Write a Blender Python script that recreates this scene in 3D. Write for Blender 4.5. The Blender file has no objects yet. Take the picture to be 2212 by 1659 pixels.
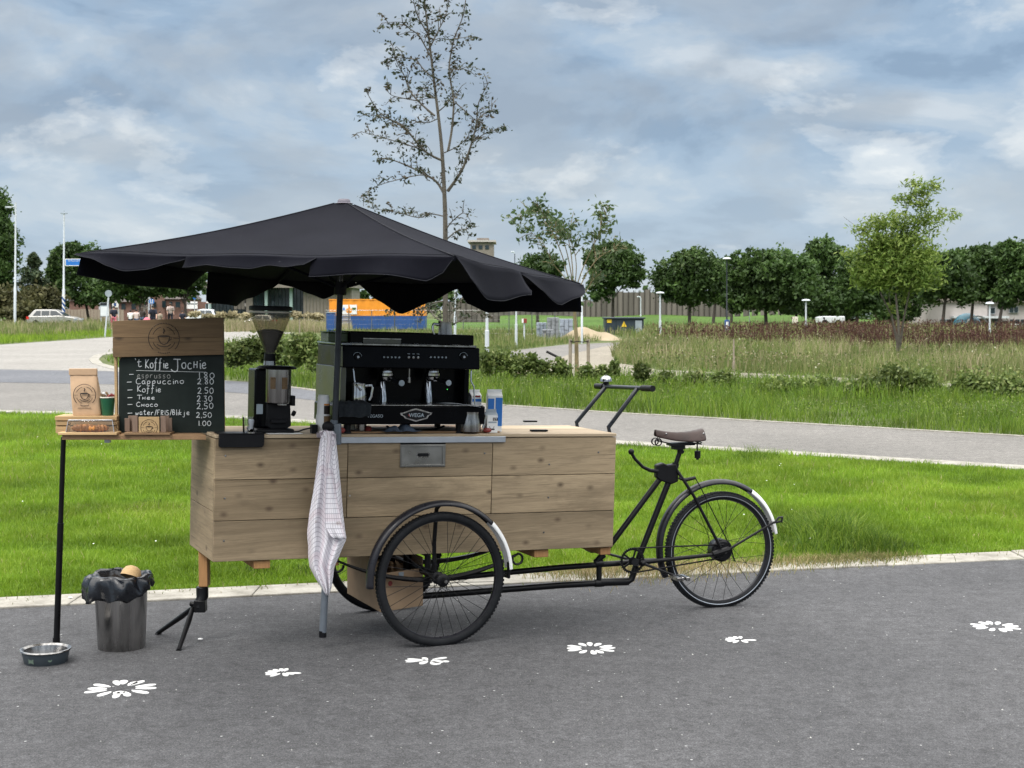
import bpy, math, random
import numpy as np
from mathutils import Matrix, Vector
random.seed(7); RNG = np.random.default_rng(7)
rad = math.radians; PI = math.pi
sc = bpy.context.scene
COL = sc.collection
# ------------------------------------------------------------------ camera
FPX = 3195.0; CU, CV, HOR = 1106.0, 829.5, 665.0; EYE = 1.65
PITCH = math.atan((CV-HOR)/FPX)
cd = bpy.data.cameras.new('camera'); cam = bpy.data.objects.new('camera', cd); COL.objects.link(cam)
cam.location = (0, 0, EYE); cam.rotation_euler = (PI/2-PITCH, 0, 0)
cd.sensor_width = 36; cd.lens = 36*FPX/2212; cd.clip_start = 0.1; cd.clip_end = 3000
cd.dof.use_dof = True; cd.dof.focus_distance = 7.4; cd.dof.aperture_fstop = 11
sc.camera = cam
# ------------------------------------------------------------------ world: cloudy sky, brighter overhead
SUN_EL, SUN_AZ = 52.0, 215.0     # azimuth clockwise from +Y (behind the viewer, to the left)
w = bpy.data.worlds.new('World'); sc.world = w; w.use_nodes = True
nt = w.node_tree; N = nt.nodes; LK = nt.links; N.clear()
def nd(t, **k):
    n = N.new(t)
    for a, b in k.items(): setattr(n, a, b)
    return n
def wmath(op, a, b=None, c=None):
    n = nd('ShaderNodeMath', operation=op)
    for i, x in enumerate((a, b, c)):
        if x is None: continue
        if isinstance(x, (int, float)): n.inputs[i].default_value = x
        else: LK.new(x, n.inputs[i])
    return n.outputs[0]
tc = nd('ShaderNodeTexCoord'); sx = nd('ShaderNodeSeparateXYZ'); LK.new(tc.outputs['Generated'], sx.inputs[0])
zc = wmath('MAXIMUM', sx.outputs[2], 0.0)
den = wmath('ADD', zc, 0.30)
cx = nd('ShaderNodeCombineXYZ')
LK.new(wmath('MULTIPLY', wmath('ARCTAN2', sx.outputs[0], sx.outputs[1]), 4.6), cx.inputs[0]); LK.new(wmath('MULTIPLY', wmath('POWER', zc, .85), 9.0), cx.inputs[1])
def wnoise(scale, detail, rough, dist, off, warp=None):
    mp = nd('ShaderNodeMapping'); mp.inputs['Location'].default_value = off
    LK.new(cx.outputs[0], mp.inputs[0])
    n = nd('ShaderNodeTexNoise'); n.inputs['Scale'].default_value = scale; n.inputs['Detail'].default_value = detail
    n.inputs['Roughness'].default_value = rough; n.inputs['Distortion'].default_value = dist
    LK.new(mp.outputs[0], n.inputs['Vector']); return n.outputs[0]
def wramp(fac, stops):
    r = nd('ShaderNodeValToRGB'); r.color_ramp.interpolation = 'EASE'
    e = r.color_ramp.elements
    while len(e) < len(stops): e.new(0.5)
    for q, (p, c) in zip(e, stops): q.position = p; q.color = (*c, 1)
    LK.new(fac, r.inputs[0]); return r.outputs[0]
def wmix(f, a, b):
    m = nd('ShaderNodeMix', data_type='RGBA')
    if isinstance(f, float): m.inputs[0].default_value = f
    else: LK.new(f, m.inputs[0])
    LK.new(a, m.inputs[6]); LK.new(b, m.inputs[7]); return m.outputs[2]
n1 = wnoise(1.25, 9, 0.54, 0.25, (3.1, 0.4, 0))
n1s = wnoise(1.25, 9, 0.54, 0.25, (3.1, 0.56, 0))
n2 = wnoise(1.7, 10, 0.58, 0.2, (-1.3, 7.9, 0))
emb = wmath('ADD', wmath('MULTIPLY', wmath('SUBTRACT', n1s, n1), -1.15), n1)
base = wramp(emb, [(0.28, (0.20, 0.28, 0.385)), (0.42, (0.255, 0.345, 0.455)), (0.52, (0.305, 0.39, 0.49)), (0.62, (0.36, 0.43, 0.505)), (0.76, (0.45, 0.50, 0.55))])
def blob(lst):
    tot = None
    yy = wmath('MAXIMUM', sx.outputs[1], 0.05); Xd = wmath('DIVIDE', sx.outputs[0], yy); Zd = wmath('DIVIDE', sx.outputs[2], yy)
    for (u, v, su, sv, amp) in lst:
        a = wmath('MULTIPLY', wmath('SUBTRACT', Xd, (u-CU)/FPX), FPX/su); b = wmath('MULTIPLY', wmath('SUBTRACT', Zd, (HOR-v)/FPX), FPX/sv)
        g = wmath('MULTIPLY', wmath('EXPONENT', wmath('MULTIPLY', wmath('ADD', wmath('MULTIPLY', a, a), wmath('MULTIPLY', b, b)), -1.0)), amp)
        tot = g if tot is None else wmath('ADD', tot, g)
    return tot
n2 = wmath('ADD', n2, blob([(330, 395, 150, 45, .13), (90, 190, 150, 50, .06), (300, 300, 190, 50, .05), (1850, 410, 170, 60, .14), (2050, 480, 200, 40, .09), (1545, 335, 35, 28, .13), (1835, 150, 120, 40, .08), (1200, 290, 60, 40, .07), (1690, 560, 420, 40, .07), (200, 540, 300, 60, .06), (2160, 255, 70, 40, .08), (1620, 450, 60, 30, .06), (1600, 80, 300, 50, .03), (1480, 430, 110, 90, -.10), (2120, 380, 90, 70, -.08), (1300, 170, 260, 90, -.05), (560, 80, 300, 70, -.06), (900, 350, 200, 100, -.04)]))
hi = wramp(n2, [(0.0, (0, 0, 0)), (0.56, (0, 0, 0)), (0.61, (0.22, 0.22, 0.22)), (0.67, (.5, .5, .5)), (0.80, (1, 1, 1))])
bright = nd('ShaderNodeRGB'); bright.outputs[0].default_value = (0.70, 0.71, 0.70, 1)
n3 = wnoise(1.1, 8, 0.55, 0.3, (5.2, -3.1, 0))
greyc = nd('ShaderNodeRGB'); greyc.outputs[0].default_value = (0.275, 0.315, 0.365, 1)
base = wmix(wramp(n3, [(.44, (0, 0, 0)), (.60, (.6, .6, .6))]), base, greyc.outputs[0])
c1 = wmix(hi, base, bright.outputs[0])
# paler towards the horizon
hz = wramp(sx.outputs[2], [(0.0, (0.62, 0.62, 0.62)), (0.05, (0.30, 0.30, 0.30)), (0.13, (0.0, 0.0, 0.0)), (0.25, (0, 0, 0))])
pale = nd('ShaderNodeRGB'); pale.outputs[0].default_value = (0.46, 0.525, 0.58, 1)
c2 = wmix(hz, c1, pale.outputs[0])
neut = nd('ShaderNodeRGB'); neut.outputs[0].default_value = (0.60, 0.58, 0.55, 1)
c2 = wmix(wramp(sx.outputs[2], [(0.22, (0, 0, 0)), (0.5, (.85, .85, .85))]), c2, neut.outputs[0])
zen = wramp(sx.outputs[2], [(0.0, (.20,)*3), (0.20, (.20,)*3), (0.5, (0.68,)*3), (0.85, (1, 1, 1))])
zm = wmath('MULTIPLY', zen, 5.0)
zm = wmath('MULTIPLY', zm, 1.32)
bgc = nd('ShaderNodeBackground'); LK.new(c2, bgc.inputs[0]); LK.new(zm, bgc.inputs[1])
sky = nd('ShaderNodeTexSky', sky_type='NISHITA'); sky.sun_disc = False
sky.sun_elevation = rad(SUN_EL); sky.sun_rotation = rad(SUN_AZ)
bgs = nd('ShaderNodeBackground'); LK.new(sky.outputs[0], bgs.inputs[0]); bgs.inputs[1].default_value = 0.08
ms = nd('ShaderNodeMixShader'); ms.inputs[0].default_value = 0.88
LK.new(bgs.outputs[0], ms.inputs[1]); LK.new(bgc.outputs[0], ms.inputs[2])
wo = nd('ShaderNodeOutputWorld'); LK.new(ms.outputs[0], wo.inputs[0])
sl = bpy.data.lights.new('sun', 'SUN'); sl.energy = 1.5; sl.angle = rad(18); sl.color = (1, 0.96, 0.9)
so = bpy.data.objects.new('sun', sl); COL.objects.link(so)
_d = Vector((math.sin(rad(SUN_AZ))*math.cos(rad(SUN_EL)), math.cos(rad(SUN_AZ))*math.cos(rad(SUN_EL)), math.sin(rad(SUN_EL))))
so.rotation_euler = _d.to_track_quat('Z', 'Y').to_euler()
sc.view_settings.view_transform = 'Standard'; sc.view_settings.look = 'None'
sc.view_settings.exposure = 0.16; sc.view_settings.gamma = 1.0
sc.render.engine = 'CYCLES'
sc.cycles.use_denoising = True
sc.cycles.max_bounces = 6; sc.cycles.diffuse_bounces = 3; sc.cycles.glossy_bounces = 3; sc.cycles.transmission_bounces = 5; sc.cycles.transparent_max_bounces = 8
sc.cycles.caustics_reflective = False; sc.cycles.caustics_refractive = False
# ------------------------------------------------------------------ geometry helpers
CAM = Vector((0, 0, EYE)); cp, sp_ = math.cos(PITCH), math.sin(PITCH)
def ray(u, v):
    x = (u-CU)/FPX; y = -(v-CV)/FPX
    return Vector((x, cp+y*sp_, -sp_+y*cp))
def at(u, v, Y):
    d = ray(u, v); return CAM+d*(Y/d.y)
def gp(u, v, z=0.0):
    d = ray(u, v); return CAM+d*((z-EYE)/d.z)
def frame(o, yaw, tilt=0.0):
    return Matrix.Translation(o) @ Matrix.Rotation(yaw, 4, 'Z') @ Matrix.Rotation(-tilt, 4, 'Y')
A = frame((-1.401, 6.87, 0.460), 0.4061, -0.02995)      # cargo box: near lower front corner; x along, y across (away), z up
G = frame((-1.401, 6.87, 0.0), 0.4061)                   # same yaw, on the ground
B = frame((-0.517, 7.56, 0.0), rad(17.0))                # rear bicycle part, origin under the axle centre
BL, BW, BH = 2.103, 0.562, 0.579
def pick(M, u, v, t):
    """point (x, z) of plane y=t in frame M seen along a direction"""
    Mi = M.inverted(); c = Mi @ CAM; d = Mi.to_3x3() @ ray(u, v)
    k = (t-c.y)/d.y; p = c+d*k; return p.x, p.z
def pk3(M, u, v, t):
    x, z = pick(M, u, v, t); return M @ Vector((x, t, z))
def top(u, v, h=BH):
    Mi = A.inverted(); c = Mi @ CAM; d = Mi.to_3x3() @ ray(u, v); p = c+d*((h-c.z)/d.z); return p.x, p.y
class MB:
    def __init__(s, T=None): s.v = []; s.f = []; s.r = []; s.T = T; s.rnd = None; s.mi = []; s.m = 0
    def add(s, vs, fs, r=None):
        n = len(s.v)
        if s.T is not None: vs = [s.T @ Vector(p) for p in vs]
        s.v += [tuple(p) for p in vs]; s.f += [tuple(i+n for i in q) for q in fs]
        if r is None: r = s.rnd if s.rnd is not None else random.random()
        s.r += [r]*len(fs); s.mi += [s.m]*len(fs); return s
    def box(s, x0, x1, y0, y1, z0, z1, M=None, r=None):
        vs = [Vector((x, y, z)) for z in (z0, z1) for y in (y0, y1) for x in (x0, x1)]
        if M is not None: vs = [M @ p for p in vs]
        return s.add(vs, [(0, 2, 3, 1), (4, 5, 7, 6), (0, 1, 5, 4), (2, 6, 7, 3), (0, 4, 6, 2), (1, 3, 7, 5)], r)
    def tube(s, pts, r, n=8, cap=True, flat=1.0):
        pts = [Vector(p) for p in pts]; m = len(pts)
        rs = r if isinstance(r, (list, tuple)) else [r]*m
        vs = []; t0 = (pts[1]-pts[0]).normalized()
        up = Vector((0, 0, 1)) if abs(t0.z) < .9 else Vector((1, 0, 0))
        nx = t0.cross(up).normalized()
        for i in range(m):
            a = pts[max(0, i-1)]; b = pts[min(m-1, i+1)]; t = (b-a).normalized()
            nx = (nx-t*nx.dot(t)).normalized(); ny = t.cross(nx)
            for k in range(n):
                q = 2*PI*k/n; vs.append(pts[i]+(nx*math.cos(q)+ny*math.sin(q)*flat)*rs[i])
        fs = [(i*n+k, i*n+(k+1) % n, (i+1)*n+(k+1) % n, (i+1)*n+k) for i in range(m-1) for k in range(n)]
        if cap: fs += [tuple(range(n))[::-1], tuple((m-1)*n+k for k in range(n))]
        return s.add(vs, fs)
    def lathe(s, prof, n=32, M=None, closed=False, a0=0.0, a1=2*PI, sy=1.0):
        full = abs(a1-a0-2*PI) < 1e-6; k1 = n if full else n+1; vs = []
        for (r, z) in prof:
            for k in range(k1):
                q = a0+(a1-a0)*k/n; vs.append(Vector((r*math.cos(q), r*math.sin(q)*sy, z)))
        if M is not None: vs = [M @ p for p in vs]
        m = len(prof); fs = []
        rng = range(m if closed else m-1)
        for i in rng:
            j = (i+1) % m
            for k in range(n):
                kk = (k+1) % k1
                fs.append((i*k1+k, i*k1+kk, j*k1+kk, j*k1+k))
        return s.add(vs, fs)
    def cyl(s, a, b, r, n=16): return s.tube([a, b], r, n)
    def prism(s, poly, z0, z1, M=None, r=None):
        n = len(poly); vs = [Vector((x, y, z)) for z in (z0, z1) for (x, y) in poly]
        if M is not None: vs = [M @ p for p in vs]
        return s.add(vs, [tuple(range(n))[::-1], tuple(range(n, 2*n))]+[(i, (i+1) % n, n+(i+1) % n, n+i) for i in range(n)], r)
    def sphere(s, c, r, n=16, m=10, sc_=(1, 1, 1)):
        c = Vector(c); vs = []; fs = []
        for i in range(m+1):
            th = PI*i/m
            for k in range(n):
                q = 2*PI*k/n; vs.append(c+Vector((math.sin(th)*math.cos(q)*r*sc_[0], math.sin(th)*math.sin(q)*r*sc_[1], math.cos(th)*r*sc_[2])))
        for i in range(m):
            for k in range(n): fs.append((i*n+k, (i+1)*n+k, (i+1)*n+(k+1) % n, i*n+(k+1) % n))
        return s.add(vs, fs)
    def grid(s, P):   # P[i][j] points
        m = len(P); n = len(P[0]); vs = [p for row in P for p in row]
        return s.add(vs, [(i*n+j, i*n+j+1, (i+1)*n+j+1, (i+1)*n+j) for i in range(m-1) for j in range(n-1)])
    def build(s, name, mat, parent=None, smooth=True, bevel=0, ang=38, solid=0, sub=0, base=None):
        me = bpy.data.meshes.new(name); V = np.array(s.v, dtype=float)
        if parent is not None:
            rt = parent
            while rt.parent: rt = rt.parent
            Mi = np.array(RM[rt.name].inverted())
        else:
            if base is None: base = Vector(((V[:, 0].min()+V[:, 0].max())/2, (V[:, 1].min()+V[:, 1].max())/2, V[:, 2].min()))
            if isinstance(base, Matrix): Mt = base
            else: Mt = Matrix.Translation(base)
            Mi = np.array(Mt.inverted())
        V = V @ Mi[:3, :3].T+Mi[:3, 3]
        me.from_pydata(V.tolist(), [], s.f)
        at_ = me.attributes.new('rnd', 'FLOAT', 'FACE'); at_.data.foreach_set('value', np.array(s.r, dtype=np.float32))
        mats = mat if isinstance(mat, (list, tuple)) else [mat]
        for q in mats: me.materials.append(q)
        if len(mats) > 1: me.polygons.foreach_set('material_index', s.mi)
        me.validate(); me.update()
        if smooth:
            me.shade_smooth(); me.set_sharp_from_angle(angle=rad(ang))
        o = bpy.data.objects.new(name, me); COL.objects.link(o)
        if parent is not None: o.parent = parent
        else: o.matrix_world = Mt; RM[o.name] = Mt.copy()
        if solid:
            md = o.modifiers.new('solid', 'SOLIDIFY'); md.thickness = solid; md.offset = 0
        if sub:
            md = o.modifiers.new('sub', 'SUBSURF'); md.levels = sub; md.render_levels = sub
        if bevel:
            md = o.modifiers.new('bev', 'BEVEL'); md.width = bevel; md.segments = 2; md.limit_method = 'ANGLE'; md.angle_limit = rad(40)
            md.harden_normals = False
        return o
RM = {}
def tag(o, label=None, cat=None, group=None, kind=None):
    for k, x in (('label', label), ('category', cat), ('group', group), ('kind', kind)):
        if x: o[k] = x
    return o
def empty(name, M, label, cat, group=None):
    if not isinstance(M, Matrix): M = Matrix.Translation(M)
    o = bpy.data.objects.new(name, None); COL.objects.link(o); o.matrix_world = M; RM[o.name] = M.copy(); o.empty_display_size = .1
    return tag(o, label, cat, group)
def raw(name, V, F, rnd, mats, parent=None, mi=None, origin=(0, 0, 0), smooth=False):
    """fast mesh from numpy arrays; F is (n,3) or (n,4)"""
    V = np.asarray(V, dtype=np.float32); F = np.asarray(F, dtype=np.int32); n = len(F); k = F.shape[1]
    if parent is not None:
        rt = parent
        while rt.parent: rt = rt.parent
        Mi = np.array(RM[rt.name].inverted()); V = V @ Mi[:3, :3].T+Mi[:3, 3]
    else: V = V-np.array(origin, dtype=np.float32)
    me = bpy.data.meshes.new(name); me.vertices.add(len(V)); me.vertices.foreach_set('co', V.astype(np.float32).ravel())
    me.loops.add(n*k); me.loops.foreach_set('vertex_index', F.ravel()); me.polygons.add(n)
    me.polygons.foreach_set('loop_start', np.arange(n, dtype=np.int32)*k)
    try: me.polygons.foreach_set('loop_total', np.full(n, k, dtype=np.int32))
    except Exception: pass
    a = me.attributes.new('rnd', 'FLOAT', 'FACE'); a.data.foreach_set('value', np.asarray(rnd, dtype=np.float32))
    for q in (mats if isinstance(mats, (list, tuple)) else [mats]): me.materials.append(q)
    if mi is not None: me.polygons.foreach_set('material_index', np.asarray(mi, dtype=np.int32))
    me.update(calc_edges=True)
    if smooth: me.shade_smooth()
    o = bpy.data.objects.new(name, me); COL.objects.link(o)
    if parent is not None: o.parent = parent
    else: o.location = origin; RM[o.name] = Matrix.Translation(origin)
    return o
# ------------------------------------------------------------------ materials
def srgb(r, g, b): return tuple(((c/255)/12.92 if c/255 < .04045 else ((c/255+.055)/1.055)**2.4) for c in (r, g, b))
class NT:
    def __init__(s, name):
        m = bpy.data.materials.new(name); m.use_nodes = True; s.m = m; s.n = m.node_tree.nodes; s.l = m.node_tree.links
        s.p = s.n['Principled BSDF']; s.out = s.n['Material Output']; s._c = None
    def new(s, t, **k):
        x = s.n.new(t)
        for a, b in k.items():
            if a.startswith('i_'): x.inputs[a[2:].replace('_', ' ')].default_value = b
            else: setattr(x, a, b)
        return x
    def coord(s, scale=(1, 1, 1), rnd=0.0, world=False):
        t = s.new('ShaderNodeTexCoord'); mp = s.new('ShaderNodeMapping'); mp.inputs['Scale'].default_value = scale
        src = t.outputs['Object']
        if world: src = s.new('ShaderNodeNewGeometry').outputs['Position']
        if rnd:
            a = s.new('ShaderNodeAttribute', attribute_name='rnd'); v = s.new('ShaderNodeVectorMath', operation='SCALE')
            cb = s.new('ShaderNodeCombineXYZ')
            for i in range(3): s.l.new(a.outputs['Fac'], cb.inputs[i])
            s.l.new(cb.outputs[0], v.inputs[0]); v.inputs['Scale'].default_value = rnd
            ad = s.new('ShaderNodeVectorMath', operation='ADD'); s.l.new(src, ad.inputs[0]); s.l.new(v.outputs[0], ad.inputs[1]); src = ad.outputs[0]
        s.l.new(src, mp.inputs[0]); return mp.outputs[0]
    def noise(s, vec, scale, detail=4, rough=.5, dist=0):
        x = s.new('ShaderNodeTexNoise', i_Scale=scale, i_Detail=detail, i_Roughness=rough, i_Distortion=dist)
        s.l.new(vec, x.inputs['Vector']); return x.outputs[0]
    def ramp(s, fac, stops, interp='LINEAR'):
        r = s.new('ShaderNodeValToRGB'); r.color_ramp.interpolation = interp; e = r.color_ramp.elements
        while len(e) < len(stops): e.new(.5)
        for q, (p, c) in zip(e, stops): q.position = p; q.color = (*(c if isinstance(c, tuple) else (c,)*3), 1)
        s.l.new(fac, r.inputs[0]); return r.outputs[0]
    def mix(s, f, a, b, mode='MIX'):
        x = s.new('ShaderNodeMix', data_type='RGBA', blend_type=mode)
        for i, q in ((0, f), (6, a), (7, b)):
            if isinstance(q, (int, float)): x.inputs[i].default_value = q
            elif isinstance(q, tuple): x.inputs[i].default_value = (*q, 1)
            else: s.l.new(q, x.inputs[i])
        return x.outputs[2]
    def math(s, op, a, b=0.0):
        x = s.new('ShaderNodeMath', operation=op)
        for i, q in enumerate((a, b)):
            if isinstance(q, (int, float)): x.inputs[i].default_value = q
            else: s.l.new(q, x.inputs[i])
        return x.outputs[0]
    def rnd(s): return s.new('ShaderNodeAttribute', attribute_name='rnd').outputs['Fac']
    def set(s, k, v):
        i = s.p.inputs[k]
        if isinstance(v, (int, float)): i.default_value = v
        elif isinstance(v, tuple): i.default_value = (*v, 1)
        else: s.l.new(v, i)
    def bump(s, h, strength=.3, dist=.01):
        b = s.new('ShaderNodeBump', i_Strength=strength, i_Distance=dist); s.l.new(h, b.inputs['Height']); s.l.new(b.outputs[0], s.p.inputs['Normal'])
def pbr(name, col, rough=.5, metal=0, var=.12, scale=6, bump=0, bscale=60, rvar=.1, spec=None, coat=0):
    t = NT(name); c = t.coord(); f = t.noise(c, scale, 5, .6)
    d = tuple(x*(1-var) for x in col); h = tuple(min(1, x*(1+var)) for x in col)
    t.set('Base Color', t.ramp(f, [(.3, d), (.7, h)])); t.set('Metallic', metal)
    t.set('Roughness', t.ramp(t.noise(c, scale*2.7, 4), [(.3, max(0, rough-rvar)), (.7, min(1, rough+rvar))]))
    if spec is not None: t.set('Specular IOR Level', spec)
    if coat: t.set('Coat Weight', coat)
    if bump: t.bump(t.noise(c, bscale, 4), bump, .003)
    return t.m
def wood(name, c0, c1, knot=None, axis=0, gs=1.0, rough=.75, bump=.25, tone=.25, kp='xz', dirt=0.0):
    t = NT(name); s = [22*gs]*3; s[axis] = 1.1*gs; c = t.coord(tuple(s), rnd=7.3)
    g = t.noise(c, 1.5, 8, .62, .7); s2 = [3.0*gs]*3; s2[axis] = .35*gs; big = t.noise(t.coord(tuple(s2), rnd=11.0), 1.6, 4, .5, .3)
    fine = t.noise(t.coord(tuple(x*4 for x in s), rnd=3.0), 2, 3, .7)
    a = t.ramp(g, [(.28, c0), (.5, tuple((x+y)/2 for x, y in zip(c0, c1))), (.72, c1)])
    a = t.mix(.55, a, t.ramp(big, [(.3, tuple(x*.8 for x in c0)), (.7, tuple(min(1, x*1.12) for x in c1))]))
    a = t.mix(t.ramp(fine, [(.35, .3), (.6, 0.0)]), a, tuple(x*.55 for x in c0))
    r = t.rnd(); a = t.mix(1.0, a, t.ramp(r, [(0, 1-tone), (1, 1+tone*.2)]), 'MULTIPLY')
    if knot:
        s3 = [8.5*gs]*3; s3[axis] = 5.5*gs; sp = t.new('ShaderNodeSeparateXYZ'); t.l.new(t.coord(tuple(s3), rnd=5.7), sp.inputs[0]); cb = t.new('ShaderNodeCombineXYZ')
        for i, ch in enumerate(kp): t.l.new(sp.outputs['xyz'.index(ch)], cb.inputs[i])
        vo = t.new('ShaderNodeTexVoronoi', i_Scale=1.0, i_Randomness=1.0, voronoi_dimensions='2D'); t.l.new(cb.outputs[0], vo.inputs['Vector'])
        sc3 = t.new('ShaderNodeSeparateColor'); t.l.new(vo.outputs['Color'], sc3.inputs[0]); k = t.math('MULTIPLY', t.ramp(vo.outputs['Distance'], [(.03, .9), (.08, .5), (.15, 0.0)]), t.math('MULTIPLY', t.math('GREATER_THAN', sc3.outputs[0], .45), sc3.outputs[1])); a = t.mix(k, a, knot)
    if dirt:
        ds = [5.0]*3; ds[axis] = 1.6; dn = t.noise(t.coord(tuple(ds), rnd=2.1), 1.3, 6, .65, .6); a = t.mix(t.ramp(dn, [(.50, 0.0), (.68, dirt)]), a, tuple(x*.45 for x in c0))
        sk = [60.0]*3; sk[axis] = 1.3; a = t.mix(t.ramp(t.noise(t.coord(tuple(sk), rnd=9.0), 1.0, 4, .7, .2), [(.58, 0.0), (.66, .5)]), a, tuple(x*.42 for x in c0))
    t.set('Base Color', a); t.set('Roughness', rough); t.bump(g, bump, .002)
    return t.m
def leafy(name, stops, trans=.35, rough=.55, nscale=.6, namt=.5, spec=.3):
    t = NT(name); a = t.ramp(t.rnd(), stops)
    n = t.noise(t.coord(world=True), nscale, 3); a = t.mix(1.0, a, t.ramp(n, [(.35, 1-namt), (.65, 1.15)]), 'MULTIPLY')
    t.set('Base Color', a); t.set('Roughness', rough); t.set('Specular IOR Level', spec)
    tr = t.new('ShaderNodeBsdfTranslucent'); t.l.new(a, tr.inputs[0]); mx = t.new('ShaderNodeMixShader'); mx.inputs[0].default_value = trans
    t.l.new(t.p.outputs[0], mx.inputs[1]); t.l.new(tr.outputs[0], mx.inputs[2]); t.l.new(mx.outputs[0], t.out.inputs[0])
    return t.m
M = {}
M['planks'] = wood('weathered planks', (.215, .155, .088), (.51, .39, .245), (.06, .035, .02), tone=.42, dirt=.45, bump=.5)
M['header'] = wood('stained pine', (.105, .062, .028), (.26, .165, .08), (.03, .018, .01), dirt=.3)
M['pine'] = wood('light pine', (.42, .26, .115), (.62, .43, .22), None)
M['shelfwood'] = wood('shelf wood', (.22, .125, .06), (.40, .25, .13), (.08, .04, .02), tone=.4)
M['orangewood'] = wood('orange stained wood', (.33, .15, .055), (.46, .25, .10), None, axis=2)
M['greywood'] = wood('brown grey wood', (.16, .10, .07), (.27, .185, .135), None, axis=2)
M['topwood'] = wood('top planks with painted sunlight', (.42, .31, .19), (.66, .53, .37), (.2, .12, .07), kp='xy')  # overhead sunlight put into the colour: lighter than the front planks
M['blk'] = pbr('black painted steel', (.006, .006, .007), .36, 0, .3, 9, .05, spec=.22)
M['blkmat'] = pbr('matt black plastic', (.006, .006, .0075), .5, 0, .25, 9, spec=.2)
M['gloss'] = pbr('black machine panel', (.0012, .0013, .0025), .22, 0, .2, 4, spec=.09)
M['rubber'] = pbr('tyre rubber', (.010, .011, .013), .75, 0, .3, 14, .25, 140, spec=.2)
M['guard'] = pbr('dark mudguard', (.013, .013, .017), .33, 0, .25, 7, spec=.35)
M['white'] = pbr('white paint', (.78, .78, .77), .45, 0, .06, 8)
def steelm(name, c0, c1, rough, vs=26):  # vertical light and dark streaks in the colour stand in for reflections
    t = NT(name); n = t.noise(t.coord((vs, vs, .6)), 1.6, 4, .6); t.set('Base Color', t.ramp(n, [(.33, c0), (.67, c1)])); t.set('Metallic', 1.0)
    t.set('Roughness', t.ramp(n, [(.3, rough*.8), (.7, rough*1.25)])); return t.m
M['steel'] = steelm('brushed steel', (.17, .165, .16), (.42, .41, .40), .24)
M['binsteel'] = steelm('bin steel with painted reflections', (.24, .235, .23), (.50, .49, .48), .26, 9)
M['chrome'] = steelm('chrome', (.22, .22, .225), (.62, .62, .63), .1, 60)
M['alu'] = pbr('grey aluminium', (.42, .45, .49), .38, .6, .08, 12)
M['drawer'] = pbr('steel drawer', (.24, .235, .22), .33, .9, .25, 8)
M['grey'] = pbr('grey tube', (.12, .14, .165), .45, 0, .12, 9)
M['darkpole'] = pbr('dark pole', (.014, .017, .023), .35, 0, .2, 9, spec=.4)
M['leather'] = pbr('brown leather', (.030, .016, .013), .4, 0, .4, 14, .3, 90, spec=.3)
M['slate'] = pbr('blackboard', (.012, .018, .016), .62, 0, .35, 5, .1, 90, spec=.2)
M['chalk'] = pbr('chalk', (.62, .65, .66), .9, 0, .2, 160)
M['chalkdim'] = pbr('faded chalk', (.24, .25, .24), .9, 0, .3, 160)
M['burn'] = pbr('burnt mark', (.036, .022, .013), .8, 0, .2, 60)
M['ink'] = pbr('brown black ink', (.03, .022, .018), .7, 0, .2, 60)
M['kraft'] = pbr('kraft paper', (.50, .335, .205), .75, 0, .12, 14, .5, 24)
M['carton'] = pbr('cardboard', (.30, .205, .125), .85, 0, .12, 9, .15, 40)
M['green'] = pbr('green paper cup', (.012, .10, .045), .4, 0, .1, 8)
M['greenbox'] = pbr('dark green plastic', (.03, .06, .012), .3, 0, .2, 8)
M['cream'] = pbr('cream rim', (.75, .70, .60), .5, 0, .05, 8)
M['red'] = pbr('red wrapper', (.22, .03, .025), .5, 0, .5, 40)
M['orange'] = pbr('orange panel', (.75, .27, .015), .5, 0, .1, 2)
M['blue'] = pbr('blue panel', (.012, .065, .23), .5, 0, .12, 2)
M['signblue'] = pbr('sign blue', (.02, .16, .52), .4, 0, .08, 3)
M['signgrey'] = pbr('back of sign', (.33, .38, .42), .4, .3, .1, 3)
M['lamp'] = pbr('pale grey pole', (.52, .56, .60), .4, 0, .08, 3)
M['brick'] = pbr('red brown brick', (.15, .085, .065), .85, 0, .25, 3)
M['brownroof'] = pbr('roof tiles', (.075, .06, .055), .8, 0, .2, 3)
M['palewall'] = pbr('pale wall', (.44, .405, .385), .85, 0, .08, 1.2)
M['winframe'] = pbr('white frames', (.55, .58, .6), .5, 0, .05, 3)
M['taupe'] = pbr('taupe cladding', (.20, .175, .15), .8, 0, .15, 1.2)
M['darkglass'] = pbr('dark window glass', (.018, .03, .036), .12, 0, .4, .8, spec=.6)
M['greenglass'] = pbr('pale green column', (.30, .40, .38), .4, 0, .1, 2)
M['skin'] = pbr('skin', (.45, .27, .20), .6, 0, .05, 8)
M['carglass'] = pbr('car glass', (.03, .04, .045), .08, 0, .1, 2, spec=.8)
M['silver'] = pbr('silver car paint', (.42, .41, .39), .3, .5, .05, 2, coat=.4)
M['carwhite'] = pbr('white car paint', (.72, .75, .78), .3, 0, .04, 2, coat=.4)
M['taillight'] = pbr('red lens', (.55, .03, .02), .2, 0, .05, 9)
def paintm():
    t = NT('worn road paint'); c = t.coord(world=True); n = t.noise(c, 170, 3, .75); n2 = t.noise(c, 22, 4, .6); f = t.math('ADD', n, t.math('MULTIPLY', n2, .5))
    t.set('Base Color', t.ramp(f, [(.50, (.16, .16, .16)), (.60, (.62, .62, .61)), (.8, (.80, .80, .79))])); t.set('Roughness', .8); t.bump(n, .5, .003); return t.m
M['paint'] = paintm()
M['sand'] = pbr('yellow sand', (.29, .235, .155), .95, 0, .15, 1.5, .6, 6)
M['bark'] = pbr('young bark', (.085, .075, .06), .9, 0, .35, 14, .5, 50)
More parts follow.
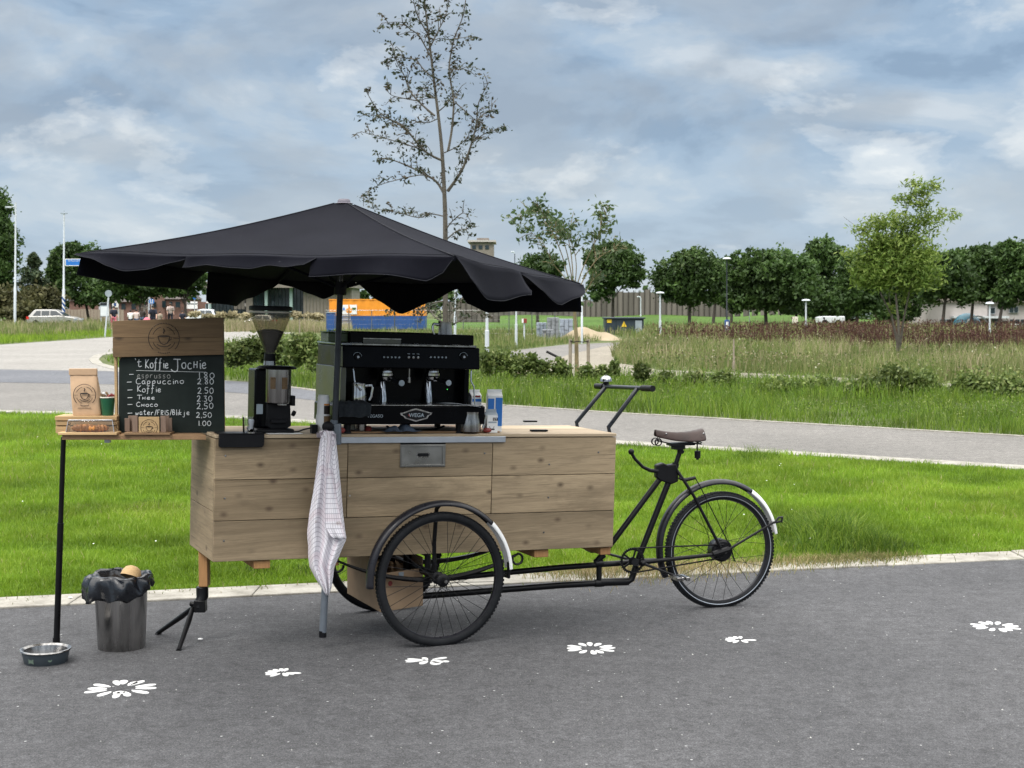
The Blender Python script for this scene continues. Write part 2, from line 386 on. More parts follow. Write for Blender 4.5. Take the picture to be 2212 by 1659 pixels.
M['barkdark'] = pbr('dark bark', (.05, .042, .035), .9, 0, .3, 6, .4, 30)
M['barkyel'] = pbr('yellow brown bark', (.20, .16, .085), .9, 0, .25, 14)
M['post'] = pbr('grey stake wood', (.26, .22, .17), .9, 0, .2, 9)
M['bread'] = pbr('baked crust', (.48, .20, .05), .5, 0, .45, 26, .3, 70)
M['bagfilm'] = pbr('black bin bag', (.008, .010, .014), .2, 0, .2, 12, .9, 26, spec=.6)
M['bluecloth'] = pbr('grey blue cloth', (.035, .05, .075), .9, 0, .3, 30, .4, 200)
M['blackcloth'] = pbr('black cloth', (.009, .013, .017), .9, 0, .2, 30, .3, 200)
M['darkbowl'] = pbr('slate blue bowl', (.04, .052, .062), .55, 0, .12, 12)
M['bone'] = pbr('faded green print', (.10, .14, .11), .6, 0, .1, 12)
def glassm(name, col=(1, 1, 1), rough=.05, ior=1.33, alpha=.25):
    t = NT(name); tr = t.new('ShaderNodeBsdfTransparent'); tr.inputs[0].default_value = (*col, 1)
    gl = t.new('ShaderNodeBsdfGlossy'); gl.inputs['Roughness'].default_value = rough
    fr = t.new('ShaderNodeFresnel', i_IOR=ior); mx = t.new('ShaderNodeMixShader')
    f = t.math('ADD', fr.outputs[0], alpha); t.l.new(f, mx.inputs[0])
    t.l.new(tr.outputs[0], mx.inputs[1]); t.l.new(gl.outputs[0], mx.inputs[2]); t.l.new(mx.outputs[0], t.out.inputs[0]); return t.m
M['clear'] = glassm('clear plastic', (.93, .93, .93), .08, alpha=.05)
M['smoke'] = glassm('smoky hopper plastic', (.86, .84, .78), .14, ior=1.16, alpha=.01)
def smokem():
    t = NT('milky hopper plastic'); tr = t.new('ShaderNodeBsdfTransparent'); tr.inputs[0].default_value = (.82, .81, .77, 1); df = t.new('ShaderNodeBsdfDiffuse'); df.inputs[0].default_value = (.34, .33, .30, 1)
    gl = t.new('ShaderNodeBsdfGlossy'); gl.inputs['Roughness'].default_value = .15; m1 = t.new('ShaderNodeMixShader'); m1.inputs[0].default_value = .085; m2 = t.new('ShaderNodeMixShader'); m2.inputs[0].default_value = .03
    t.l.new(tr.outputs[0], m1.inputs[1]); t.l.new(df.outputs[0], m1.inputs[2]); t.l.new(m1.outputs[0], m2.inputs[1]); t.l.new(gl.outputs[0], m2.inputs[2]); t.l.new(m2.outputs[0], t.out.inputs[0]); return t.m
M['smoke'] = smokem()
def canvasm():
    t = NT('black canvas'); c = t.coord((1, 1, 1))
    n = t.noise(c, 3.5, 5, .6); col = t.ramp(n, [(.3, (.0040, .0042, .0068)), (.7, (.0078, .0082, .0122))])
    sp = t.ramp(t.noise(c, 30, 2), [(.74, 0.0), (.78, .35)]); col = t.mix(sp, col, (.07, .07, .08))
    t.set('Base Color', col); t.set('Roughness', .9); t.set('Specular IOR Level', .05); t.set('Sheen Weight', .04); t.set('Sheen Roughness', .5)
    t.set('Sheen Tint', (.5, .52, .62))
    t.bump(t.noise(c, 420, 2), .25, .002); return t.m
M['canvas'] = canvasm()
def towelm():
    t = NT('checked tea towel'); c = t.new('ShaderNodeUVMap').outputs[0]
    sp = t.new('ShaderNodeSeparateXYZ'); t.l.new(c, sp.inputs[0])
    def line(o, p, wd):
        f = t.math('FRACT', t.math('MULTIPLY', o, p)); return t.math('LESS_THAN', f, wd)
    g = t.math('MAXIMUM', line(sp.outputs[0], 40, .17), line(sp.outputs[1], 40, .17))
    col = t.mix(t.math('MULTIPLY', g, .6), (.80, .78, .82), (.22, .20, .25))
    pk = t.math('MAXIMUM', line(sp.outputs[0], 4.4, .22), line(sp.outputs[1], 4.4, .16))
    col = t.mix(t.math('MULTIPLY', pk, .16), col, (.45, .20, .25))
    st = t.ramp(t.noise(t.coord(), 16, 3), [(.66, 0.0), (.74, .5)]); col = t.mix(st, col, (.22, .13, .09))
    t.set('Base Color', col); t.set('Roughness', .95); t.set('Sheen Weight', .2); return t.m
M['towel'] = towelm()
def asphalt(name, c0, c1, stone, wstains=True, sc_=1.0, bright=.75):
    t = NT(name); c = t.coord(world=True)
    big = t.noise(c, .55*sc_, 5, .55); mid = t.noise(c, 9*sc_, 5, .7); fine = t.noise(c, 150*sc_, 3, .75)
    a = t.mix(t.ramp(big, [(.3, 0.0), (.7, 1.0)]), c0, c1)
    a = t.mix(1.0, a, t.ramp(mid, [(.3, .78), (.7, 1.2)]), 'MULTIPLY')
    a = t.mix(1.0, a, t.ramp(fine, [(.30, .35), (.5, .95), (.70, 1.85)]), 'MULTIPLY')
    mott = t.noise(c, 38*sc_, 4, .8); a = t.mix(1.0, a, t.ramp(mott, [(.32, .66), (.5, 1.0), (.68, 1.34)]), 'MULTIPLY')
    vo = t.new('ShaderNodeTexVoronoi', i_Scale=26*sc_); t.l.new(c, vo.inputs['Vector'])
    wn = t.new('ShaderNodeSeparateColor'); t.l.new(vo.outputs['Color'], wn.inputs[0])
    dot = t.math('MULTIPLY', t.math('LESS_THAN', vo.outputs['Distance'], .13), t.math('GREATER_THAN', wn.outputs[0], .95))
    a = t.mix(t.math('MULTIPLY', dot, bright), a, stone)
    dk = t.ramp(t.noise(c, 3.2, 6, .72, .6), [(.68, 0.0), (.76, .3)]); a = t.mix(dk, a, tuple(x*.45 for x in c0))
    t.set('Base Color', a); t.set('Roughness', .88); t.set('Specular IOR Level', .3)
    t.bump(t.math('ADD', fine, t.math('MULTIPLY', mott, .8)), .55, .006); return t.m
M['asphalt'] = asphalt('foreground asphalt', (.056, .0565, .060), (.084, .084, .088), (.5, .5, .5))
M['path'] = asphalt('path asphalt', (.135, .129, .120), (.18, .171, .159), (.4, .4, .4), sc_=.8, bright=.2)
M['pathdark'] = asphalt('dark lane asphalt', (.10, .105, .118), (.125, .13, .143), (.4, .4, .4), sc_=.8, bright=.2)
M['pale'] = asphalt('pale side road', (.21, .20, .185), (.26, .25, .23), (.5, .5, .5), sc_=.6, bright=.2)
M['gravel'] = asphalt('sandy gravel', (.19, .17, .135), (.26, .235, .19), (.6, .6, .55), sc_=.4)
def kerbm():
    t = NT('weathered kerb concrete'); c = t.coord(world=True)
    a = t.ramp(t.noise(c, 5, 7, .7), [(.3, (.15, .14, .115)), (.5, (.29, .275, .24)), (.7, (.40, .385, .34))])
    a = t.mix(t.ramp(t.noise(c, 70, 3, .7), [(.45, 0.0), (.75, .5)]), a, (.15, .13, .10))
    moss = t.ramp(t.noise(c, 2.2, 5, .7), [(.6, 0.0), (.72, .45)]); a = t.mix(moss, a, (.10, .105, .045))
    t.set('Base Color', a); t.set('Roughness', .9); t.bump(t.noise(c, 60, 5, .7), .4, .004); return t.m
M['kerb'] = kerbm()
M['grit'] = leafy('grit stones', [(0, (.10, .10, .10)), (.7, (.16, .158, .155)), (1, (.42, .42, .40))], 0.02, .9, 1, .1)
def soilm(name, stops, s1=1.2, s2=14):
    t = NT(name); c = t.coord(world=True); a = t.ramp(t.noise(c, s1, 5, .6), stops)
    a = t.mix(1.0, a, t.ramp(t.noise(c, s2, 4, .7), [(.3, .6), (.7, 1.3)]), 'MULTIPLY')
    t.set('Base Color', a); t.set('Roughness', .95); t.set('Specular IOR Level', .1); t.bump(t.noise(c, s2*2, 4, .7), .6, .03); return t.m
M['soil'] = soilm('lawn soil', [(.3, (.055, .10, .012)), (.7, (.10, .17, .022))])
M['field'] = soilm('meadow ground', [(.3, (.06, .085, .03)), (.55, (.11, .125, .055)), (.75, (.07, .12, .03))], .12, 3)
M['farlawn'] = soilm('far lawn', [(.3, (.055, .10, .022)), (.7, (.08, .15, .03))], .08, 2.5)
M['grass'] = leafy('lawn grass', [(0, (.08, .155, .012)), (.5, (.19, .315, .024)), (.85, (.31, .42, .05)), (.97, (.32, .38, .09)), (1, (.42, .36, .18))], .4, .5, .7, .35)
M['drygrass'] = leafy('dry edge grass', [(0, (.10, .13, .03)), (.4, (.17, .19, .05)), (.7, (.33, .27, .13)), (1, (.42, .33, .19))], .3, .7, 2, .3)
M['weed'] = leafy('meadow weeds', [(0, (.065, .11, .025)), (.4, (.13, .185, .045)), (.7, (.22, .25, .085)), (.9, (.33, .30, .16)), (1, (.42, .36, .23))], .35, .7, .25, .4)
M['dock'] = leafy('dark red dock', [(0, (.035, .015, .012)), (.6, (.07, .030, .022)), (1, (.13, .075, .05))], .2, .8, .5, .3)
M['verge'] = leafy('verge grass', [(0, (.055, .11, .012)), (.5, (.13, .225, .022)), (.85, (.24, .33, .045)), (1, (.36, .34, .15))], .4, .5, 1.2, .5)
M['seed'] = leafy('beige seed heads', [(0, (.10, .09, .045)), (.5, (.22, .19, .10)), (.85, (.34, .29, .18)), (1, (.5, .48, .38))], .3, .8, .6, .4)
M['bush'] = leafy('shrub leaves', [(0, (.05, .085, .018)), (.5, (.115, .165, .04)), (.85, (.20, .25, .07)), (1, (.34, .36, .15))], .35, .55, .8, .4)
M['dark'] = leafy('dense tree leaves', [(0, (.025, .05, .014)), (.5, (.055, .105, .026)), (.9, (.10, .17, .042)), (1, (.15, .21, .07))], .3, .55, .25, .35)
M['conif'] = leafy('conifer needles', [(0, (.03, .05, .025)), (.6, (.055, .085, .04)), (1, (.10, .12, .055))], .2, .7, .5, .3)
M['olive'] = leafy('olive bushes', [(0, (.045, .05, .02)), (.6, (.09, .09, .035)), (1, (.14, .13, .055))], .25, .7, .4, .3)
M['acacia'] = leafy('feathery leaves', [(0, (.085, .15, .025)), (.5, (.175, .265, .05)), (1, (.32, .40, .10))], .4, .55, .5, .3)
M['tallleaf'] = leafy('sparse dark leaves', [(0, (.022, .032, .016)), (.5, (.04, .055, .025)), (.8, (.06, .045, .03)), (1, (.09, .08, .05))], .3, .5, .7, .2)
M['rowan'] = leafy('young tree leaves', [(0, (.035, .065, .025)), (.6, (.075, .12, .045)), (1, (.14, .18, .08))], .35, .5, .7, .2)
M['plume'] = leafy('straw plumes', [(0, (.30, .26, .15)), (1, (.50, .45, .30))], .3, .9, 1, .2)
# ================================================================== the ground
def sheet(name, pts, z, mat, kind='structure', thick=None):
    mb = MB(); P = [Vector((p[0], p[1], z)) for p in pts]
    if thick: mb.prism([(p.x, p.y) for p in P], z-thick, z)
    else: mb.add(P, [tuple(range(len(P)))])
    o = mb.build(name, mat, smooth=False, base=Vector((0, 0, 0))); o['kind'] = kind; return o
def G2(*uv): return [gp(u, v) for u, v in uv]
def kf(x): return 8.01+.2586*(x+2.77)          # road side edge of the concrete kerb
mb = MB(); mb.grid([[Vector((x, y, 0)) for x in (-900, -200, -60, 60, 200, 900)] for y in (-60, 12, 60, 200, 700, 1500)])
o = mb.build('ground', M['field'], smooth=False, base=Vector((0, 0, 0))); o['kind'] = 'structure'
sheet('road', [(-40, -12), (40, -12), (40, kf(40)), (-40, kf(-40))], .008, M['asphalt'])
sheet('lawn_ground', [(-14, kf(-14)+.30), (14, kf(14)+.30)]+[(p.x, p.y) for p in G2((3000, 1068), (2212, 1018), (1335, 962), (500, 905), (0, 893), (-600, 878))], .004, M['soil'])
# concrete kerb stones, laid flush: long elements with fine joints
mb = MB(); x = -16.0; random.seed(3)
while x < 18:
    L = 1.0; a = .2586; n = math.hypot(1, a); x1 = x+L/n-.006
    y0, y1 = kf(x)+.002, kf(x1)+.002; wv = .30; h = .016+random.uniform(-.002, .004)
    mb.prism([(x, y0), (x1, y1), (x1-.0*a, y1+wv), (x, y0+wv)], -.05, h); x += L/n
o = mb.build('kerb', M['kerb'], smooth=False, bevel=.006, base=Vector((0, 0, 0))); o['kind'] = 'structure'
FRONT = [(-600, 878), (0, 893), (500, 905), (1335, 962), (2212, 1018), (3000, 1068)]
BACK = [(3000, 985), (2212, 945), (1400, 898), (1090, 878), (700, 848), (545, 826), (480, 822), (240, 802), (0, 798), (-600, 790)]
pp = G2(*FRONT)+G2(*BACK)
sheet('path', pp, .008, M['path'])
sheet('lane_strip', G2((-600, 815), (0, 827), (240, 831), (545, 852), (700, 868), (700, 849), (545, 827.5), (480, 824), (240, 803), (0, 799), (-600, 790)), .012, M['pathdark'])
pale = G2((-600, 800), (-600, 775), (0, 745), (240, 728.8), (482, 716.5), (570, 716), (640, 719), (600, 723), (490, 741), (430, 748), (260, 762), (222, 768), (213, 777), (222, 786), (262, 797), (420, 815), (480, 822), (240, 802), (0, 798))
sheet('side_road', pale, .0075, M['pale'])
def kerbline(name, uvs, wpx, z=.02):
    P = G2(*uvs); mb = MB(); wd = wpx
    for a, b in zip(P[:-1], P[1:]):
        d = (b-a); L = d.length; d.normalize(); nrm = Vector((-d.y, d.x, 0)); k = max(1, int(L/1.2))
        for i in range(k):
            p = a+d*(L*i/k); q = a+d*(L*(i+1)/k-.01)
            mb.prism([(p.x, p.y), (q.x, q.y), (q.x+nrm.x*wd, q.y+nrm.y*wd), (p.x+nrm.x*wd, p.y+nrm.y*wd)], -.03, z+random.uniform(-.003, .003))
    o = mb.build(name, M['kerb'], smooth=False, base=Vector((0, 0, 0))); o['kind'] = 'structure'; return o
kerbline('kerb', FRONT, .40)
kerbline('kerb', [(545, 826), (700, 848), (1090, 878), (1400, 898), (2212, 945), (3000, 985)], .12)
kerbline('kerb', [(480, 822), (420, 815), (262, 797), (222, 786), (213, 777), (222, 768), (260, 762), (430, 748), (490, 741), (600, 723)], .3)
sheet('far_road', G2((-900, 697), (0, 697), (300, 697), (548, 700), (700, 703), (700, 697), (548, 692), (300, 690), (0, 689), (-900, 689)), .012, M['pale'])
sheet('cycle_path', G2((1040, 770), (1124, 756), (1219, 745), (1370, 738.5), (1385, 741), (1300, 750), (1230, 766), (1180, 785), (1100, 800), (1040, 800)), .010, M['path'])
sheet('gravel_apron', G2((1230, 766), (1300, 750), (1385, 741), (1340, 752), (1320, 768), (1335, 785), (1420, 800), (1640, 808), (2212, 838), (3000, 880), (3000, 892), (2212, 850), (1640, 818), (1400, 812), (1240, 815), (1100, 800), (1180, 785)), .014, M['gravel'])
mb = MB()   # grassy bank in front of the noise barrier and far lawns
sheet('far_lawn', G2((480, 689), (1500, 691), (2212, 692), (2212, 700), (1500, 700), (1100, 722), (700, 708), (548, 701.5), (480, 698)), .016, M['farlawn'])
sheet('far_lawn', G2((-400, 690), (300, 690), (540, 690), (700, 688.5), (700, 684), (-400, 680)), .020, M['farlawn'])
P = []
for i in range(90):
    u = 1080+i*22; row = []
    for (v, hz) in ((701, 0), (698, .5), (695, 1.0+.25*math.sin(i*.5)), (692, 1.1), (689, .9)):
        p = gp(u, v); row.append(Vector((p.x, p.y, hz)))
    P.append(row)
mb.grid(P); o = mb.build('grass_bank', M['farlawn'], base=Vector((0, 0, 0))); o['kind'] = 'structure'

# ================================================================== grass and weeds: stuff
def blades(name, xy, h, wd, rnd, mat, lean=.5, zbase=0.0, label=None):
    n = len(xy); th = RNG.uniform(0, 2*PI, n); ld = RNG.uniform(0, 2*PI, n); lm = RNG.uniform(.1, 1, n)*lean
    dx, dy = np.cos(th)*wd/2, np.sin(th)*wd/2; lx, ly = np.cos(ld)*lm*h, np.sin(ld)*lm*h
    V = np.zeros((n, 5, 3)); b = np.stack([xy[:, 0], xy[:, 1], np.full(n, zbase)], 1)
    V[:, 0] = b+np.stack([-dx, -dy, 0*dx], 1); V[:, 1] = b+np.stack([dx, dy, 0*dx], 1)
    m = b+np.stack([lx*.35, ly*.35, h*.6], 1)
    V[:, 2] = m+np.stack([-dx*.8, -dy*.8, 0*dx], 1); V[:, 3] = m+np.stack([dx*.8, dy*.8, 0*dx], 1)
    V[:, 4] = b+np.stack([lx, ly, h*np.sqrt(np.clip(1-(lm*.7)**2, .2, 1))], 1)
    F = np.array([[0, 1, 3], [0, 3, 2], [2, 3, 4]]); F = (np.arange(n)[:, None, None]*5+F[None]).reshape(-1, 3)
    o = raw(name, V.reshape(-1, 3), F, np.repeat(rnd, 3), mat)
    tag(o, label, None, None, 'stuff'); return o
def noise2(x, y, s, seed=0):
    r = np.random.default_rng(seed); g = r.random((64, 64)); X = x*s % 64; Y = y*s % 64
    i = np.floor(X).astype(int); j = np.floor(Y).astype(int); a = X-i; b = Y-j; a = a*a*(3-2*a); b = b*b*(3-2*b); i1 = (i+1) % 64; j1 = (j+1) % 64; i %= 64; j %= 64
    return g[i, j]*(1-a)*(1-b)+g[i1, j]*a*(1-b)+g[i, j1]*(1-a)*b+g[i1, j1]*a*b
def inpoly(x, y, poly):
    c = np.zeros(len(x), bool); n = len(poly); j = n-1
    for i in range(n):
        xi, yi = poly[i][0], poly[i][1]; xj, yj = poly[j][0], poly[j][1]
        if yi != yj: c ^= ((yi > y) != (yj > y)) & (x < (xj-xi)*(y-yi)/(yj-yi)+xi)
        j = i
    return c
def scatter_px(n, u0, u1, v0, v1, power=1.0):
    """points on the ground, thinned with distance"""
    u = RNG.uniform(u0, u1, n); v = v0+(v1-v0)*RNG.uniform(0, 1, n)**power
    x = (u-CU)/FPX; yy = -(v-CV)/FPX; dy = cp+yy*sp_; dz = -sp_+yy*cp; k = -EYE/dz
    return np.stack([x*k, dy*k], 1)
# lawn between kerb and path: thinning with distance
lawnpoly = [(-14, kf(-14)+.30), (14, kf(14)+.30)]+[(p.x, p.y) for p in G2(*reversed(FRONT))]
n = 560000
xy = np.concatenate([scatter_px(n, -60, 2272, 893, 1330), scatter_px(60000, -650, -60, 885, 1350), scatter_px(60000, 2272, 2850, 893, 1330)]); xy = xy[inpoly(xy[:, 0], xy[:, 1], lawnpoly)]
d = xy[:, 1]; pn = noise2(xy[:, 0], xy[:, 1], 2.1, 1); pn2 = noise2(xy[:, 0], xy[:, 1], 6.0, 2); pn3 = noise2(xy[:, 0], xy[:, 1], .7, 8)
h = (.020+.035*pn+.075*pn2**2*noise2(xy[:, 0], xy[:, 1], 13.0, 4)+.02*pn3)*RNG.uniform(.55, 1.35, len(xy)); h *= np.clip((d-kf(xy[:, 0])-.26)/.5, .5, 1)
wd = .0042*np.sqrt(d/9)*RNG.uniform(.7, 1.5, len(xy)); r = np.clip(.02+.36*pn+.18*pn3+.42*RNG.random(len(xy))+.05*(RNG.random(len(xy)) < .05)*8, 0, 1)
blades('lawn_grass', xy, h, wd, r, M['grass'], .75, .002, 'short bright green lawn grass between kerb and path')
# rough dry edge where the lawn spills over the kerb
m = 26000; x = RNG.uniform(-3.6, 5.4, m); dens = noise2(x, x*0, 1.3, 3)+.9*np.exp(-((x-.9)/1.1)**2)+.7*np.exp(-((x-2.1)/.35)**2)-.35*np.exp(-((x+2.2)/.9)**2)
keep = RNG.random(m) < np.clip(dens-.52, .02, 1); x = x[keep]; off = np.abs(RNG.normal(0, .11, len(x)))
big = np.exp(-((x-.9)/1.1)**2); y = kf(x)+.31-off*(1+.9*big)
hh = RNG.uniform(.015, .06, len(x))*(1+.9*big*RNG.random(len(x)))
blades('edge_grass', np.stack([x, y], 1), hh, np.full(len(x), .004), np.clip(RNG.random(len(x))*.75+.35*big, 0, 1), M['drygrass'], 1.2, .012, 'dry yellowish grass creeping over the concrete kerb')
# taller tufts on the lawn: right of the rear wheel, under the path kerb, by the kerb
tx = []
for (u, v, rr, k, hmax) in ((1790, 1180, .55, 5200, .30), (1725, 1165, .35, 2400, .24), (1870, 1190, .4, 1800, .20), (1760, 1195, .4, 1600, .16), (1680, 1215, .2, 500, .10), (1622, 992, .30, 700, .20), (1668, 994, .22, 450, .16), (560, 1240, .2, 300, .12), (430, 1225, .2, 300, .10), (330, 1100, .3, 700, .12), (660, 1240, .15, 300, .1), (95, 1120, .3, 600, .1), (1640, 1000, .4, 350, .12)):
    p = gp(u, v); q = RNG.normal(0, 1, (k, 2))*rr*.5
    tx.append(np.concatenate([q+np.array([[p.x, p.y]]), (hmax*np.exp(-(q**2).sum(1)/(rr*rr*.6))*RNG.uniform(.35, 1.1, k))[:, None]], 1))
tx = np.concatenate(tx)
blades('tall_grass_tufts', tx[:, :2], tx[:, 2], np.full(len(tx), .005), RNG.random(len(tx))**1.3*.9, M['verge'], .9, .0, 'darker taller grass tufts standing out of the lawn')
fx = scatter_px(150, -60, 2272, 895, 1300); fx = fx[inpoly(fx[:, 0], fx[:, 1], lawnpoly)]; fx = fx[noise2(fx[:, 0], fx[:, 1], .9, 71) > .55]
def cards0(P, s_): n = len(P); a = np.array([[1, 0, 0], [0, 1, .3], [-1, 0, 0], [0, -1, -.3]])*s_*.75; return (P[:, None, :]+a[None]).reshape(-1, 3), np.arange(n*4).reshape(-1, 4)
V, F = cards0(np.concatenate([fx, RNG.uniform(.05, .10, (len(fx), 1))], 1), .0085); o = raw('lawn_flowers', V, F, RNG.random(len(fx)), M['white']); tag(o, 'tiny white clover flowers sprinkled over the lawn', None, None, 'stuff')
gx = scatter_px(1300, -60, 2272, 1240, 1659); gx = gx[gx[:, 1] < kf(gx[:, 0])]; n = len(gx); sz = .0016+.0035*RNG.random(n)**4; V = np.zeros((n, 5, 3)); q = RNG.uniform(0, 6.28, n)
for j in range(4): V[:, j] = np.stack([gx[:, 0]+sz*np.cos(q+j*1.57+.3*j), gx[:, 1]+sz*np.sin(q+j*1.57)*1.2, np.full(n, .0085)], 1)
V[:, 4] = np.stack([gx[:, 0], gx[:, 1], .0085+sz], 1); F = (np.arange(n)[:, None, None]*5+np.array([[0, 1, 4], [1, 2, 4], [2, 3, 4], [3, 0, 4]])[None]).reshape(-1, 3); o = raw('grit', V.reshape(-1, 3), F, np.repeat(RNG.random(n), 4), M['grit']); tag(o, 'loose pale grit on the asphalt', None, None, 'stuff')
# tall verge beyond the path
vp = G2((545, 825), (700, 847), (1090, 877), (1400, 897), (2212, 944), (3000, 984), (3000, 893), (2212, 852), (1640, 820), (1400, 814), (1240, 816), (1100, 802), (1040, 801), (1040, 769), (1000, 750), (700, 735), (600, 725), (490, 742), (262, 763), (225, 777), (262, 796), (480, 821))
xy = np.concatenate([scatter_px(120000, 200, 2272, 722, 965), scatter_px(16000, 2272, 2850, 800, 990)]); xy = xy[inpoly(xy[:, 0], xy[:, 1], [(p.x, p.y) for p in vp])]
pn = noise2(xy[:, 0], xy[:, 1], .6, 5); pn2 = noise2(xy[:, 0], xy[:, 1], 2.2, 6)
pn4 = noise2(xy[:, 0], xy[:, 1], 1.1, 16); h = (.06+.26*pn+.30*pn2**2*pn4)*RNG.uniform(.45, 1.25, len(xy)); r = np.clip(RNG.random(len(xy))*.6+.4*pn2-.05, 0, 1)
edge = np.ones(len(xy))
blades('verge_grass', xy, h, .010*xy[:, 1]/25, r, M['verge'], .7, 0, 'tall fresh green grass on the verge beyond the path')
# meadow on the right, up to the far trees; and the left meadow strip
def meadow(name, poly, uv, n, mat, hs, ws, seed, label, rb=0.0, rmask=None, lean=.5):
    xy = scatter_px(n, *uv); xy = xy[inpoly(xy[:, 0], xy[:, 1], [(p.x, p.y) for p in G2(*poly)])]
    pn = noise2(xy[:, 0], xy[:, 1], .22, seed); pn2 = noise2(xy[:, 0], xy[:, 1], .9, seed+1)
    if rmask is not None:
        k = RNG.random(len(xy)) < rmask(pn, pn2, xy); xy = xy[k]; pn = pn[k]; pn2 = pn2[k]
    h = hs*(.25+.6*pn+.75*pn2**1.5)*RNG.uniform(.45, 1.25, len(xy)); r = np.clip(RNG.random(len(xy))*.75+.4*pn2-.1+rb, 0, 1)
    return blades(name, xy, h, ws*xy[:, 1]/40, r, mat, lean, 0, label)
RM_ = [(1320, 768), (1345, 751), (1400, 738), (1300, 722), (1390, 706), (2600, 706), (2900, 880), (2212, 837), (1640, 807), (1420, 799), (1335, 785)]
meadow('meadow_weeds', RM_, (1290, 2700, 704, 880, 1.0), 98000, M['weed'], .55, .018, 11, 'rough brownish green weeds filling the meadow on the right', .1)
DK = [(1400, 736), (1560, 732), (1700, 714), (2600, 714), (2600, 778), (2212, 770), (1700, 762)]
meadow('dock_stems', DK, (1350, 2290, 712, 790, 1.0), 26000, M['dock'], .80, .022, 23, 'dark red seed stalks standing in drifts across the meadow', 0,
       lambda a, b, xy: np.clip((a*.7+b*.55-.62)*3.0, 0, .42), .28)
meadow('meadow_weeds', [(-300, 731), (0, 729), (210, 720), (240, 700), (-300, 697)], (-60, 260, 697, 733, 1.0), 16000, M['weed'], .7, .016, 31, 'straw coloured tall grass in front of the silver estate car', .15)
meadow('verge_grass', [(-300, 759), (0, 744), (240, 728), (240, 715), (-300, 722)], (-60, 260, 715, 760, 1.0), 18000, M['grass'], .3, .010, 33, 'bright green verge left of the menu board')
meadow('dry_grass_strip', [(485, 718), (600, 716), (760, 722), (760, 706), (485, 700)], (485, 760, 700, 722, 1.0), 14000, M['weed'], .7, .014, 35, 'straw coloured dry grass strip behind the shrubs', .45)
meadow('meadow_weeds', [(690, 722), (1300, 712), (1390, 706), (1300, 738), (1219, 744), (1124, 755), (1040, 769), (1000, 748), (700, 735)], (690, 1300, 708, 770, 1.0), 22000, M['weed'], .45, .016, 37, 'pale weeds and low herbs around the construction fence')
meadow('far_weeds', [(-400, 696.5), (300, 696), (548, 701), (700, 708), (1100, 722), (1390, 706), (1500, 701), (2300, 701), (2300, 706), (1390, 722), (1100, 735), (480, 716)], (-60, 2280, 696, 735, 1.0), 16000, M['weed'], .4, .014, 39, 'low weeds in front of the far lawn')
# ================================================================== shrubs and trees
def cards(P, size, rnd, flat=0.0, asp=.55):
    n = len(P); a = RNG.normal(0, 1, (n, 3)); a[:, 2] *= (1-flat*.6); a /= np.linalg.norm(a, axis=1)[:, None]
    b = RNG.normal(0, 1, (n, 3)); b[:, 2] *= (1-flat); b -= a*(a*b).sum(1)[:, None]; b /= np.linalg.norm(b, axis=1)[:, None]
    s = (np.asarray(size)*RNG.uniform(.6, 1.3, n))[:, None]; V = np.zeros((n, 4, 3))
    V[:, 0] = P-a*s; V[:, 1] = P-b*s*asp; V[:, 2] = P+a*s; V[:, 3] = P+b*s*asp
    return V.reshape(-1, 3), np.arange(n*4).reshape(-1, 4), rnd
def blobpts(blobs, n, sub=26, clump=.28, shell=.55):
    """points in leafy clumps spread through a set of ellipsoids (centre, rx, ry, rz)"""
    wts = np.array([b[1]*b[3] for b in blobs]); wts = wts/wts.sum(); out = []; rr = []
    for b, wt in zip(blobs, wts):
        k = max(4, int(n*wt/sub)); d = RNG.normal(0, 1, (k, 3)); d /= np.linalg.norm(d, axis=1)[:, None]
        rad_ = (shell+(1-shell)*RNG.random(k)**.6)*RNG.uniform(.68, 1.22, k)
        c = np.array(b[0])+d*rad_[:, None]*np.array([b[1], b[2], b[3]])
        cs = clump*min(b[1], b[3])*RNG.uniform(.6, 1.35, k)
        q = RNG.normal(0, 1, (k, sub, 3))*np.array([.62, .62, .42]); P = c[:, None, :]+q*cs[:, None, None]
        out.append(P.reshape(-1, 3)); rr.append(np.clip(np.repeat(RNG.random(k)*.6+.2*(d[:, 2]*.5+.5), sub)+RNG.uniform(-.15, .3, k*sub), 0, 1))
    return np.concatenate(out), np.concatenate(rr)
def pxblobs(Y, lst):   # (u, v, ru, rv) in the photograph -> real ellipsoids at distance Y
    k = Y/FPX; return [(tuple(at(u, v, Y+random.uniform(-.3, .3)*ru*k)), ru*k, ru*k*.85, rv*k) for (u, v, ru, rv) in lst]
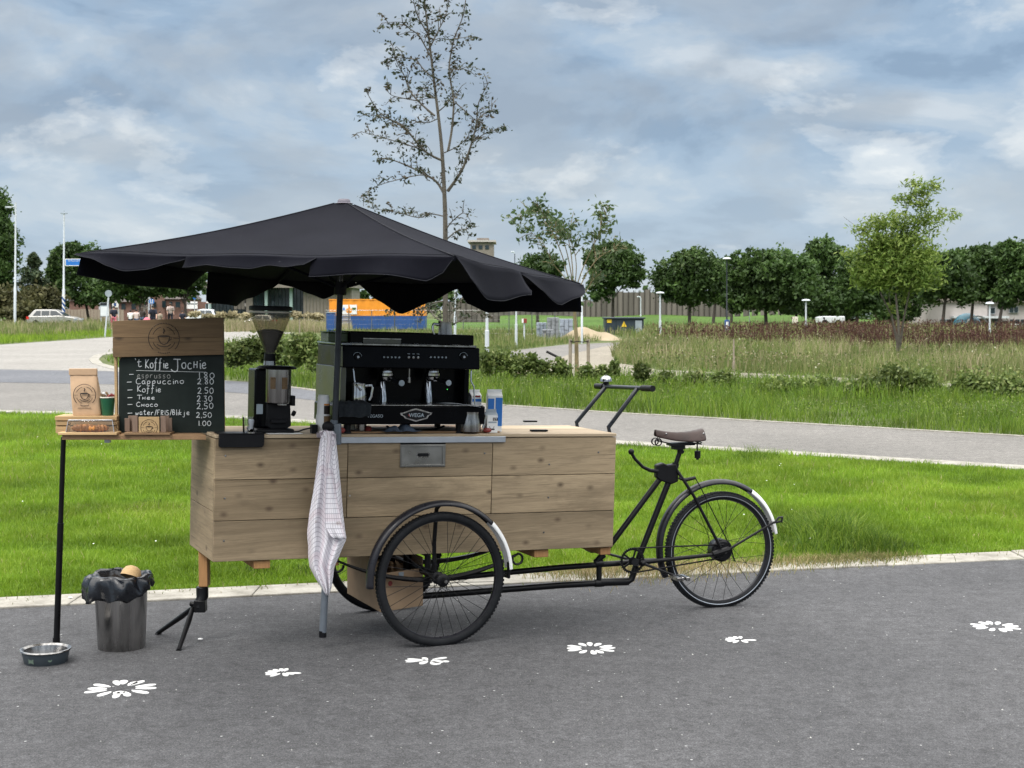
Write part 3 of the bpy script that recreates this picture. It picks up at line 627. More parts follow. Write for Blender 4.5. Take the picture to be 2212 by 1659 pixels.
def tree(name, label, Y, trunkpx, blobs, n, size, mat, bark, group=None, tr=(.16, .06), branches=4, cat='tree', sub=26, clump=.28):
    u0, u1, vt = trunkpx; base = at(u0, 0, Y); base.z = 0
    root = empty(name, Vector((base.x, base.y, 0)), label, cat, group)
    top_ = at(u1, vt, Y); mb = MB()
    mid = base.lerp(top_, .55)+Vector((random.uniform(-.1, .1), 0, 0))
    mb.tube([base, mid, top_], [tr[0], (tr[0]+tr[1])/2, tr[1]], 8)
    blobs = blobs+[(u+ru*.95*math.cos(a_), v-rv*.85*abs(math.sin(a_))+rv*.15, ru*s_, rv*s_*1.1) for (u, v, ru, rv) in blobs for a_, s_ in ((random.uniform(0, PI), random.uniform(.22, .42)), (random.uniform(0, PI), random.uniform(.18, .34)))]
    bl = pxblobs(Y, blobs)
    for b in bl[:branches+3]:
        c = Vector(b[0]); s = base.lerp(top_, random.uniform(.5, .85)); m = s.lerp(c, .5)+Vector((0, 0, .1*(c-s).length))
        mb.tube([s, m, c], [tr[1]*.9, tr[1]*.6, tr[1]*.25], 6)
    mb.build('trunk', bark, root)
    P, r = blobpts(bl, n, sub, clump); V, F, r = cards(P, size, r)
    raw('crown', V, F, r, mat, root); return root
DG = 'round dark green trees in the far row'
tree('round_tree', 'leftmost round green tree of the far row, behind the umbrella edge', 135, (1162, 1160, 600), [(1160, 590, 48, 38), (1180, 575, 34, 26), (1130, 600, 34, 30)], 7980, 0.177, M['dark'], M['barkdark'], DG)
tree('round_tree', 'round green tree above the noise barrier left of the gap of sky', 130, (1326, 1326, 600), [(1326, 585, 52, 40), (1350, 565, 34, 34), (1300, 560, 36, 34), (1330, 545, 30, 24), (1300, 625, 30, 28), (1370, 600, 24, 26)], 12350, 0.177, M['dark'], M['barkdark'], DG)
tree('round_tree', 'round green tree right of the gap of sky with the disc lamp before it', 128, (1493, 1490, 610), [(1470, 600, 54, 44), (1510, 590, 48, 44), (1490, 562, 40, 24), (1440, 610, 30, 30), (1530, 620, 34, 40), (1480, 640, 36, 24)], 15200, 0.177, M['dark'], M['barkdark'], DG)
tree('round_tree', 'narrow green tree between two rounder trees beside the dark lamp', 140, (1545, 1547, 600), [(1550, 590, 22, 34), (1556, 625, 26, 34), (1545, 570, 14, 14)], 4940, 0.177, M['dark'], M['barkdark'], DG)
tree('round_tree', 'broad round green tree with forked dark trunk above the red weeds', 112, (1662, 1652, 625), [(1665, 580, 62, 42), (1620, 610, 50, 44), (1700, 620, 56, 48), (1650, 640, 54, 36), (1600, 570, 28, 24), (1640, 555, 34, 20), (1730, 590, 34, 34), (1585, 650, 26, 24)], 20900, 0.163, M['dark'], M['barkdark'], DG)
tree('round_tree', 'tall very dark green tree behind the broad tree', 140, (1780, 1780, 600), [(1785, 550, 42, 36), (1760, 580, 36, 40), (1810, 590, 38, 46), (1770, 640, 46, 44), (1820, 650, 40, 40), (1775, 530, 24, 16)], 15200, 0.184, M['dark'], M['barkdark'], DG)
tree('round_tree', 'dark green tree just left of the light green feathery tree', 125, (1858, 1856, 620), [(1850, 590, 38, 40), (1870, 630, 40, 46), (1835, 640, 34, 40), (1880, 575, 30, 26)], 12350, 0.177, M['dark'], M['barkdark'], DG)
tree('round_tree', 'dark green mass of a tree behind the feathery tree', 135, (1935, 1935, 600), [(1930, 600, 46, 46), (1960, 640, 46, 46), (1910, 650, 40, 40), (1975, 570, 36, 34), (1940, 680, 42, 20)], 14250, 0.184, M['dark'], M['barkdark'], DG)
tree('round_tree', 'dark green tree with forked trunk left of the pale building windows', 115, (2046, 2046, 620), [(2040, 590, 44, 38), (2070, 610, 40, 36), (2020, 620, 36, 36), (2050, 565, 34, 22), (2085, 640, 26, 20)], 13300, 0.170, M['dark'], M['barkdark'], DG)
tree('round_tree', 'tallest round green tree at the right, over the pale building', 125, (2108, 2110, 600), [(2130, 560, 52, 34), (2100, 590, 44, 36), (2155, 590, 46, 44), (2120, 625, 50, 26), (2080, 560, 30, 24)], 15200, 0.177, M['dark'], M['barkdark'], DG)
tree('round_tree', 'green tree cut by the right border over the white car', 120, (2168, 2172, 610), [(2190, 560, 40, 36), (2205, 610, 44, 40), (2170, 640, 26, 24), (2230, 580, 40, 40), (2180, 535, 26, 16)], 14250, 0.177, M['dark'], M['barkdark'], DG)
tree('round_tree', 'dark tree filling the gap between the broad round tree and the tallest dark one', 150, (1725, 1722, 620), [(1720, 600, 40, 44), (1740, 640, 44, 42), (1705, 650, 40, 34)], 4200, .27, M['dark'], M['barkdark'], DG)
tree('round_tree', 'low dark tree under the tall dark crown left of the feathery tree', 150, (1815, 1818, 640), [(1800, 650, 44, 36), (1835, 660, 40, 34), (1775, 670, 40, 28)], 4200, .27, M['dark'], M['barkdark'], DG)
tree('round_tree', 'dark tree right behind the feathery tree crown', 150, (1998, 1996, 620), [(1990, 600, 42, 46), (2010, 640, 40, 44), (1980, 660, 40, 34), (2005, 570, 30, 26)], 5200, .27, M['dark'], M['barkdark'], DG)
tree('round_tree', 'dark tree in the gap left of the tallest right hand tree', 150, (2085, 2084, 620), [(2080, 590, 36, 40), (2090, 620, 38, 32), (2075, 560, 26, 24)], 3600, .27, M['dark'], M['barkdark'], DG)
tree('round_tree', 'dark tree between the forked disc lamp tree and the broad round tree', 150, (1585, 1584, 620), [(1580, 600, 30, 38), (1590, 635, 34, 34), (1575, 575, 22, 20)], 3000, .27, M['dark'], M['barkdark'], DG)
tree('round_tree', 'round green tree of the far row just beyond the right border', 125, (2262, 2262, 610), [(2270, 575, 48, 38), (2250, 610, 44, 36), (2290, 610, 44, 40)], 3600, .27, M['dark'], M['barkdark'], DG)
tree('round_tree', 'last round green tree of the far row, well beyond the right border', 125, (2350, 2350, 610), [(2350, 580, 52, 40), (2330, 615, 44, 36), (2380, 610, 44, 40)], 3600, .27, M['dark'], M['barkdark'], DG)
tree('leafy_tree', 'olive green tree beyond the left border', 150, (-130, -130, 580), [(-130, 560, 50, 50), (-110, 610, 50, 44), (-160, 600, 44, 44)], 4500, .28, M['dark'], M['barkdark'])
tree('leafy_tree', 'farther olive green tree beyond the left border', 155, (-240, -240, 590), [(-240, 570, 55, 46), (-210, 615, 50, 40), (-270, 610, 50, 44)], 4500, .28, M['dark'], M['barkdark'])
# left group
tree('leafy_tree', 'big olive green tree cut by the left border beside the tall street lamp', 150, (-40, -42, 560), [(-15, 520, 50, 50), (-20, 450, 40, 46), (0, 575, 42, 40), (-30, 620, 50, 44), (-5, 495, 30, 24), (5, 545, 32, 22)], 20900, 0.190, M['dark'], M['barkdark'])
tree('leafy_tree', 'dark green tree behind the blue street name sign', 150, (183, 178, 600), [(150, 590, 40, 36), (185, 570, 46, 36), (215, 610, 44, 36), (140, 550, 26, 24), (165, 540, 26, 18), (195, 640, 52, 22), (230, 590, 30, 30), (130, 620, 26, 26)], 19000, 0.204, M['dark'], M['barkdark'])
tree('leafy_tree', 'mid green tree seen under the left corner of the umbrella', 120, (300, 300, 620), [(300, 620, 52, 30), (250, 615, 40, 30), (345, 612, 44, 26), (320, 590, 44, 20), (275, 600, 40, 20)], 13300, 0.170, M['dark'], M['barkdark'])
tree('leafy_tree', 'green tree behind the brick house, seen through the split in the valance', 135, (395, 395, 620), [(395, 615, 42, 26), (415, 600, 30, 18), (370, 620, 30, 22)], 7600, 0.184, M['dark'], M['barkdark'])
def seedheads():
    for nm, poly, uv, n, zz, sz, mat, seed, lb in (
        ('meadow_seed_heads', RM_, (1290, 2300, 704, 880), 26000, .50, .032, M['seed'], 51, 'beige seed heads and dry stalks over the right meadow'),
        ('meadow_seed_heads', RM_, (1290, 2300, 704, 880), 16000, .42, .04, M['bush'], 52, 'green leafy herbs among the meadow weeds'),
        ('dock_seed_heads', DK, (1350, 2290, 712, 792), 32000, .85, .034, M['dock'], 23, 'dark red dock seed heads in drifts'),
        ('verge_herbs', [(p.x, p.y) for p in vp], (200, 2272, 735, 950), 42000, .40, .030, M['bush'], 54, 'leafy herbs and seedlings in the verge grass'),
        ('verge_herbs', [(p.x, p.y) for p in vp], (200, 2272, 735, 860), 5000, .40, .022, M['seed'], 55, 'pale flower heads scattered over the verge')):
        xy = scatter_px(n, *uv); pl_ = poly if poly[0] is not RM_[0] and not isinstance(poly[0][0], int) else [(p.x, p.y) for p in G2(*poly)]
        xy = xy[inpoly(xy[:, 0], xy[:, 1], pl_)]; a = noise2(xy[:, 0], xy[:, 1], .22, seed); b = noise2(xy[:, 0], xy[:, 1], .9, seed+1); c = noise2(xy[:, 0], xy[:, 1], 2.4, seed+2)
        m = (a*.7+b*.55 > .66+.1*RNG.random(len(xy))) if 'dock' in nm else (b*.5+c*.6+RNG.normal(0, .12, len(xy)) > .58)
        xy = xy[m]; b = b[m]; z = zz*(.35+.75*b)*RNG.uniform(.45, 1.1, len(xy)); V, F, r = cards(np.stack([xy[:, 0], xy[:, 1], z], 1), sz*xy[:, 1]/40, RNG.random(len(xy))); o = raw(nm, V, F, r, mat); tag(o, lb, None, None, 'stuff')
def conifer(name, label, Y, u, v0, v1, hw, n, size, mat, seed):
    r_ = np.random.default_rng(seed); k = Y/FPX; base = at(u, v1, Y); base.z = 0; tp = at(u, v0, Y)
    root = empty(name, Vector((base.x, base.y, 0)), label, 'tree')
    mb = MB(); mb.tube([base, base.lerp(tp, .6), tp], [.12, .07, .015], 7); H = tp.z; Pts = []; R = []
    for i in range(46):
        f = (i+.5)/46; z = H*(.12+.86*f); L = hw*k*(1-f)**.75*r_.uniform(.6, 1.15)+.12; a = r_.uniform(0, 2*PI); c = base.lerp(tp, z/H)
        e = c+Vector((math.cos(a)*L, math.sin(a)*L, L*(.15+.5*f))); c = Vector((c.x, c.y, z)); mb.tube([c, e], [.02, .006], 4, cap=False)
        m = int(n/46*(1.2-f*.6)); tt = r_.random(m)**.6; q = np.array(c)+(np.array(e)-np.array(c))*tt[:, None]+r_.normal(0, .09+.05*L, (m, 3)); Pts.append(q); R.append(r_.random(m))
    mb.build('trunk', M['barkdark'], root); P = np.concatenate(Pts); V, F, r = cards(P, size, np.concatenate(R), .5, .35); raw('crown', V, F, r, mat, root)
conifer('conifer_tree', 'sparse conifer with up-swept branches between the two left lamp posts', 142, 72, 548, 700, 40, 5200, .27, M['conif'], 4)
conifer('conifer_tree', 'dark pointed conifer against the left of the blue sign pole', 146, 118, 548, 700, 34, 4600, .30, M['dark'], 9)
def bushes(name, label, lst, mat, n, size, group, cat='shrub'):
    if mat is M['olive']: size *= .5
    for i, (lb, Y, bl) in enumerate(lst):
        b = pxblobs(Y, bl); xs = [q[0][0] for q in b]; c = Vector((sum(xs)/len(xs), Y, 0))
        P, r = blobpts(b, int(n*sum(q[2]*q[3] for q in bl)/1500), 7, .5, .1); k = P[:, 2] > 0; P = P[k]; r = r[k]
        V, F, r = cards(P, size*Y/30, r); o = raw(name, V, F, r, mat, None, None, tuple(c)); tag(o, lb, cat, group)
bushes('shrub', '', [
    ('brownish olive shrub at the left border behind the silver car', 138, [(10, 655, 36, 32), (45, 665, 30, 24)]),
    ('olive shrub mass behind the roof of the silver car', 140, [(75, 650, 34, 26), (105, 645, 26, 24), (95, 665, 40, 20)]),
    ('dark low shrub left of the silver car tailgate', 136, [(35, 680, 22, 20), (60, 670, 20, 18)])], M['olive'], 2600, .10, 'olive shrubs behind the estate car')
bushes('shrub', '', [
    ('shrub clump right of the menu board header', 33, [(505, 768, 22, 26), (535, 758, 24, 26)]),
    ('shrub clump behind the grinder hopper', 33, [(570, 752, 30, 30), (605, 760, 26, 28)]),
    ('leafy shrub clump right of the grinder hopper', 31, [(640, 758, 26, 32), (672, 748, 24, 30)]),
    ('leafy shrub clump just left of the espresso machine', 31, [(700, 770, 28, 34), (725, 745, 26, 26)])], M['bush'], 2300, .05, 'shrubs between the dark lane and the side road')
bushes('shrub', '', [
    ('young leafy shrub right of the espresso machine', 33, [(1055, 785, 20, 30), (1085, 778, 18, 22)]),
    ('young leafy shrub left of the staked tree', 33, [(1120, 790, 20, 26), (1150, 782, 14, 22), (1175, 798, 18, 20)]),
    ('leafy sapling cluster between staked tree and bell', 33, [(1212, 798, 18, 22), (1265, 806, 16, 18)]),
    ('leafy upright saplings right of the tree stakes', 33, [(1328, 795, 9, 28), (1300, 808, 16, 18)]),
    ('leafy sapling right of the handlebar', 31, [(1385, 805, 14, 26), (1440, 818, 20, 16)]),
    ('low shrub beside the pale marker post', 30, [(1500, 822, 26, 18), (1560, 820, 26, 18)]),
    ('shrubs beyond the path above the rear wheel', 28, [(1680, 838, 44, 24), (1760, 842, 44, 26)]),
    ('green shrubs beyond the path near the right border', 27, [(1880, 845, 46, 32), (1980, 838, 50, 40), (1930, 820, 30, 30)]),
    ('pale green shrub beyond the path at the right border', 27, [(2100, 838, 46, 34), (2180, 845, 46, 38)])], M['bush'], 3000, .048, 'leafy saplings and shrubs on the verge beyond the path')
seedheads()
bushes('ornamental_grass', '', [
    ('straw plume grass left of the lamp by the glass building', 118, [(452, 683, 16, 5), (480, 681, 14, 5)]),
    ('straw plume grass in front of the glass building columns', 118, [(505, 680, 16, 5), (533, 682, 12, 5)]),
    ('straw plume grass beside the white triangle sign', 118, [(420, 678, 14, 5)]),
    ('straw plume grass behind the grinder lid', 118, [(640, 680, 14, 5)]),
    ('straw plume grass left of the orange container', 118, [(668, 682, 12, 6), (690, 684, 10, 6)])], M['plume'], 5200, .05, 'straw plume grasses before the glass building', 'ornamental grass')
# tall sparse tree behind the machine
def limbtree(name, label, Y, limbs, tw, leafmat, barkmat, lsize, per, seed, base_uv, trunk_r, clus=.10, flat=.6, bare=.25):
    r_ = np.random.default_rng(seed); root = empty(name, Vector((at(base_uv, 0, Y).x, Y, 0)), label, 'tree'); mb = MB(); tws = MB(); L = []; R = []
    k = Y/FPX
    for li, (pts, r0, r1, dy) in enumerate(limbs):
        m = len(pts); P = [at(u, v, Y+dy*i/(m-1)) for i, (u, v) in enumerate(pts)]
        Q = []                                    # smooth the polyline
        for i in range(m-1):
            p0 = P[max(0, i-1)]; p1 = P[i]; p2 = P[i+1]; p3 = P[min(m-1, i+2)]
            for t in (0, .25, .5, .75):
                Q.append(.5*((2*p1)+(p2-p0)*t+(2*p0-5*p1+4*p2-p3)*t*t+(3*p1-p0-3*p2+p3)*t**3))
        Q.append(P[-1]); n = len(Q); rs = [r0+(r1-r0)*(i/(n-1))**.8 for i in range(n)]
        if li == 0: Q[0] = Vector((Q[0].x, Q[0].y, 0))
        mb.tube(Q, rs, 8 if li == 0 else 6)
        if li == 0 and tw == 0: continue
        seg = [(Q[i+1]-Q[i]).length for i in range(n-1)]; tot = sum(seg); cnt = int(tot*per)
        for j in range(cnt):
            f = (j+r_.random())/cnt
            if li == 0 and f < .62: continue
            if f < bare: continue
            i = min(n-2, int(f*(n-1))); a = Q[i].lerp(Q[i+1], f*(n-1)-i); tl = (.10+.24*r_.random())*(1.2-.5*f)*tw
            dr = (Q[i+1]-Q[i]).normalized(); sd = Vector(r_.normal(0, 1, 3)); sd = (sd-dr*sd.dot(dr)).normalized()
            e = a+(dr*.6+sd*.8+Vector((0, 0, .1))).normalized()*tl; mid = a.lerp(e, .5)+Vector((0, 0, .03))
            tws.tube([a, mid, e], [.008*Y/27, .006*Y/27, .004*Y/27], 4, cap=False)
            c = int(7+r_.random()*9); tt = r_.random(c)*.85+.15; q = np.array(a)+(np.array(e)-np.array(a))*tt[:, None]+r_.normal(0, 1, (c, 3))*np.array([clus, clus, clus*.45]); L.append(q); R.append(np.full(c, r_.random()*.7)+r_.random(c)*.3)
    tk = mb.build('trunk', barkmat, root); tws.build('twigs', barkmat, root, smooth=False)['kind'] = 'stuff'
    P = np.concatenate(L); V, F, r = cards(P, lsize, np.concatenate(R), flat, .5); raw('crown', V, F, r, leafmat, root); return root
limbtree('sparse_tree', 'tall thin sparse tree rising behind the umbrella and espresso machine', 27, [
    ([(962, 905), (962, 700), (962, 500), (960, 420), (955, 330), (948, 260), (938, 180), (928, 95), (918, 10), (912, -70)], .058, .009, 0),
    ([(967, 413), (985, 388), (1001, 361), (1018, 312), (1029, 267), (1034, 222), (1056, 178)], .032, .006, -.5),
    ([(960, 420), (942, 392), (907, 371), (852, 347), (814, 342)], .028, .006, .6),
    ([(930, 384), (907, 378), (852, 390), (814, 402), (781, 422)], .014, .005, -.7),
    ([(956, 347), (930, 335), (907, 316), (873, 274), (843, 258), (817, 240), (788, 192)], .024, .006, -.8),
    ([(940, 340), (907, 322), (870, 310), (834, 299), (779, 284)], .018, .005, .9),
    ([(907, 316), (880, 285), (850, 262), (815, 250), (785, 249)], .014, .005, .4),
    ([(939, 250), (907, 222), (885, 195), (873, 163), (858, 135), (846, 92)], .020, .006, .5),
    ([(903, 218), (870, 212), (845, 205), (834, 190)], .012, .004, -.4),
    ([(968, 326), (976, 280), (980, 222), (974, 180), (970, 149), (975, 110), (982, 80), (1001, 30), (1012, -50)], .026, .008, .7),
    ([(935, 132), (907, 80), (885, 62), (866, 48), (824, 50)], .014, .005, -.5),
    ([(938, 170), (915, 150), (895, 128), (850, 125), (832, 128)], .014, .005, .6),
    ([(984, 222), (1005, 240), (1030, 262), (1040, 270)], .012, .004, .3),
    ([(1020, 308), (1045, 290), (1070, 280), (1090, 272)], .012, .004, -.4),
    ([(1029, 262), (1045, 245), (1060, 240), (1071, 237)], .010, .004, .4),
    ([(960, 330), (985, 318), (1010, 300), (1030, 296)], .012, .004, .5),
    ([(970, 150), (990, 150), (1003, 146), (1017, 143)], .010, .004, -.3),
    ([(980, 84), (995, 82), (1008, 80), (1017, 76)], .010, .004, .3),
    ([(930, 100), (950, 60), (965, 25), (975, -40)], .014, .005, .4),
    ([(925, 75), (905, 40), (895, 10), (888, -50)], .014, .005, -.4),
    ([(948, 255), (925, 265), (905, 262), (890, 270)], .010, .004, .5),
    ([(945, 215), (925, 205), (915, 190), (900, 188)], .012, .004, .7),
    ([(948, 240), (965, 225), (978, 205), (990, 200)], .012, .004, -.6),
    ([(961, 468), (930, 462), (905, 470), (870, 462), (835, 455), (805, 451)], .014, .005, .4),
    ([(961, 500), (975, 480), (1000, 460), (1012, 470)], .014, .005, -.4),
    ([(962, 520), (985, 500), (1005, 495), (1012, 510)], .014, .005, .4),
    ([(962, 650), (935, 655), (905, 668), (870, 664), (840, 672)], .018, .006, -.6),
    ([(962, 690), (985, 665), (1000, 640), (1012, 620)], .016, .006, .5),
    ([(962, 700), (940, 685), (925, 670), (905, 690)], .016, .006, .6),
    ([(962, 710), (1000, 690), (1030, 678), (1055, 680)], .014, .005, -.5)],
    1.0, M['tallleaf'], M['bark'], .042, 10.5, 5, 962, .08, .055, .6, .12)
limbtree('young_tree', 'young staked tree with arching light green branches right of the umbrella', 36, [
    ([(1246, 812), (1245, 735), (1242, 690), (1240, 650), (1236, 610)], .055, .03, 0),
    ([(1240, 640), (1225, 590), (1210, 540), (1185, 490), (1150, 455), (1108, 478)], .02, .005, .5),
    ([(1238, 620), (1228, 560), (1212, 510), (1180, 470), (1155, 440)], .018, .005, -.6),
    ([(1238, 610), (1235, 560), (1225, 510), (1200, 480), (1170, 462)], .018, .005, .8),
    ([(1240, 640), (1255, 590), (1275, 545), (1292, 510), (1300, 480), (1314, 450)], .018, .005, -.5),
    ([(1242, 650), (1262, 600), (1290, 560), (1320, 540), (1340, 525)], .018, .005, .6),
    ([(1240, 640), (1220, 600), (1195, 570), (1170, 520), (1140, 500)], .016, .005, .3),
    ([(1240, 630), (1245, 580), (1240, 540), (1225, 500), (1240, 480)], .016, .005, -.4),
    ([(1242, 655), (1265, 630), (1285, 600), (1300, 590)], .014, .005, .5)],
    1.5, M['rowan'], M['barkyel'], .075, 11, 8, 1246, .12, .13, .2, .42)
rt = empty('feathery_tree', Vector((at(1945, 0, 46).x, 46, 0)), 'light yellow green feathery tree with several thin stems in the right meadow', 'tree')
mb = MB(); b0 = at(1950, 0, 46); b0.z = 0
for (pts, r0, r1) in ([[(1938, 740), (1925, 680), (1905, 640), (1893, 610), (1880, 570)], .07, .02], [[(1942, 740), (1940, 690), (1935, 640), (1940, 580), (1945, 520), (1955, 470), (1968, 420)], .08, .012], [[(1945, 740), (1952, 690), (1960, 650), (1968, 610), (1985, 560), (2010, 500)], .07, .02], [[(1940, 735), (1930, 700), (1920, 640), (1925, 590), (1930, 540)], .05, .02], [[(1900, 620), (1880, 560), (1850, 490), (1822, 468)], .02, .006], [[(1968, 620), (1990, 600), (2010, 580)], .03, .01]):
    P = [at(u, v, 46+random.uniform(-.3, .3)) for u, v in pts]
    if pts[0][1] > 700: P = [b0]+P
    mb.tube(P, [(r0+(r1-r0)*i/(len(P)-1))*.62 for i in range(len(P))], 7)
mb.build('trunk', M['bark'], rt)
bl = pxblobs(46, [(1930, 560, 80, 42), (1890, 570, 50, 36), (1980, 570, 50, 36), (1920, 600, 70, 26), (1880, 610, 40, 18), (1975, 610, 44, 22), (1900, 530, 40, 22), (1950, 525, 44, 22), (1860, 590, 26, 16)])
P, r = blobpts(bl, 10500, 6, .62, .1); bl = pxblobs(46, [(1895, 485, 34, 24), (1925, 478, 40, 26), (1960, 485, 40, 28), (2010, 478, 44, 22), (2048, 464, 30, 14), (1985, 440, 34, 22), (1990, 412, 36, 18), (1972, 398, 26, 14), (2015, 400, 22, 14), (1955, 430, 24, 14), (1858, 492, 26, 14), (1900, 515, 60, 22), (1970, 515, 56, 22), (1955, 645, 12, 26), (1925, 665, 9, 20), (1850, 545, 34, 16), (2020, 600, 24, 20), (2005, 545, 30, 22)])
P2, r2 = blobpts(bl, 4300, 5, .66, .05); V, F, r = cards(np.concatenate([P, P2]), .085, np.concatenate([r, np.clip(r2+.15, 0, 1)]), .3, .32); raw('crown', V, F, r, M['acacia'], rt)
# ================================================================== the cargo tricycle
def loc(M, x, y, z): return M @ Vector((x, y, z))
TR = empty('cargo_tricycle', G @ Matrix.Translation((1.085, .285, 0)), 'black cargo tricycle with long weathered wooden box used as a coffee cart', 'cargo bike')
# --- wooden box: separate planks with fine joints
def plank(mb, s0, s1, t0, t1, h0, h1, r=None): mb.box(s0+.0015, s1-.0015, t0, t1, h0+.0015, h1-.0015, r=r)
j1, _ = pick(A, 751, 1000, 0); j2, _ = pick(A, 1063.5, 1000, 0)
hs = [0, .193, .386, BH-.0]
mb = MB(A); random.seed(11)
for a, b, rws in ((0, j1, (1, 2)), (j1, j2, (1, 2)), (j2, BL, (1, 2)), (0, BL, (0,))):
    for k in rws: plank(mb, a, b, 0, .022, hs[k]-(.004 if k else 0)*0, hs[k+1])
box = mb.build('box_front', M['planks'], TR, bevel=.0022)
mb = MB(A)
for k in range(3): plank(mb, 0, BL, BW-.022, BW, hs[k], hs[k+1])
mb.build('box_back', M['planks'], TR, bevel=.002)
def woody(nm, base, ax):   # same wood with its grain along another axis
    return wood(nm, *base, axis=ax)
M['planksy'] = wood('weathered end planks', (.20, .145, .085), (.40, .305, .195), (.07, .045, .028), axis=1, kp='yz', dirt=.4)
for s0, s1, rr in ((.0005, .0225, .9), (BL-.0225, BL-.0005, .35)):
    mb = MB(A)
    for k, (a, b) in enumerate(((0, .235), (.235, BH))): mb.box(s0, s1, .0235, BW-.0235, a+.0015, b-.0015, r=rr)
    mb.build('box_end', M['planksy'], TR, bevel=.002)
mb = MB(A)
for k in range(5): plank(mb, -.0, BL, -.004+k*.1145, -.004+(k+1)*.1145, BH+.001, BH+.021)
mb.build('box_top', M['topwood'], TR, bevel=.003)
mb = MB(A); mb.box(.03, BL-.03, .03, BW-.03, -.002, .012); mb.build('box_floor', M['planks'], TR)
# beams and dark gap line where planks meet the corner
for s, wdt in ((.20, .08), (.55, .07), (1.66, .08), (2.04, .06)):
    mb = MB(A); mb.box(s, s+wdt, .02, BW-.02, -.042, -.003); mb.build('floor_beam', M['orangewood'], TR, bevel=.003)
mb = MB(A)
for (s, h) in ((2.0, .5), (1.72, .27), (1.72, .44), (1.70, .09), (.05, .1), (.05, .3), (.05, .5), (.66, .3), (1.36, .5)):
    mb = MB(A); mb.lathe([(.0, 0), (.0045, 0), (.0045, .002), (0, .0025)], 10, Matrix.Translation((s, 0, h)) @ Matrix.Rotation(PI/2, 4, 'X')); mb.build('screw', M['steel'], TR)
pass
TOPH = BH+.021
# --- side shelf at the left with its black leg
mb = MB(); z1 = ZS = 1.052
e0 = loc(A, 0, .02, 0); ex = [A @ Vector((0, t, BH)) for t in (.0, .16, .36)]
def endx(y): # x of the box end at depth y
    t = (y-A.translation.y)/.9187; return A.translation.x-.395*t-.006
YN, YF = 6.955, 7.27
for k, (ya, yb) in enumerate(((YN, 7.06), (7.063, 7.165), (7.168, YF))):
    xl = gp(0, 0).x*0+at(133, 945, 6.95).x-(.0, .015, .04)[k]
    mb.prism([(xl, ya), (endx(ya), ya), (endx(yb), yb), (xl, yb)], z1-.024, z1)
sh = mb.build('side_shelf', M['shelfwood'], TR, bevel=.002)
mb = MB(); lt = at(137.5, 957, 7.12); lb = gp(122, 1392); lt.z = ZS-.025; mb.tube([lt, lt.lerp(lb, .42)], .0125, 12)
mb.tube([lt.lerp(lb, .41), lb+Vector((0, 0, .003))], .0155, 12); mb.tube([lb+Vector((0, 0, .0)), lb+Vector((0, 0, .035))], .018, 12)
mb.build('leg', M['blk'], sh)
mb = MB(); c = at(231, 960, 7.0); mb.box(c.x-.012, c.x+.012, c.y, c.y+.03, ZS-.042, ZS-.026); mb.build('bracket', M['alu'], sh)
# --- front stand: wooden bracket, black casting, two legs
mb = MB(); a = at(440, 1196, 7.22); b = at(436, 1268, 7.2)
mb.prism([(a.x-.022, a.y-.02), (a.x+.022, a.y-.02), (a.x+.022, a.y+.05), (a.x-.022, a.y+.05)], b.z, a.z+.02)
st = mb.build('stand_bracket', M['orangewood'], TR, bevel=.003)
mb = MB(); ap = at(430, 1308, 7.2)
mb.tube([b+Vector((0, .01, .0)), b+Vector((0.0, .01, -.05)), ap+Vector((.01, 0, .03)), ap+Vector((0, 0, -.01))], [.03, .03, .026, .034], 10)
mb.box(ap.x-.02, ap.x+.035, ap.y-.03, ap.y+.03, ap.z-.03, ap.z+.03)
mb.tube([ap+Vector((-.045, 0, .01)), ap+Vector((.02, 0, 0))], .014, 8)
mb.build('casting', M['blk'], st, bevel=.004)
for (u, v) in ((340, 1373), (386, 1409)):
    mb = MB(); f_ = gp(u, v); s0 = ap+Vector((-.03, 0, -.01)); mb.tube([s0, s0.lerp(f_, .3), f_+Vector((0, 0, .012))], [.011, .014, .0105], 10)
    mb.tube([f_+(s0-f_)*.06, f_+Vector((0, 0, .004))], [.013, .0155], 10); mb.build('leg', M['blk'], st)
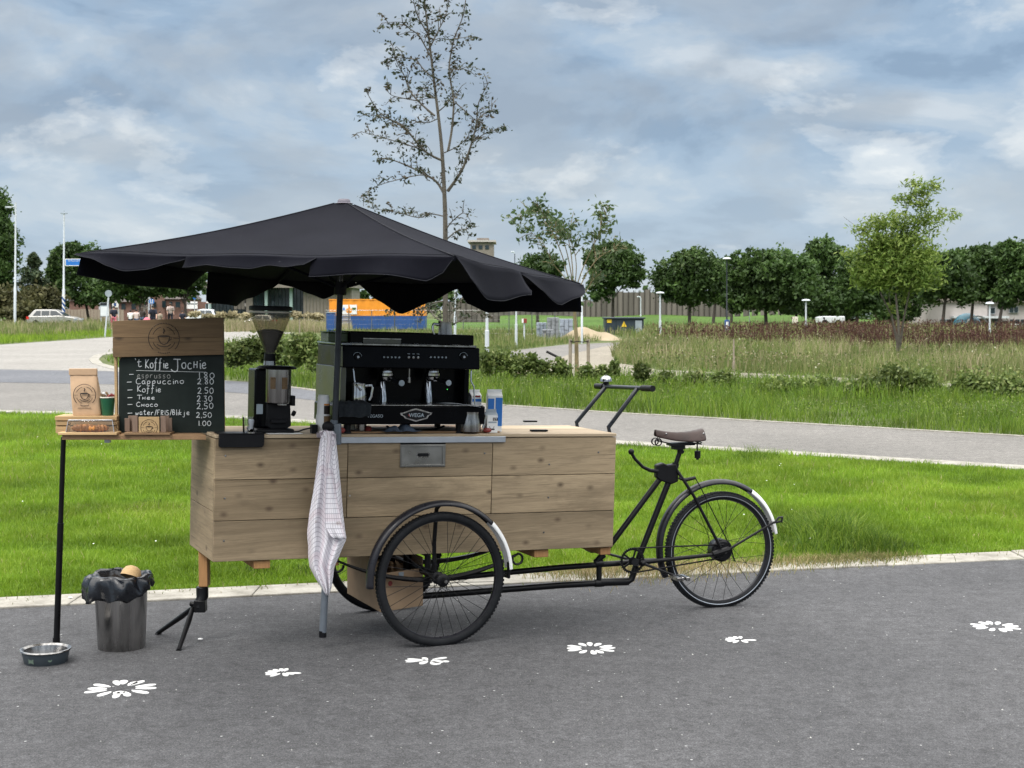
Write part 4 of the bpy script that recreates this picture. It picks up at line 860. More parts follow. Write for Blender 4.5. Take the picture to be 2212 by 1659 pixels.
# --- wheels
def wheel(cw, axis, R, tr_, nsp, label=None, stripe=False, hubr=.026):
    ax = Vector(axis).normalized(); q = Vector((0, 0, 1)).rotation_difference(ax).to_matrix().to_4x4(); T = Matrix.Translation(cw) @ q
    Rm = R-tr_; mb = MB(T); pr = []
    for (dr, z) in ((-.026, -.0115), (-.0245, -.0135), (-.012, -.0135), (-.010, -.0115), (-.014, 0), (-.010, .0115), (-.012, .0135), (-.0245, .0135), (-.026, .0115), (-.029, 0)): pr.append((Rm+dr+.004, z))
    mb.lathe(pr, 72, closed=True); rim = mb.build('wheel', M['guard'], TR)
    if label: rim['label'] = label
    mb = MB(T); mb.lathe([(Rm+tr_*math.cos(a), tr_*.96*math.sin(a)) for a in [2*PI*k/14 for k in range(14)]], 90, closed=True)
    for k in range(104):                       # tread blocks
        for z0, ph in ((-.013, 0), (.013, .5)):
            a = 2*PI*(k+ph)/104; Mx = Matrix.Rotation(a, 4, 'Z') @ Matrix.Translation((R-.0035, 0, z0))
            mb.box(-.003, .0012, -.0058, .0058, -.007, .007, Mx)
    mb.build('tyre', M['rubber'], rim)
    if stripe:
        for zz in (-1, 1):
            mb = MB(T); rr = Rm-.006+.004; mb.lathe([(rr-.002, zz*(tr_*.93)), (rr+.0015, zz*(tr_*.97)), (rr+.0015, zz*(tr_*.99)), (rr-.002, zz*(tr_*.95))], 90, closed=True); mb.build('reflective_stripe', M['alu'], rim)
    mb = MB(T); mb.lathe([(.0, -.062), (.012, -.062), (.014, -.058), (.014, -.044), (hubr, -.042), (hubr+.006, -.036), (hubr*.75, -.03), (hubr*.75, .03), (hubr+.006, .036), (hubr, .042), (.014, .044), (.014, .058), (0, .058)], 24)
    hub = mb.build('hub', M['blkmat'], rim)
    for sg in (1, -1): mb = MB(T); mb.lathe([(0, sg*.075), (.009, sg*.0745), (.010, sg*.062), (0, sg*.062)], 6); mb.build('axle_nut', M['steel'], rim)
    for k in range(nsp):
        side = 1 if k % 2 else -1; a = 2*PI*k/nsp; off = (1 if (k//2) % 2 else -1)*2*PI*.17
        p0 = Vector((math.cos(a+off)*(hubr+.001), math.sin(a+off)*(hubr+.001), side*.036)); p1 = Vector((math.cos(a)*(Rm-.02), math.sin(a)*(Rm-.02), side*.004))
        mb = MB(T); mb.tube([p0, p1], .00135, 5); mb.build('spoke', M['blk'], rim)
    return rim
e1 = Vector((math.cos(.4061), math.sin(.4061), 0)); e2 = Vector((-e1.y, e1.x, 0))
R1 = .331; tn = -.168
cn = loc(G, 1.075, tn, R1); wheel(cn, e2, R1, .0235, 36, 'near front wheel with black spokes and wide tyre')
cf = loc(G, 1.09, .745, R1); wheel(cf, e2, R1, .0235, 36, 'far front wheel, mostly hidden behind the box')
R2 = .323; cr = loc(B, 1.735, 0, R2); b1 = Vector((math.cos(rad(17)), math.sin(rad(17)), 0)); b2 = Vector((-b1.y, b1.x, 0))
wheel(cr, b2, R2, .0235, 28, 'rear wheel with thin reflective stripe round the tyre', True, .05)
# --- mudguards: swept channel; the tail is painted white
def guard(c, ax, ay, R, a0, a1, w_, name='mudguard', mat='guard', lip=True, off=0.0, par=None):
    n = 60; P = []; sec = [(-w_/2, -.016), (-w_/2+.001, -.006), (-w_*.36, .004), (-w_*.16, .0085), (0, .010), (w_*.16, .0085), (w_*.36, .004), (w_/2-.001, -.006), (w_/2, -.016)]
    z = Vector((0, 0, 1))
    for i in range(n+1):
        a = rad(a0+(a1-a0)*i/n); rd = ax*math.cos(a)+z*math.sin(a); P.append([c+rd*(R+h+off)+ay*x for x, h in sec])
    mb = MB(); mb.grid(P); return mb.build(name, M[mat], par or TR, solid=.0022)
for c_, t_ in ((cn, 0), (cf, 0)):
    cc = c_+Vector((0, 0, .008)); g_ = guard(cc, e1, e2, .368, 184, 44, .066); guard(cc, e1, e2, .368, 44, 3, .066, 'white_tail', 'white', par=g_)
    mb = MB(); p = cc+Vector((0, 0, .36)); side = -1 if c_ is cn else 1
    q = loc(A, 1.07, .0 if side < 0 else BW, .33)
    mb.tube([p+Vector((0, 0, .0)), p+e2*(-side)*.055+Vector((0, 0, -.03)), p+e2*(-side)*.09+Vector((0, 0, -.20)), cc+e2*(-side)*.09+Vector((0, 0, .02))], .011, 8)
    mb.build('guard_stay', M['blk'], g_)
    mb = MB(); e = cc+e1*.363*math.cos(rad(8))+Vector((0, 0, .363*math.sin(rad(8)))); mb.tube([e+Vector((0, 0, -.0)), e+Vector((0, 0, -.075)), e+e2*(-side)*.08+Vector((0, 0, -.075))], .009, 8); mb.build('guard_stay', M['blk'], g_)
cg = cr+Vector((0, 0, .028))-b1*.015; g_ = guard(cg, b1, b2, .352, 207, 56, .060); guard(cg, b1, b2, .352, 56, 8, .060, 'white_tail', 'white', par=g_)
# --- axle, leaf springs, front frame
mb = MB(); mb.tube([cn+e2*.06, cf-e2*.06], .019, 12); mb.tube([loc(G, 1.08, .02, R1+.09), loc(G, 1.08, .54, R1+.09)], .014, 8)
for t in (.03, .53): mb.tube([loc(G, 1.08, t, R1-.02), loc(G, 1.08, t, .45)], .016, 8)
mb.build('front_axle', M['blk'], TR)
for t in (.02, .54):
    sp_l = []
    xa, za = pick(A, 730, 1216, t); xb, zb = pick(A, 1118, 1200, t); xm = (xa+xb)/2
    for i in range(21):
        f = i/20; sp_l.append(loc(A, xa+(xb-xa)*f, t, -.02-.11*4*f*(1-f)))
    mb = MB(); mb.tube(sp_l, [.010+.012*(4*f*(1-f)) for f in [i/20 for i in range(21)]], 6, flat=.6)
    for (sx_, sg) in ((xa, -1), (xb, 1)):       # eyes at both ends
        mb.tube([loc(A, sx_+sg*.0+.028*math.sin(q)*sg, t, -.045+.028*math.cos(q)) for q in [PI*1.55*k/12 for k in range(13)]], .0065, 6)
    mb.build('leaf_spring', M['blk'], TR)
def onB(u, v, t=0.0): return pk3(B, u, v, t)
def btube(name, pts, r, n=12, mat='blk', par=None):
    mb = MB(); mb.tube(pts, r, n); return mb.build(name, M[mat], par or TR)
BBp = onB(1376, 1214)
# main beams from the pivot
pv = loc(G, 1.085, .285, .27)
fr = MB()
fr.tube([onB(950, 1251), onB(1207, 1226), onB(1378, 1213.6)], .0155, 12)
fr.tube([onB(880, 1290), onB(1207, 1264.6), onB(1357, 1256), onB(1364, 1252), onB(1374, 1222)], .017, 12)
fr.tube([onB(1294, 1222), onB(1294, 1258)], .0155, 10)
fr.tube([onB(1285, 1214), onB(1306, 1199)], .014, 10)
fr.tube([loc(B, -.02, 0, .24), loc(B, -.02, 0, .46)], .024, 12)
fr.tube([onB(1296, 1258), onB(1357, 1256)], .0215, 12)
fr.tube([onB(1285, 1260), onB(1304, 1259)], .0215, 12); fr.tube([onB(1286, 1218), onB(1302, 1217)], .020, 12)
main = fr.build('frame', M['blk'], TR)
btube('down_tube', [onB(1286, 1216), onB(1327, 1166), onB(1425, 1035)], .0155, par=main)
btube('seat_tube', [BBp, onB(1445, 1039), onB(1452, 1022)], .0165, par=main)
for t in (-.045, .045):
    btube('chain_stay', [BBp+b2*t*.6, onB(1430, 1210, t), onB(1534, 1199, t*1.4), onB(1558, 1194, t*1.4)], [.014, .012, .010, .010], par=main)
    btube('seat_stay', [onB(1463, 1017, t*.5), onB(1480, 1042, t), onB(1498, 1070, t), onB(1556, 1182, t*1.4)], .0085, par=main)
    btube('rack_stay', [onB(1572, 1188, t*1.5), onB(1672, 1128, t*1.3)], .0065, par=main)
    mb = MB(); mb.tube([onB(1540, 1197, t*1.5), onB(1575, 1186, t*1.5)], .016, 8); mb.build('dropout', M['blk'], main)
mb = MB(); lp = [onB(1672, 1130, -.05), onB(1682, 1118, -.045), onB(1690, 1117, -.03), onB(1688, 1127, 0), onB(1686, 1126, .05), onB(1672, 1130, .055)]
mb.tube(lp, .006, 8); mb.build('rack_loop', M['blk'], main)
mb = MB(); pl = [pick(B, u, v, 0) for u, v in ((1416, 1004), (1430, 999), (1440, 1004), (1458, 1001), (1463, 1018), (1462, 1040), (1448, 1045), (1424, 1038), (1415, 1030))]
mb.prism([(x, z) for x, z in pl], -.022, .022, B @ Matrix.Rotation(PI/2, 4, 'X')); mb.build('joint_plate', M['blk'], main, bevel=.006)
mb = MB(); mb.tube([onB(1452, 1030), onB(1459, 1005), onB(1469, 975)], .013, 12); mb.tube([onB(1456, 1016), onB(1460, 1000)], .019, 12); mb.build('seat_post', M['blk'], main)
mb = MB(); mb.tube([onB(1363, 977, -.03), onB(1372, 992, -.03), onB(1389, 1009, -.03), onB(1404, 1016, -.03), onB(1420, 1018, -.02)], [.0085, .0085, .009, .0105, .012], 10); mb.sphere(onB(1363.5, 976, -.03), .0165, 14, 10); mb.build('brake_lever', M['blk'], main)
mb = MB(); mb.tube([onB(1466, 1032, -.03), onB(1480, 1037, -.04), onB(1502, 1032, -.04)], [.009, .011, .009], 8); mb.tube([onB(1502, 1033, -.04), onB(1512, 1050, -.045), onB(1575, 1176, -.06)], .0032, 6)
mb.tube([onB(1575, 1172, -.06), onB(1587, 1212, -.06)], .0045, 6); mb.build('brake_rod', M['blk'], main)
# saddle
sd = MB(); sec = []
for i in range(17):
    f = i/16; s = -.14+f*.28; wdt = .018+.066*(f**1.6) if f < .9 else .078-.02*(f-.9)/.1; zt = .0+.018*(2*f-1)**2-.004
    row = []
    for k in range(11):
        q = -1+2*k/10; row.append((s, q*wdt, zt-.050*abs(q)**2.2*(.7+.5*f)))
    sec.append(row)
sx0, sz0 = pick(B, 1466, 934, 0); Ms = B @ Matrix.Translation((sx0, 0, sz0+.004))
sd.T = Ms; sd.grid([[Vector(p) for p in r_] for r_ in sec]); sad = sd.build('saddle', M['leather'], TR, solid=.006, sub=1)
mb = MB(Ms)
for q in (-1, 1):
    mb.tube([(-.11, q*.012, -.02), (-.125, q*.02, -.045), (-.05, q*.022, -.064), (.07, q*.022, -.064), (.10, q*.045, -.06)], .0035, 6)
    mb.tube([Vector((.095+.018*math.cos(t), q*.05+.018*math.sin(t), -.068+.0017*t)) for t in [k*.5 for k in range(26)]], .0026, 5)
    mb.tube([Vector((-.128+.019*math.cos(t), q*.016+.0008*t*q, -.052+.019*math.sin(t))) for t in [k*.5 for k in range(34)]], .0026, 5)
mb.box(-.06, .085, -.03, .03, -.074, -.060); mb.box(-.035, .03, -.022, .022, -.095, -.072); mb.tube([(.01, 0, -.12), (.01, 0, -.07)], .017, 10)
mb.tube([(-.05, 0, -.068), (.03, 0, -.112)], .008, 8)
mb.build('saddle_springs', M['blk'], sad)
mb = MB(Ms); mb.tube([(.112, 0, -.147), (.112, 0, -.108)], .0165, 16); mb.tube([(.112, 0, -.156), (.112, 0, -.147)], .008, 10); mb.tube([(.11, 0, -.11), (.11, 0, -.06)], .004, 6); mb.build('reflector', M['blkmat'], sad)
mb = MB(Ms)
for (x, y) in ((-.085, -.031), (.115, -.072)): mb.sphere((x, y, -.008), .006, 8, 6, (1, .5, 1))
mb.build('rivet', M['steel'], sad)
# crank, chainring, pedals, chain, rear drum
mb = MB(B); cxs, czs = pick(B, 1366, 1211, -.045); Tm = Matrix.Translation((cxs, -.045, czs)) @ Matrix.Rotation(PI/2, 4, 'X')
mb.lathe([(.056, -.002), (.067, -.002), (.067, .002), (.056, .002)], 40, Tm, closed=True); mb.lathe([(0, -.004), (.02, -.004), (.02, .004), (0, .004)], 16, Tm)
for k in range(5): q = 2*PI*k/5; mb.box(.018, .058, -.005, .005, -.002, .002, Tm @ Matrix.Rotation(q, 4, 'Z'))
for k in range(36): mb.box(.066, .071, -.003, .003, -.0015, .0015, Tm @ Matrix.Rotation(2*PI*k/36, 4, 'Z'))
cw_ = mb.build('chainring', M['blk'], TR)
mb = MB(B); xr, zr = pick(B, 1558, 1192, -.045); q0 = Vector((cxs, -.045, czs)); q1 = Vector((1.735, -.045, R2))
for sg in (1, -1): mb.tube([q0+Vector((0, 0, sg*.067)), q1+Vector((0, 0, sg*.036))], .0045, 5)
mb.build('chain', M['blkmat'], TR)
mb = MB(B); Tm2 = Matrix.Translation((1.735, 0, R2)) @ Matrix.Rotation(PI/2, 4, 'X')
mb.lathe([(0, -.046), (.02, -.046), (.022, -.04), (.056, -.038), (.062, -.03), (.062, .028), (.055, .036), (.02, .04), (.018, .058), (0, .058)], 40, Tm2); mb.build('hub_brake', M['blk'], TR)
def crank(p0, p1, t, pedmat):
    mb = MB(); a, b = onB(*p0, t), onB(*p1, t); mb.tube([a, b], [.012, .0085], 8, flat=.7); mb.sphere(a, .016, 12, 8); cr_ = mb.build('crank', M['blk'], TR)
    mb = MB(); d = b2*(-1 if t < 0 else 1); mb.tube([b, b+d*.085], .011, 10); q = b+d*.045
    for sg in (-1, 1): mb.box(-.05, .05, -.012, .012, -.010, .010, Matrix.Translation(q+b1*sg*.026) @ Matrix.Rotation(rad(17+90), 4, 'Z'))
    mb.build('pedal', M[pedmat], cr_, bevel=.003); return q
pq = crank((1389, 1217), (1462, 1245), -.07, 'steel'); crank((1368, 1211), (1290, 1190), .07, 'blk')
mb = MB(); mb.tube([onB(1372, 1215, -.07), onB(1380, 1215, .07)], .02, 12); mb.build('bottom_bracket', M['blk'], main)
# --- handlebar behind the box end
hb = MB(); hs_, tt = [], (.50, .10)
P0, P1 = [], []
for t, uv0, uv1 in ((.50, (1234, 926), (1309, 835)), (.10, (1303, 938), (1378, 838))):
    x0, z0 = pick(A, *uv0, t); x1, z1_ = pick(A, *uv1, t); P0.append(loc(A, x0, t, z0)); P1.append(loc(A, x1, t, z1_))
    dn = loc(A, BL+.03, t, .1)
    hb.tube([dn, loc(A, BL+.03, t, z0-.06), P0[-1]*.85+P1[-1]*.15, P1[-1]], .0115, 12)
dv = (P1[1]-P1[0]).normalized(); hb.tube([P1[0]-dv*.10, P1[1]+dv*.16], .0115, 12)
hbo = hb.build('handlebar', M['darkpole'], TR)
for s_, e_ in ((P1[0]-dv*.13, P1[0]-dv*.03), (P1[1]+dv*.055, P1[1]+dv*.175)):
    mb = MB(); mb.tube([s_, e_], .0165, 14); mb.build('grip', M['blkmat'], hbo)
mb = MB(Matrix.Translation(P1[0]+Vector((0, 0, .028))-dv*.0)); mb.lathe([(0, .034), (.012, .033), (.024, .027), (.031, .016), (.033, .006), (.033, 0), (.028, -.003), (0, -.003)], 28); mb.tube([(0, 0, .03), (0, 0, .040)], .006, 10)
bell = mb.build('bell', M['chrome'], hbo); mb = MB(Matrix.Translation(P1[0]+Vector((0, 0, .013)))); mb.lathe([(0, .016), (.014, .014), (.02, .0), (0, -.004)], 16); mb.build('bell_clamp', M['blkmat'], hbo)
# --- steel knock-out drawer in the front of the box
def fr_rect(u0, v0, u1, v1, t=0.0):
    a = pick(A, u0, v0, t); b = pick(A, u1, v1, t); return a[0], b[0], b[1], a[1]   # s0, s1, h0, h1
s0, s1, h0, h1 = fr_rect(864.5, 960, 961, 1008)
mb = MB(A); mb.box(s0, s1, -.006, -.0005, h0, h1); dw = mb.build('drawer', M['drawer'], TR, bevel=.002)
mb = MB(A)
for a in ((s0+.004, s1-.004, h1-.012, h1-.004), (s0+.004, s1-.004, h0+.004, h0+.014), (s0+.004, s0+.018, h0+.014, h1-.012), (s1-.018, s1-.004, h0+.014, h1-.012)): mb.box(a[0], a[1], -.010, -.006, a[2], a[3])
mb.build('drawer_frame', M['drawer'], dw, bevel=.0015)
mb = MB(A); cxd, czd = (s0+s1)/2, (h0+h1)/2+.004; pr = []
for k in range(24):
    q = 2*PI*k/24; pr.append((cxd+(.022 if math.cos(q) > 0 else -.022)+.008*math.cos(q), czd+.0085*math.sin(q)))
mb.prism(pr, .0063, .0075, A.__class__.Rotation(0, 4, 'X') @ Matrix.Rotation(PI/2, 4, 'X')); mb.build('finger_slot', M['blk'], dw, smooth=False)
mb = MB(A); pr2 = [((x-cxd)*1.14+cxd, (z-czd)*1.32+czd) for x, z in pr]
for k in range(24): mb.tube([(pr2[k][0], -.0065, pr2[k][1]), (pr2[(k+1) % 24][0], -.0065, pr2[(k+1) % 24][1])], .0012, 5)
mb.build('slot_rim', M['steel'], dw)
mb = MB(A); mb.box(s0+.0, s1, -.003, 0.0, h1+.0008, h1+.010); mb.build('drawer_gap_shade', M['blk'], dw)  # black strip standing in for the shade in the gap above the drawer

# ================================================================== umbrella
PC = Vector((-.824, 7.10, 0)); U_ = lambda u, v, Y: at(u, v, Y)
UM = empty('market_umbrella', Vector((at(697, 1370, 7.08).x, 7.08, .03)), 'large black square market umbrella with wavy valance clamped to the coffee cart', 'umbrella')
apex = at(743, 434, 7.10); yawU = rad(-16.6); u1_ = Vector((math.cos(yawU), math.sin(yawU), 0)); u2_ = Vector((-u1_.y, u1_.x, 0)); hU = .885
cor = {}
for nm, (su_, sv_), (pu, pvv) in (('FL', (-1, -1), (176, 547)), ('FR', (1, -1), (981, 553)), ('BR', (1, 1), (1254, 613))):
    xy_ = PC+u1_*hU*su_+u2_*hU*sv_; Y = xy_.y; p = at(pu, pvv, Y); cor[nm] = p
cor['BLc'] = cor['FL']+cor['BR']-cor['FR']
cc = [cor['FL'], cor['FR'], cor['BR'], cor['BLc']]
mb = MB(); ESAG = .007; M['hem'] = pbr('hem thread', (.022, .023, .028), .8, 0, .2, 40, spec=.1)
for i in range(4):                     # each gore sags a little between the ribs
    a, b = cc[i], cc[(i+1) % 4]; rows = []; n = 16
    for r_ in range(n+1):
        f = r_/n; row = []
        for k in range(67):
            g = k/66; p = apex.lerp(a.lerp(b, g), f); sag = -ESAG*4*g*(1-g)*f-.022*math.sin(PI*f)-.03*4*g*(1-g)*f*(1-f)
            if f > .85: sag += .004*math.sin(g*17+i)*(f-.85)/.15
            row.append(p+Vector((0, 0, sag)))
        rows.append(row)
    mb.grid(rows)
can = mb.build('canopy', M['canvas'], UM, ang=25)
def outw(i): d = (cc[(i+1) % 4]-cc[i]).normalized(); o = d.cross(Vector((0, 0, 1))).normalized(); return o
def flap(i, g0, g1, h0_, h1_, hm, a0, am, a1, ph):
    a, b = cc[i], cc[(i+1) % 4]; o = outw(i); rows = []; n = 22; m = 7
    for r_ in range(m+1):
        f = r_/m; row = []
        for k in range(n+1):
            q = k/n; g = g0+(g1-g0)*q; p = a.lerp(b, g)+Vector((0, 0, -.035*4*g*(1-g)*.65+.006*math.sin(g*17+i)))
            hgt = (h0_*(1-q)**2+hm*2*q*(1-q)*1.4+h1_*q*q)*(1+.10*math.sin(q*9+ph)); al = a0*(1-q)**2+am*2*q*(1-q)+a1*q*q+.22*math.sin(q*7+ph)
            al2 = al*(.55+.45*f); p2 = p+(o*math.sin(al2)+Vector((0, 0, -1))*math.cos(al2))*hgt*f+o*.012*math.sin(q*13+ph*2)*f
            row.append(p2)
        rows.append(row)
    mb = MB(); mb.grid(rows); mb.build('valance', M['canvas'], can, solid=.0015)
    hem = MB(); hem.tube(rows[-1], .0022, 5); hem.build('hem', M['canvas'], can)
def flap2(i, g0, g1, hl, al0, al1, ph):
    a, b = cc[i], cc[(i+1) % 4]; o = outw(i); rows = []; n = 28; m = 7
    for r_ in range(m+1):
        f = r_/m; row = []
        for k in range(n+1):
            q = k/n; g = g0+(g1-g0)*q; p = a.lerp(b, g)+Vector((0, 0, -ESAG*4*g*(1-g)+.004*math.sin(g*17+i)))
            for (q0, h0_), (q1, h1_) in zip(hl[:-1], hl[1:]):
                if q0 <= q <= q1: e_ = (q-q0)/(q1-q0); e_ = e_*e_*(3-2*e_)*.5+e_*.5; hgt = h0_+(h1_-h0_)*e_
            al = al0+(al1-al0)*q+.16*math.sin(q*7+ph); al2 = al*(.55+.45*f)
            row.append(p+(o*math.sin(al2)+Vector((0, 0, -1))*math.cos(al2))*max(hgt, .002)*f+o*.010*math.sin(q*11+ph*2)*f)
        rows.append(row)
    mb = MB(); mb.grid(rows); mb.build('valance', M['canvas'], can, solid=.0015)
    hem = MB(); hem.tube(rows[-1], .0018, 5); hem.build('hem', M['hem'], can)
flap2(0, -.016, .318, [(0, .012), (.15, .04), (.33, .085), (.45, .095), (.62, .075), (.85, .03), (1, .002)], .9, .5, .4)
flap2(0, .297, .650, [(0, .065), (.18, .045), (.40, .060), (.52, .066), (.66, .050), (.80, .060), (.93, .04), (1, .002)], .6, .6, 2.2)
flap2(0, .636, 1.0, [(0, .082), (.25, .075), (.55, .090), (.82, .105), (.92, .07), (1, .004)], .35, .35, 4.0)
flap2(1, .004, .46, [(0, .02), (.12, .10), (.35, .155), (.62, .150), (.97, .125), (1, .10)], .25, .35, 1.1)
flap2(1, .46, 1.03, [(0, .01), (.25, .07), (.42, .15), (.60, .125), (.85, .07), (1, .03)], .35, .8, 3.0)
flap2(2, .0, .39, [(0, .15), (.25, .15), (.5, .14), (.75, .155), (.93, .11), (1, .03)], .1, .1, .2)
flap2(2, .388, .73, [(0, .03), (.28, .10), (.55, .165), (.8, .10), (1, .01)], .05, .1, 1.7)
flap2(2, .73, 1.0, [(0, .015), (.4, .095), (.6, .07), (.85, .03), (1, .02)], .1, .1, 3.3)
flap2(3, .0, .41, [(0, .02), (.12, .05), (.33, .11), (.6, .165), (.97, .155), (1, .14)], .1, .1, 5.2)
flap2(3, .42, 1.0, [(0, .01), (.15, .10), (.5, .11), (1, .10)], .1, .1, .9)
for k, c_ in enumerate(cc):            # ribs under the fabric and their struts
    mb = MB(); s = apex+Vector((0, 0, -.05)); mb.tube([s, s.lerp(c_, .5)+Vector((0, 0, -.025)), c_+Vector((0, 0, -.012))], .009, 6); mb.build('rib', M['canvas'], UM)
pb = at(697, 1371, 7.08); pb.z = max(pb.z, .03); kn = at(722, 948, 7.02)
axd = (apex-kn).normalized(); hubp = apex-axd*.42
for c_ in cc:
    mb = MB(); mb.tube([hubp, (apex+Vector((0, 0, -.05))).lerp(c_, .5)+Vector((0, 0, -.03))], .007, 6); mb.build('strut', M['canvas'], UM)
mb = MB(); mb.tube([kn-axd*.02, kn+axd*.2, apex-axd*.02], .0145, 14); pole = mb.build('pole', M['darkpole'], UM)
mb = MB(); pj = kn.lerp(apex, .62); mb.tube([pj, pj+axd*.085], .0152, 14); mb.build('steel_joint', M['steel'], pole)
mb = MB(); mb.tube([hubp-axd*.03, hubp+axd*.03], .03, 14); mb.build('runner', M['blkmat'], UM)
mb = MB(); mb.tube([pb+Vector((0, 0, .0)), kn+Vector((0, 0, .09))], .0175, 14); lp_ = mb.build('lower_pole', M['grey'], UM)
mb = MB(); mb.tube([pb+Vector((0, 0, -.012)), pb+Vector((0, 0, .02))], .0185, 14); mb.build('pole_foot', M['blkmat'], lp_)
mb = MB(); kb = at(708, 922, 6.98); mb.sphere(kb, .027, 16, 12, (1, .7, 1)); mb.tube([kb, kb+Vector((.03, .03, 0))], .012, 8); mb.build('clamp_knob', M['blkmat'], UM)
mb = MB(); q = at(728, 938, 7.0); mb.box(q.x-.016, q.x+.018, q.y-.01, q.y+.03, q.z-.05, q.z+.05); mb.build('clamp_bracket', M['grey'], UM, bevel=.004)
mb = MB(Matrix.Translation(apex+Vector((0, 0, -.012)))); mb.lathe([(0, .022), (.024, .021), (.03, .014), (.031, .004), (.045, 0), (0, 0)], 24); M['cap'] = pbr('faded mauve cap', (.13, .12, .145), .6, 0, .15, 20); mb.build('top_cap', M['cap'], UM)
for k, c_ in enumerate(cc):
    sm = MB(); sm.tube([apex.lerp(c_, f)+Vector((0, 0, -.022*math.sin(PI*f)+.0015)) for f in [.04+.96*j/14 for j in range(15)]], .0028, 6); sm.build('rib_seam', M['hem'], can)
    d_ = cc[(k+1) % 4]; sm = MB(); sm.tube([apex.lerp(c_.lerp(d_, g), .955)+Vector((0, 0, -ESAG*4*g*(1-g)*.955-.022*math.sin(PI*.955)-.03*4*g*(1-g)*.955*.045+.003*math.sin(g*17+k)+.0012)) for g in [j/30 for j in range(31)]], .0013, 4); sm.build('hem_seam', M['hem'], can)
# ================================================================== things on the cart
def abase(s, t, h=TOPH): return A @ Matrix.Translation((s, t, h))
def A_u(u, v, t): return pick(A, u, v, t)[0]
def A_h(u, v, t): return pick(A, u, v, t)[1]
def textmesh(body, size, T, mat, name, parent, ext=.001, font_bold=False):
    cu = bpy.data.curves.new('t', 'FONT'); cu.body = body; cu.size = size; cu.extrude = ext; cu.align_x = 'CENTER'; cu.align_y = 'CENTER'; cu.offset = size*.015 if font_bold else 0
    ob = bpy.data.objects.new('t', cu); COL.objects.link(ob); dg = bpy.context.evaluated_depsgraph_get(); me = bpy.data.meshes.new_from_object(ob.evaluated_get(dg))
    bpy.data.objects.remove(ob); rt = parent
    while rt.parent: rt = rt.parent
    me.transform(RM[rt.name].inverted() @ T); me.materials.clear(); me.materials.append(mat)
    o = bpy.data.objects.new(name, me); COL.objects.link(o); o.parent = parent; return o
FX = Matrix.Rotation(PI/2, 4, 'X')     # local x right, y up, facing -y
# --- espresso machine
t0 = .035; sL = A_u(741.6, 770, t0); sR = A_u(1037.8, 770, t0); hp1 = A_h(890, 748.8, t0); hp0 = A_h(890, 796.5, t0)
EM = empty('espresso_machine', abase((sL+sR)/2, .25), 'black two-group espresso machine with chrome group heads on the coffee cart', 'espresso machine')
def ab(name, s0, s1, t0_, t1_, h0_, h1_, mat, par, bev=.003, **k):
    mb = MB(A); mb.box(s0, s1, t0_, t1_, h0_, h1_); return mb.build(name, mat if not isinstance(mat, str) else M[mat], par, bevel=bev, **k)
D1 = .49
# upper housing with slanted control panel
mb = MB(A); prf = [(t0, hp0), (t0+.012, hp1), (D1, hp1), (D1, hp0)]
mb.add([(s, t, h) for s in (sL, sR) for (t, h) in prf], [(0, 1, 2, 3)[::-1], (4, 5, 6, 7), (0, 4, 5, 1)[::-1], (1, 5, 6, 2)[::-1], (2, 6, 7, 3)[::-1], (3, 7, 4, 0)[::-1]])
up = mb.build('control_panel', M['gloss'], EM, bevel=.006)
htr0 = A_h(890, 917, 0.0); htr1 = A_h(890, 877, 0.0)
bk = ab('back_panel', sL+.02, sR-.03, .235, D1-.01, htr1-.01, hp0+.003, 'gloss', EM)
M['sidepanel'] = pbr('side panel with painted reflection', (.05, .055, .045), .22, .0, .1, 3, spec=.8)  # grey-green reflection put into the base colour
ab('side_panel', sL-.006, sL+.022, .05, D1, htr0+.002, hp0+.004, 'sidepanel', EM)
ab('side_panel', sR-.034, sR-.008, .16, D1, htr0+.002, hp0+.004, 'gloss', EM)
sl_, sr_ = A_u(727, 897, 0.0), A_u(1048, 897, 0.0)
tray = ab('drip_tray', sl_, sr_, .0, .40, htr0, htr1, 'gloss', EM, .006)
ab('tray_edge', sl_+.06, sr_-.012, -.004, .05, htr1+.0005, htr1+.006, 'steel', tray, .001)
ab('tray_grid', sl_+.07, sr_-.05, .052, .228, htr1+.0005, htr1+.004, 'steel', tray, .001)
for s in (sl_+.07, sr_-.12):
    for t in (.05, .36):
        mb = MB(A); mb.lathe([(0, htr0-.001), (.018, htr0-.001), (.016, TOPH+.012), (.022, TOPH+.004), (.022, TOPH), (0, TOPH)], 20, Matrix.Translation((s, t, 0))); mb.build('foot', M['blkmat'], EM)
# top tray with guard rails
htp = hp1; h2 = A_h(890, 721, .09)
ab('top_rail', A_u(757, 740, .09), A_u(1023, 740, .09), .09, .094, htp+.012, h2, 'gloss', EM, .001)
ab('top_rail', A_u(757, 740, .09), A_u(1023, 740, .09), D1-.02, D1-.016, htp+.012, h2+.004, 'gloss', EM, .001)
for s in (A_u(757, 740, .09), A_u(1023, 740, .09)-.004): ab('top_rail', s, s+.004, .095, D1-.021, htp+.012, h2, 'gloss', EM, .001)
ab('top_edge', sL+.01, sR-.01, t0+.03, D1-.004, htp+.0005, htp+.011, 'steel', EM, .002)
ab('rounded_trim', sL-.004, sL+.05, t0+.02, D1, htp+.0005, htp+.012, 'alu', EM, .004)
s_a, s_b = A_u(784, 740, .085), A_u(866, 740, .085); ab('name_plate', s_a, s_b, .083, .0895, A_h(820, 744, .085), A_h(820, 733, .085), 'sidepanel', EM, .001)
ab('name_plate_edge', s_a, s_b, .081, .0895, A_h(820, 733, .085)+.0005, A_h(820, 733, .085)+.005, 'steel', EM, 0)
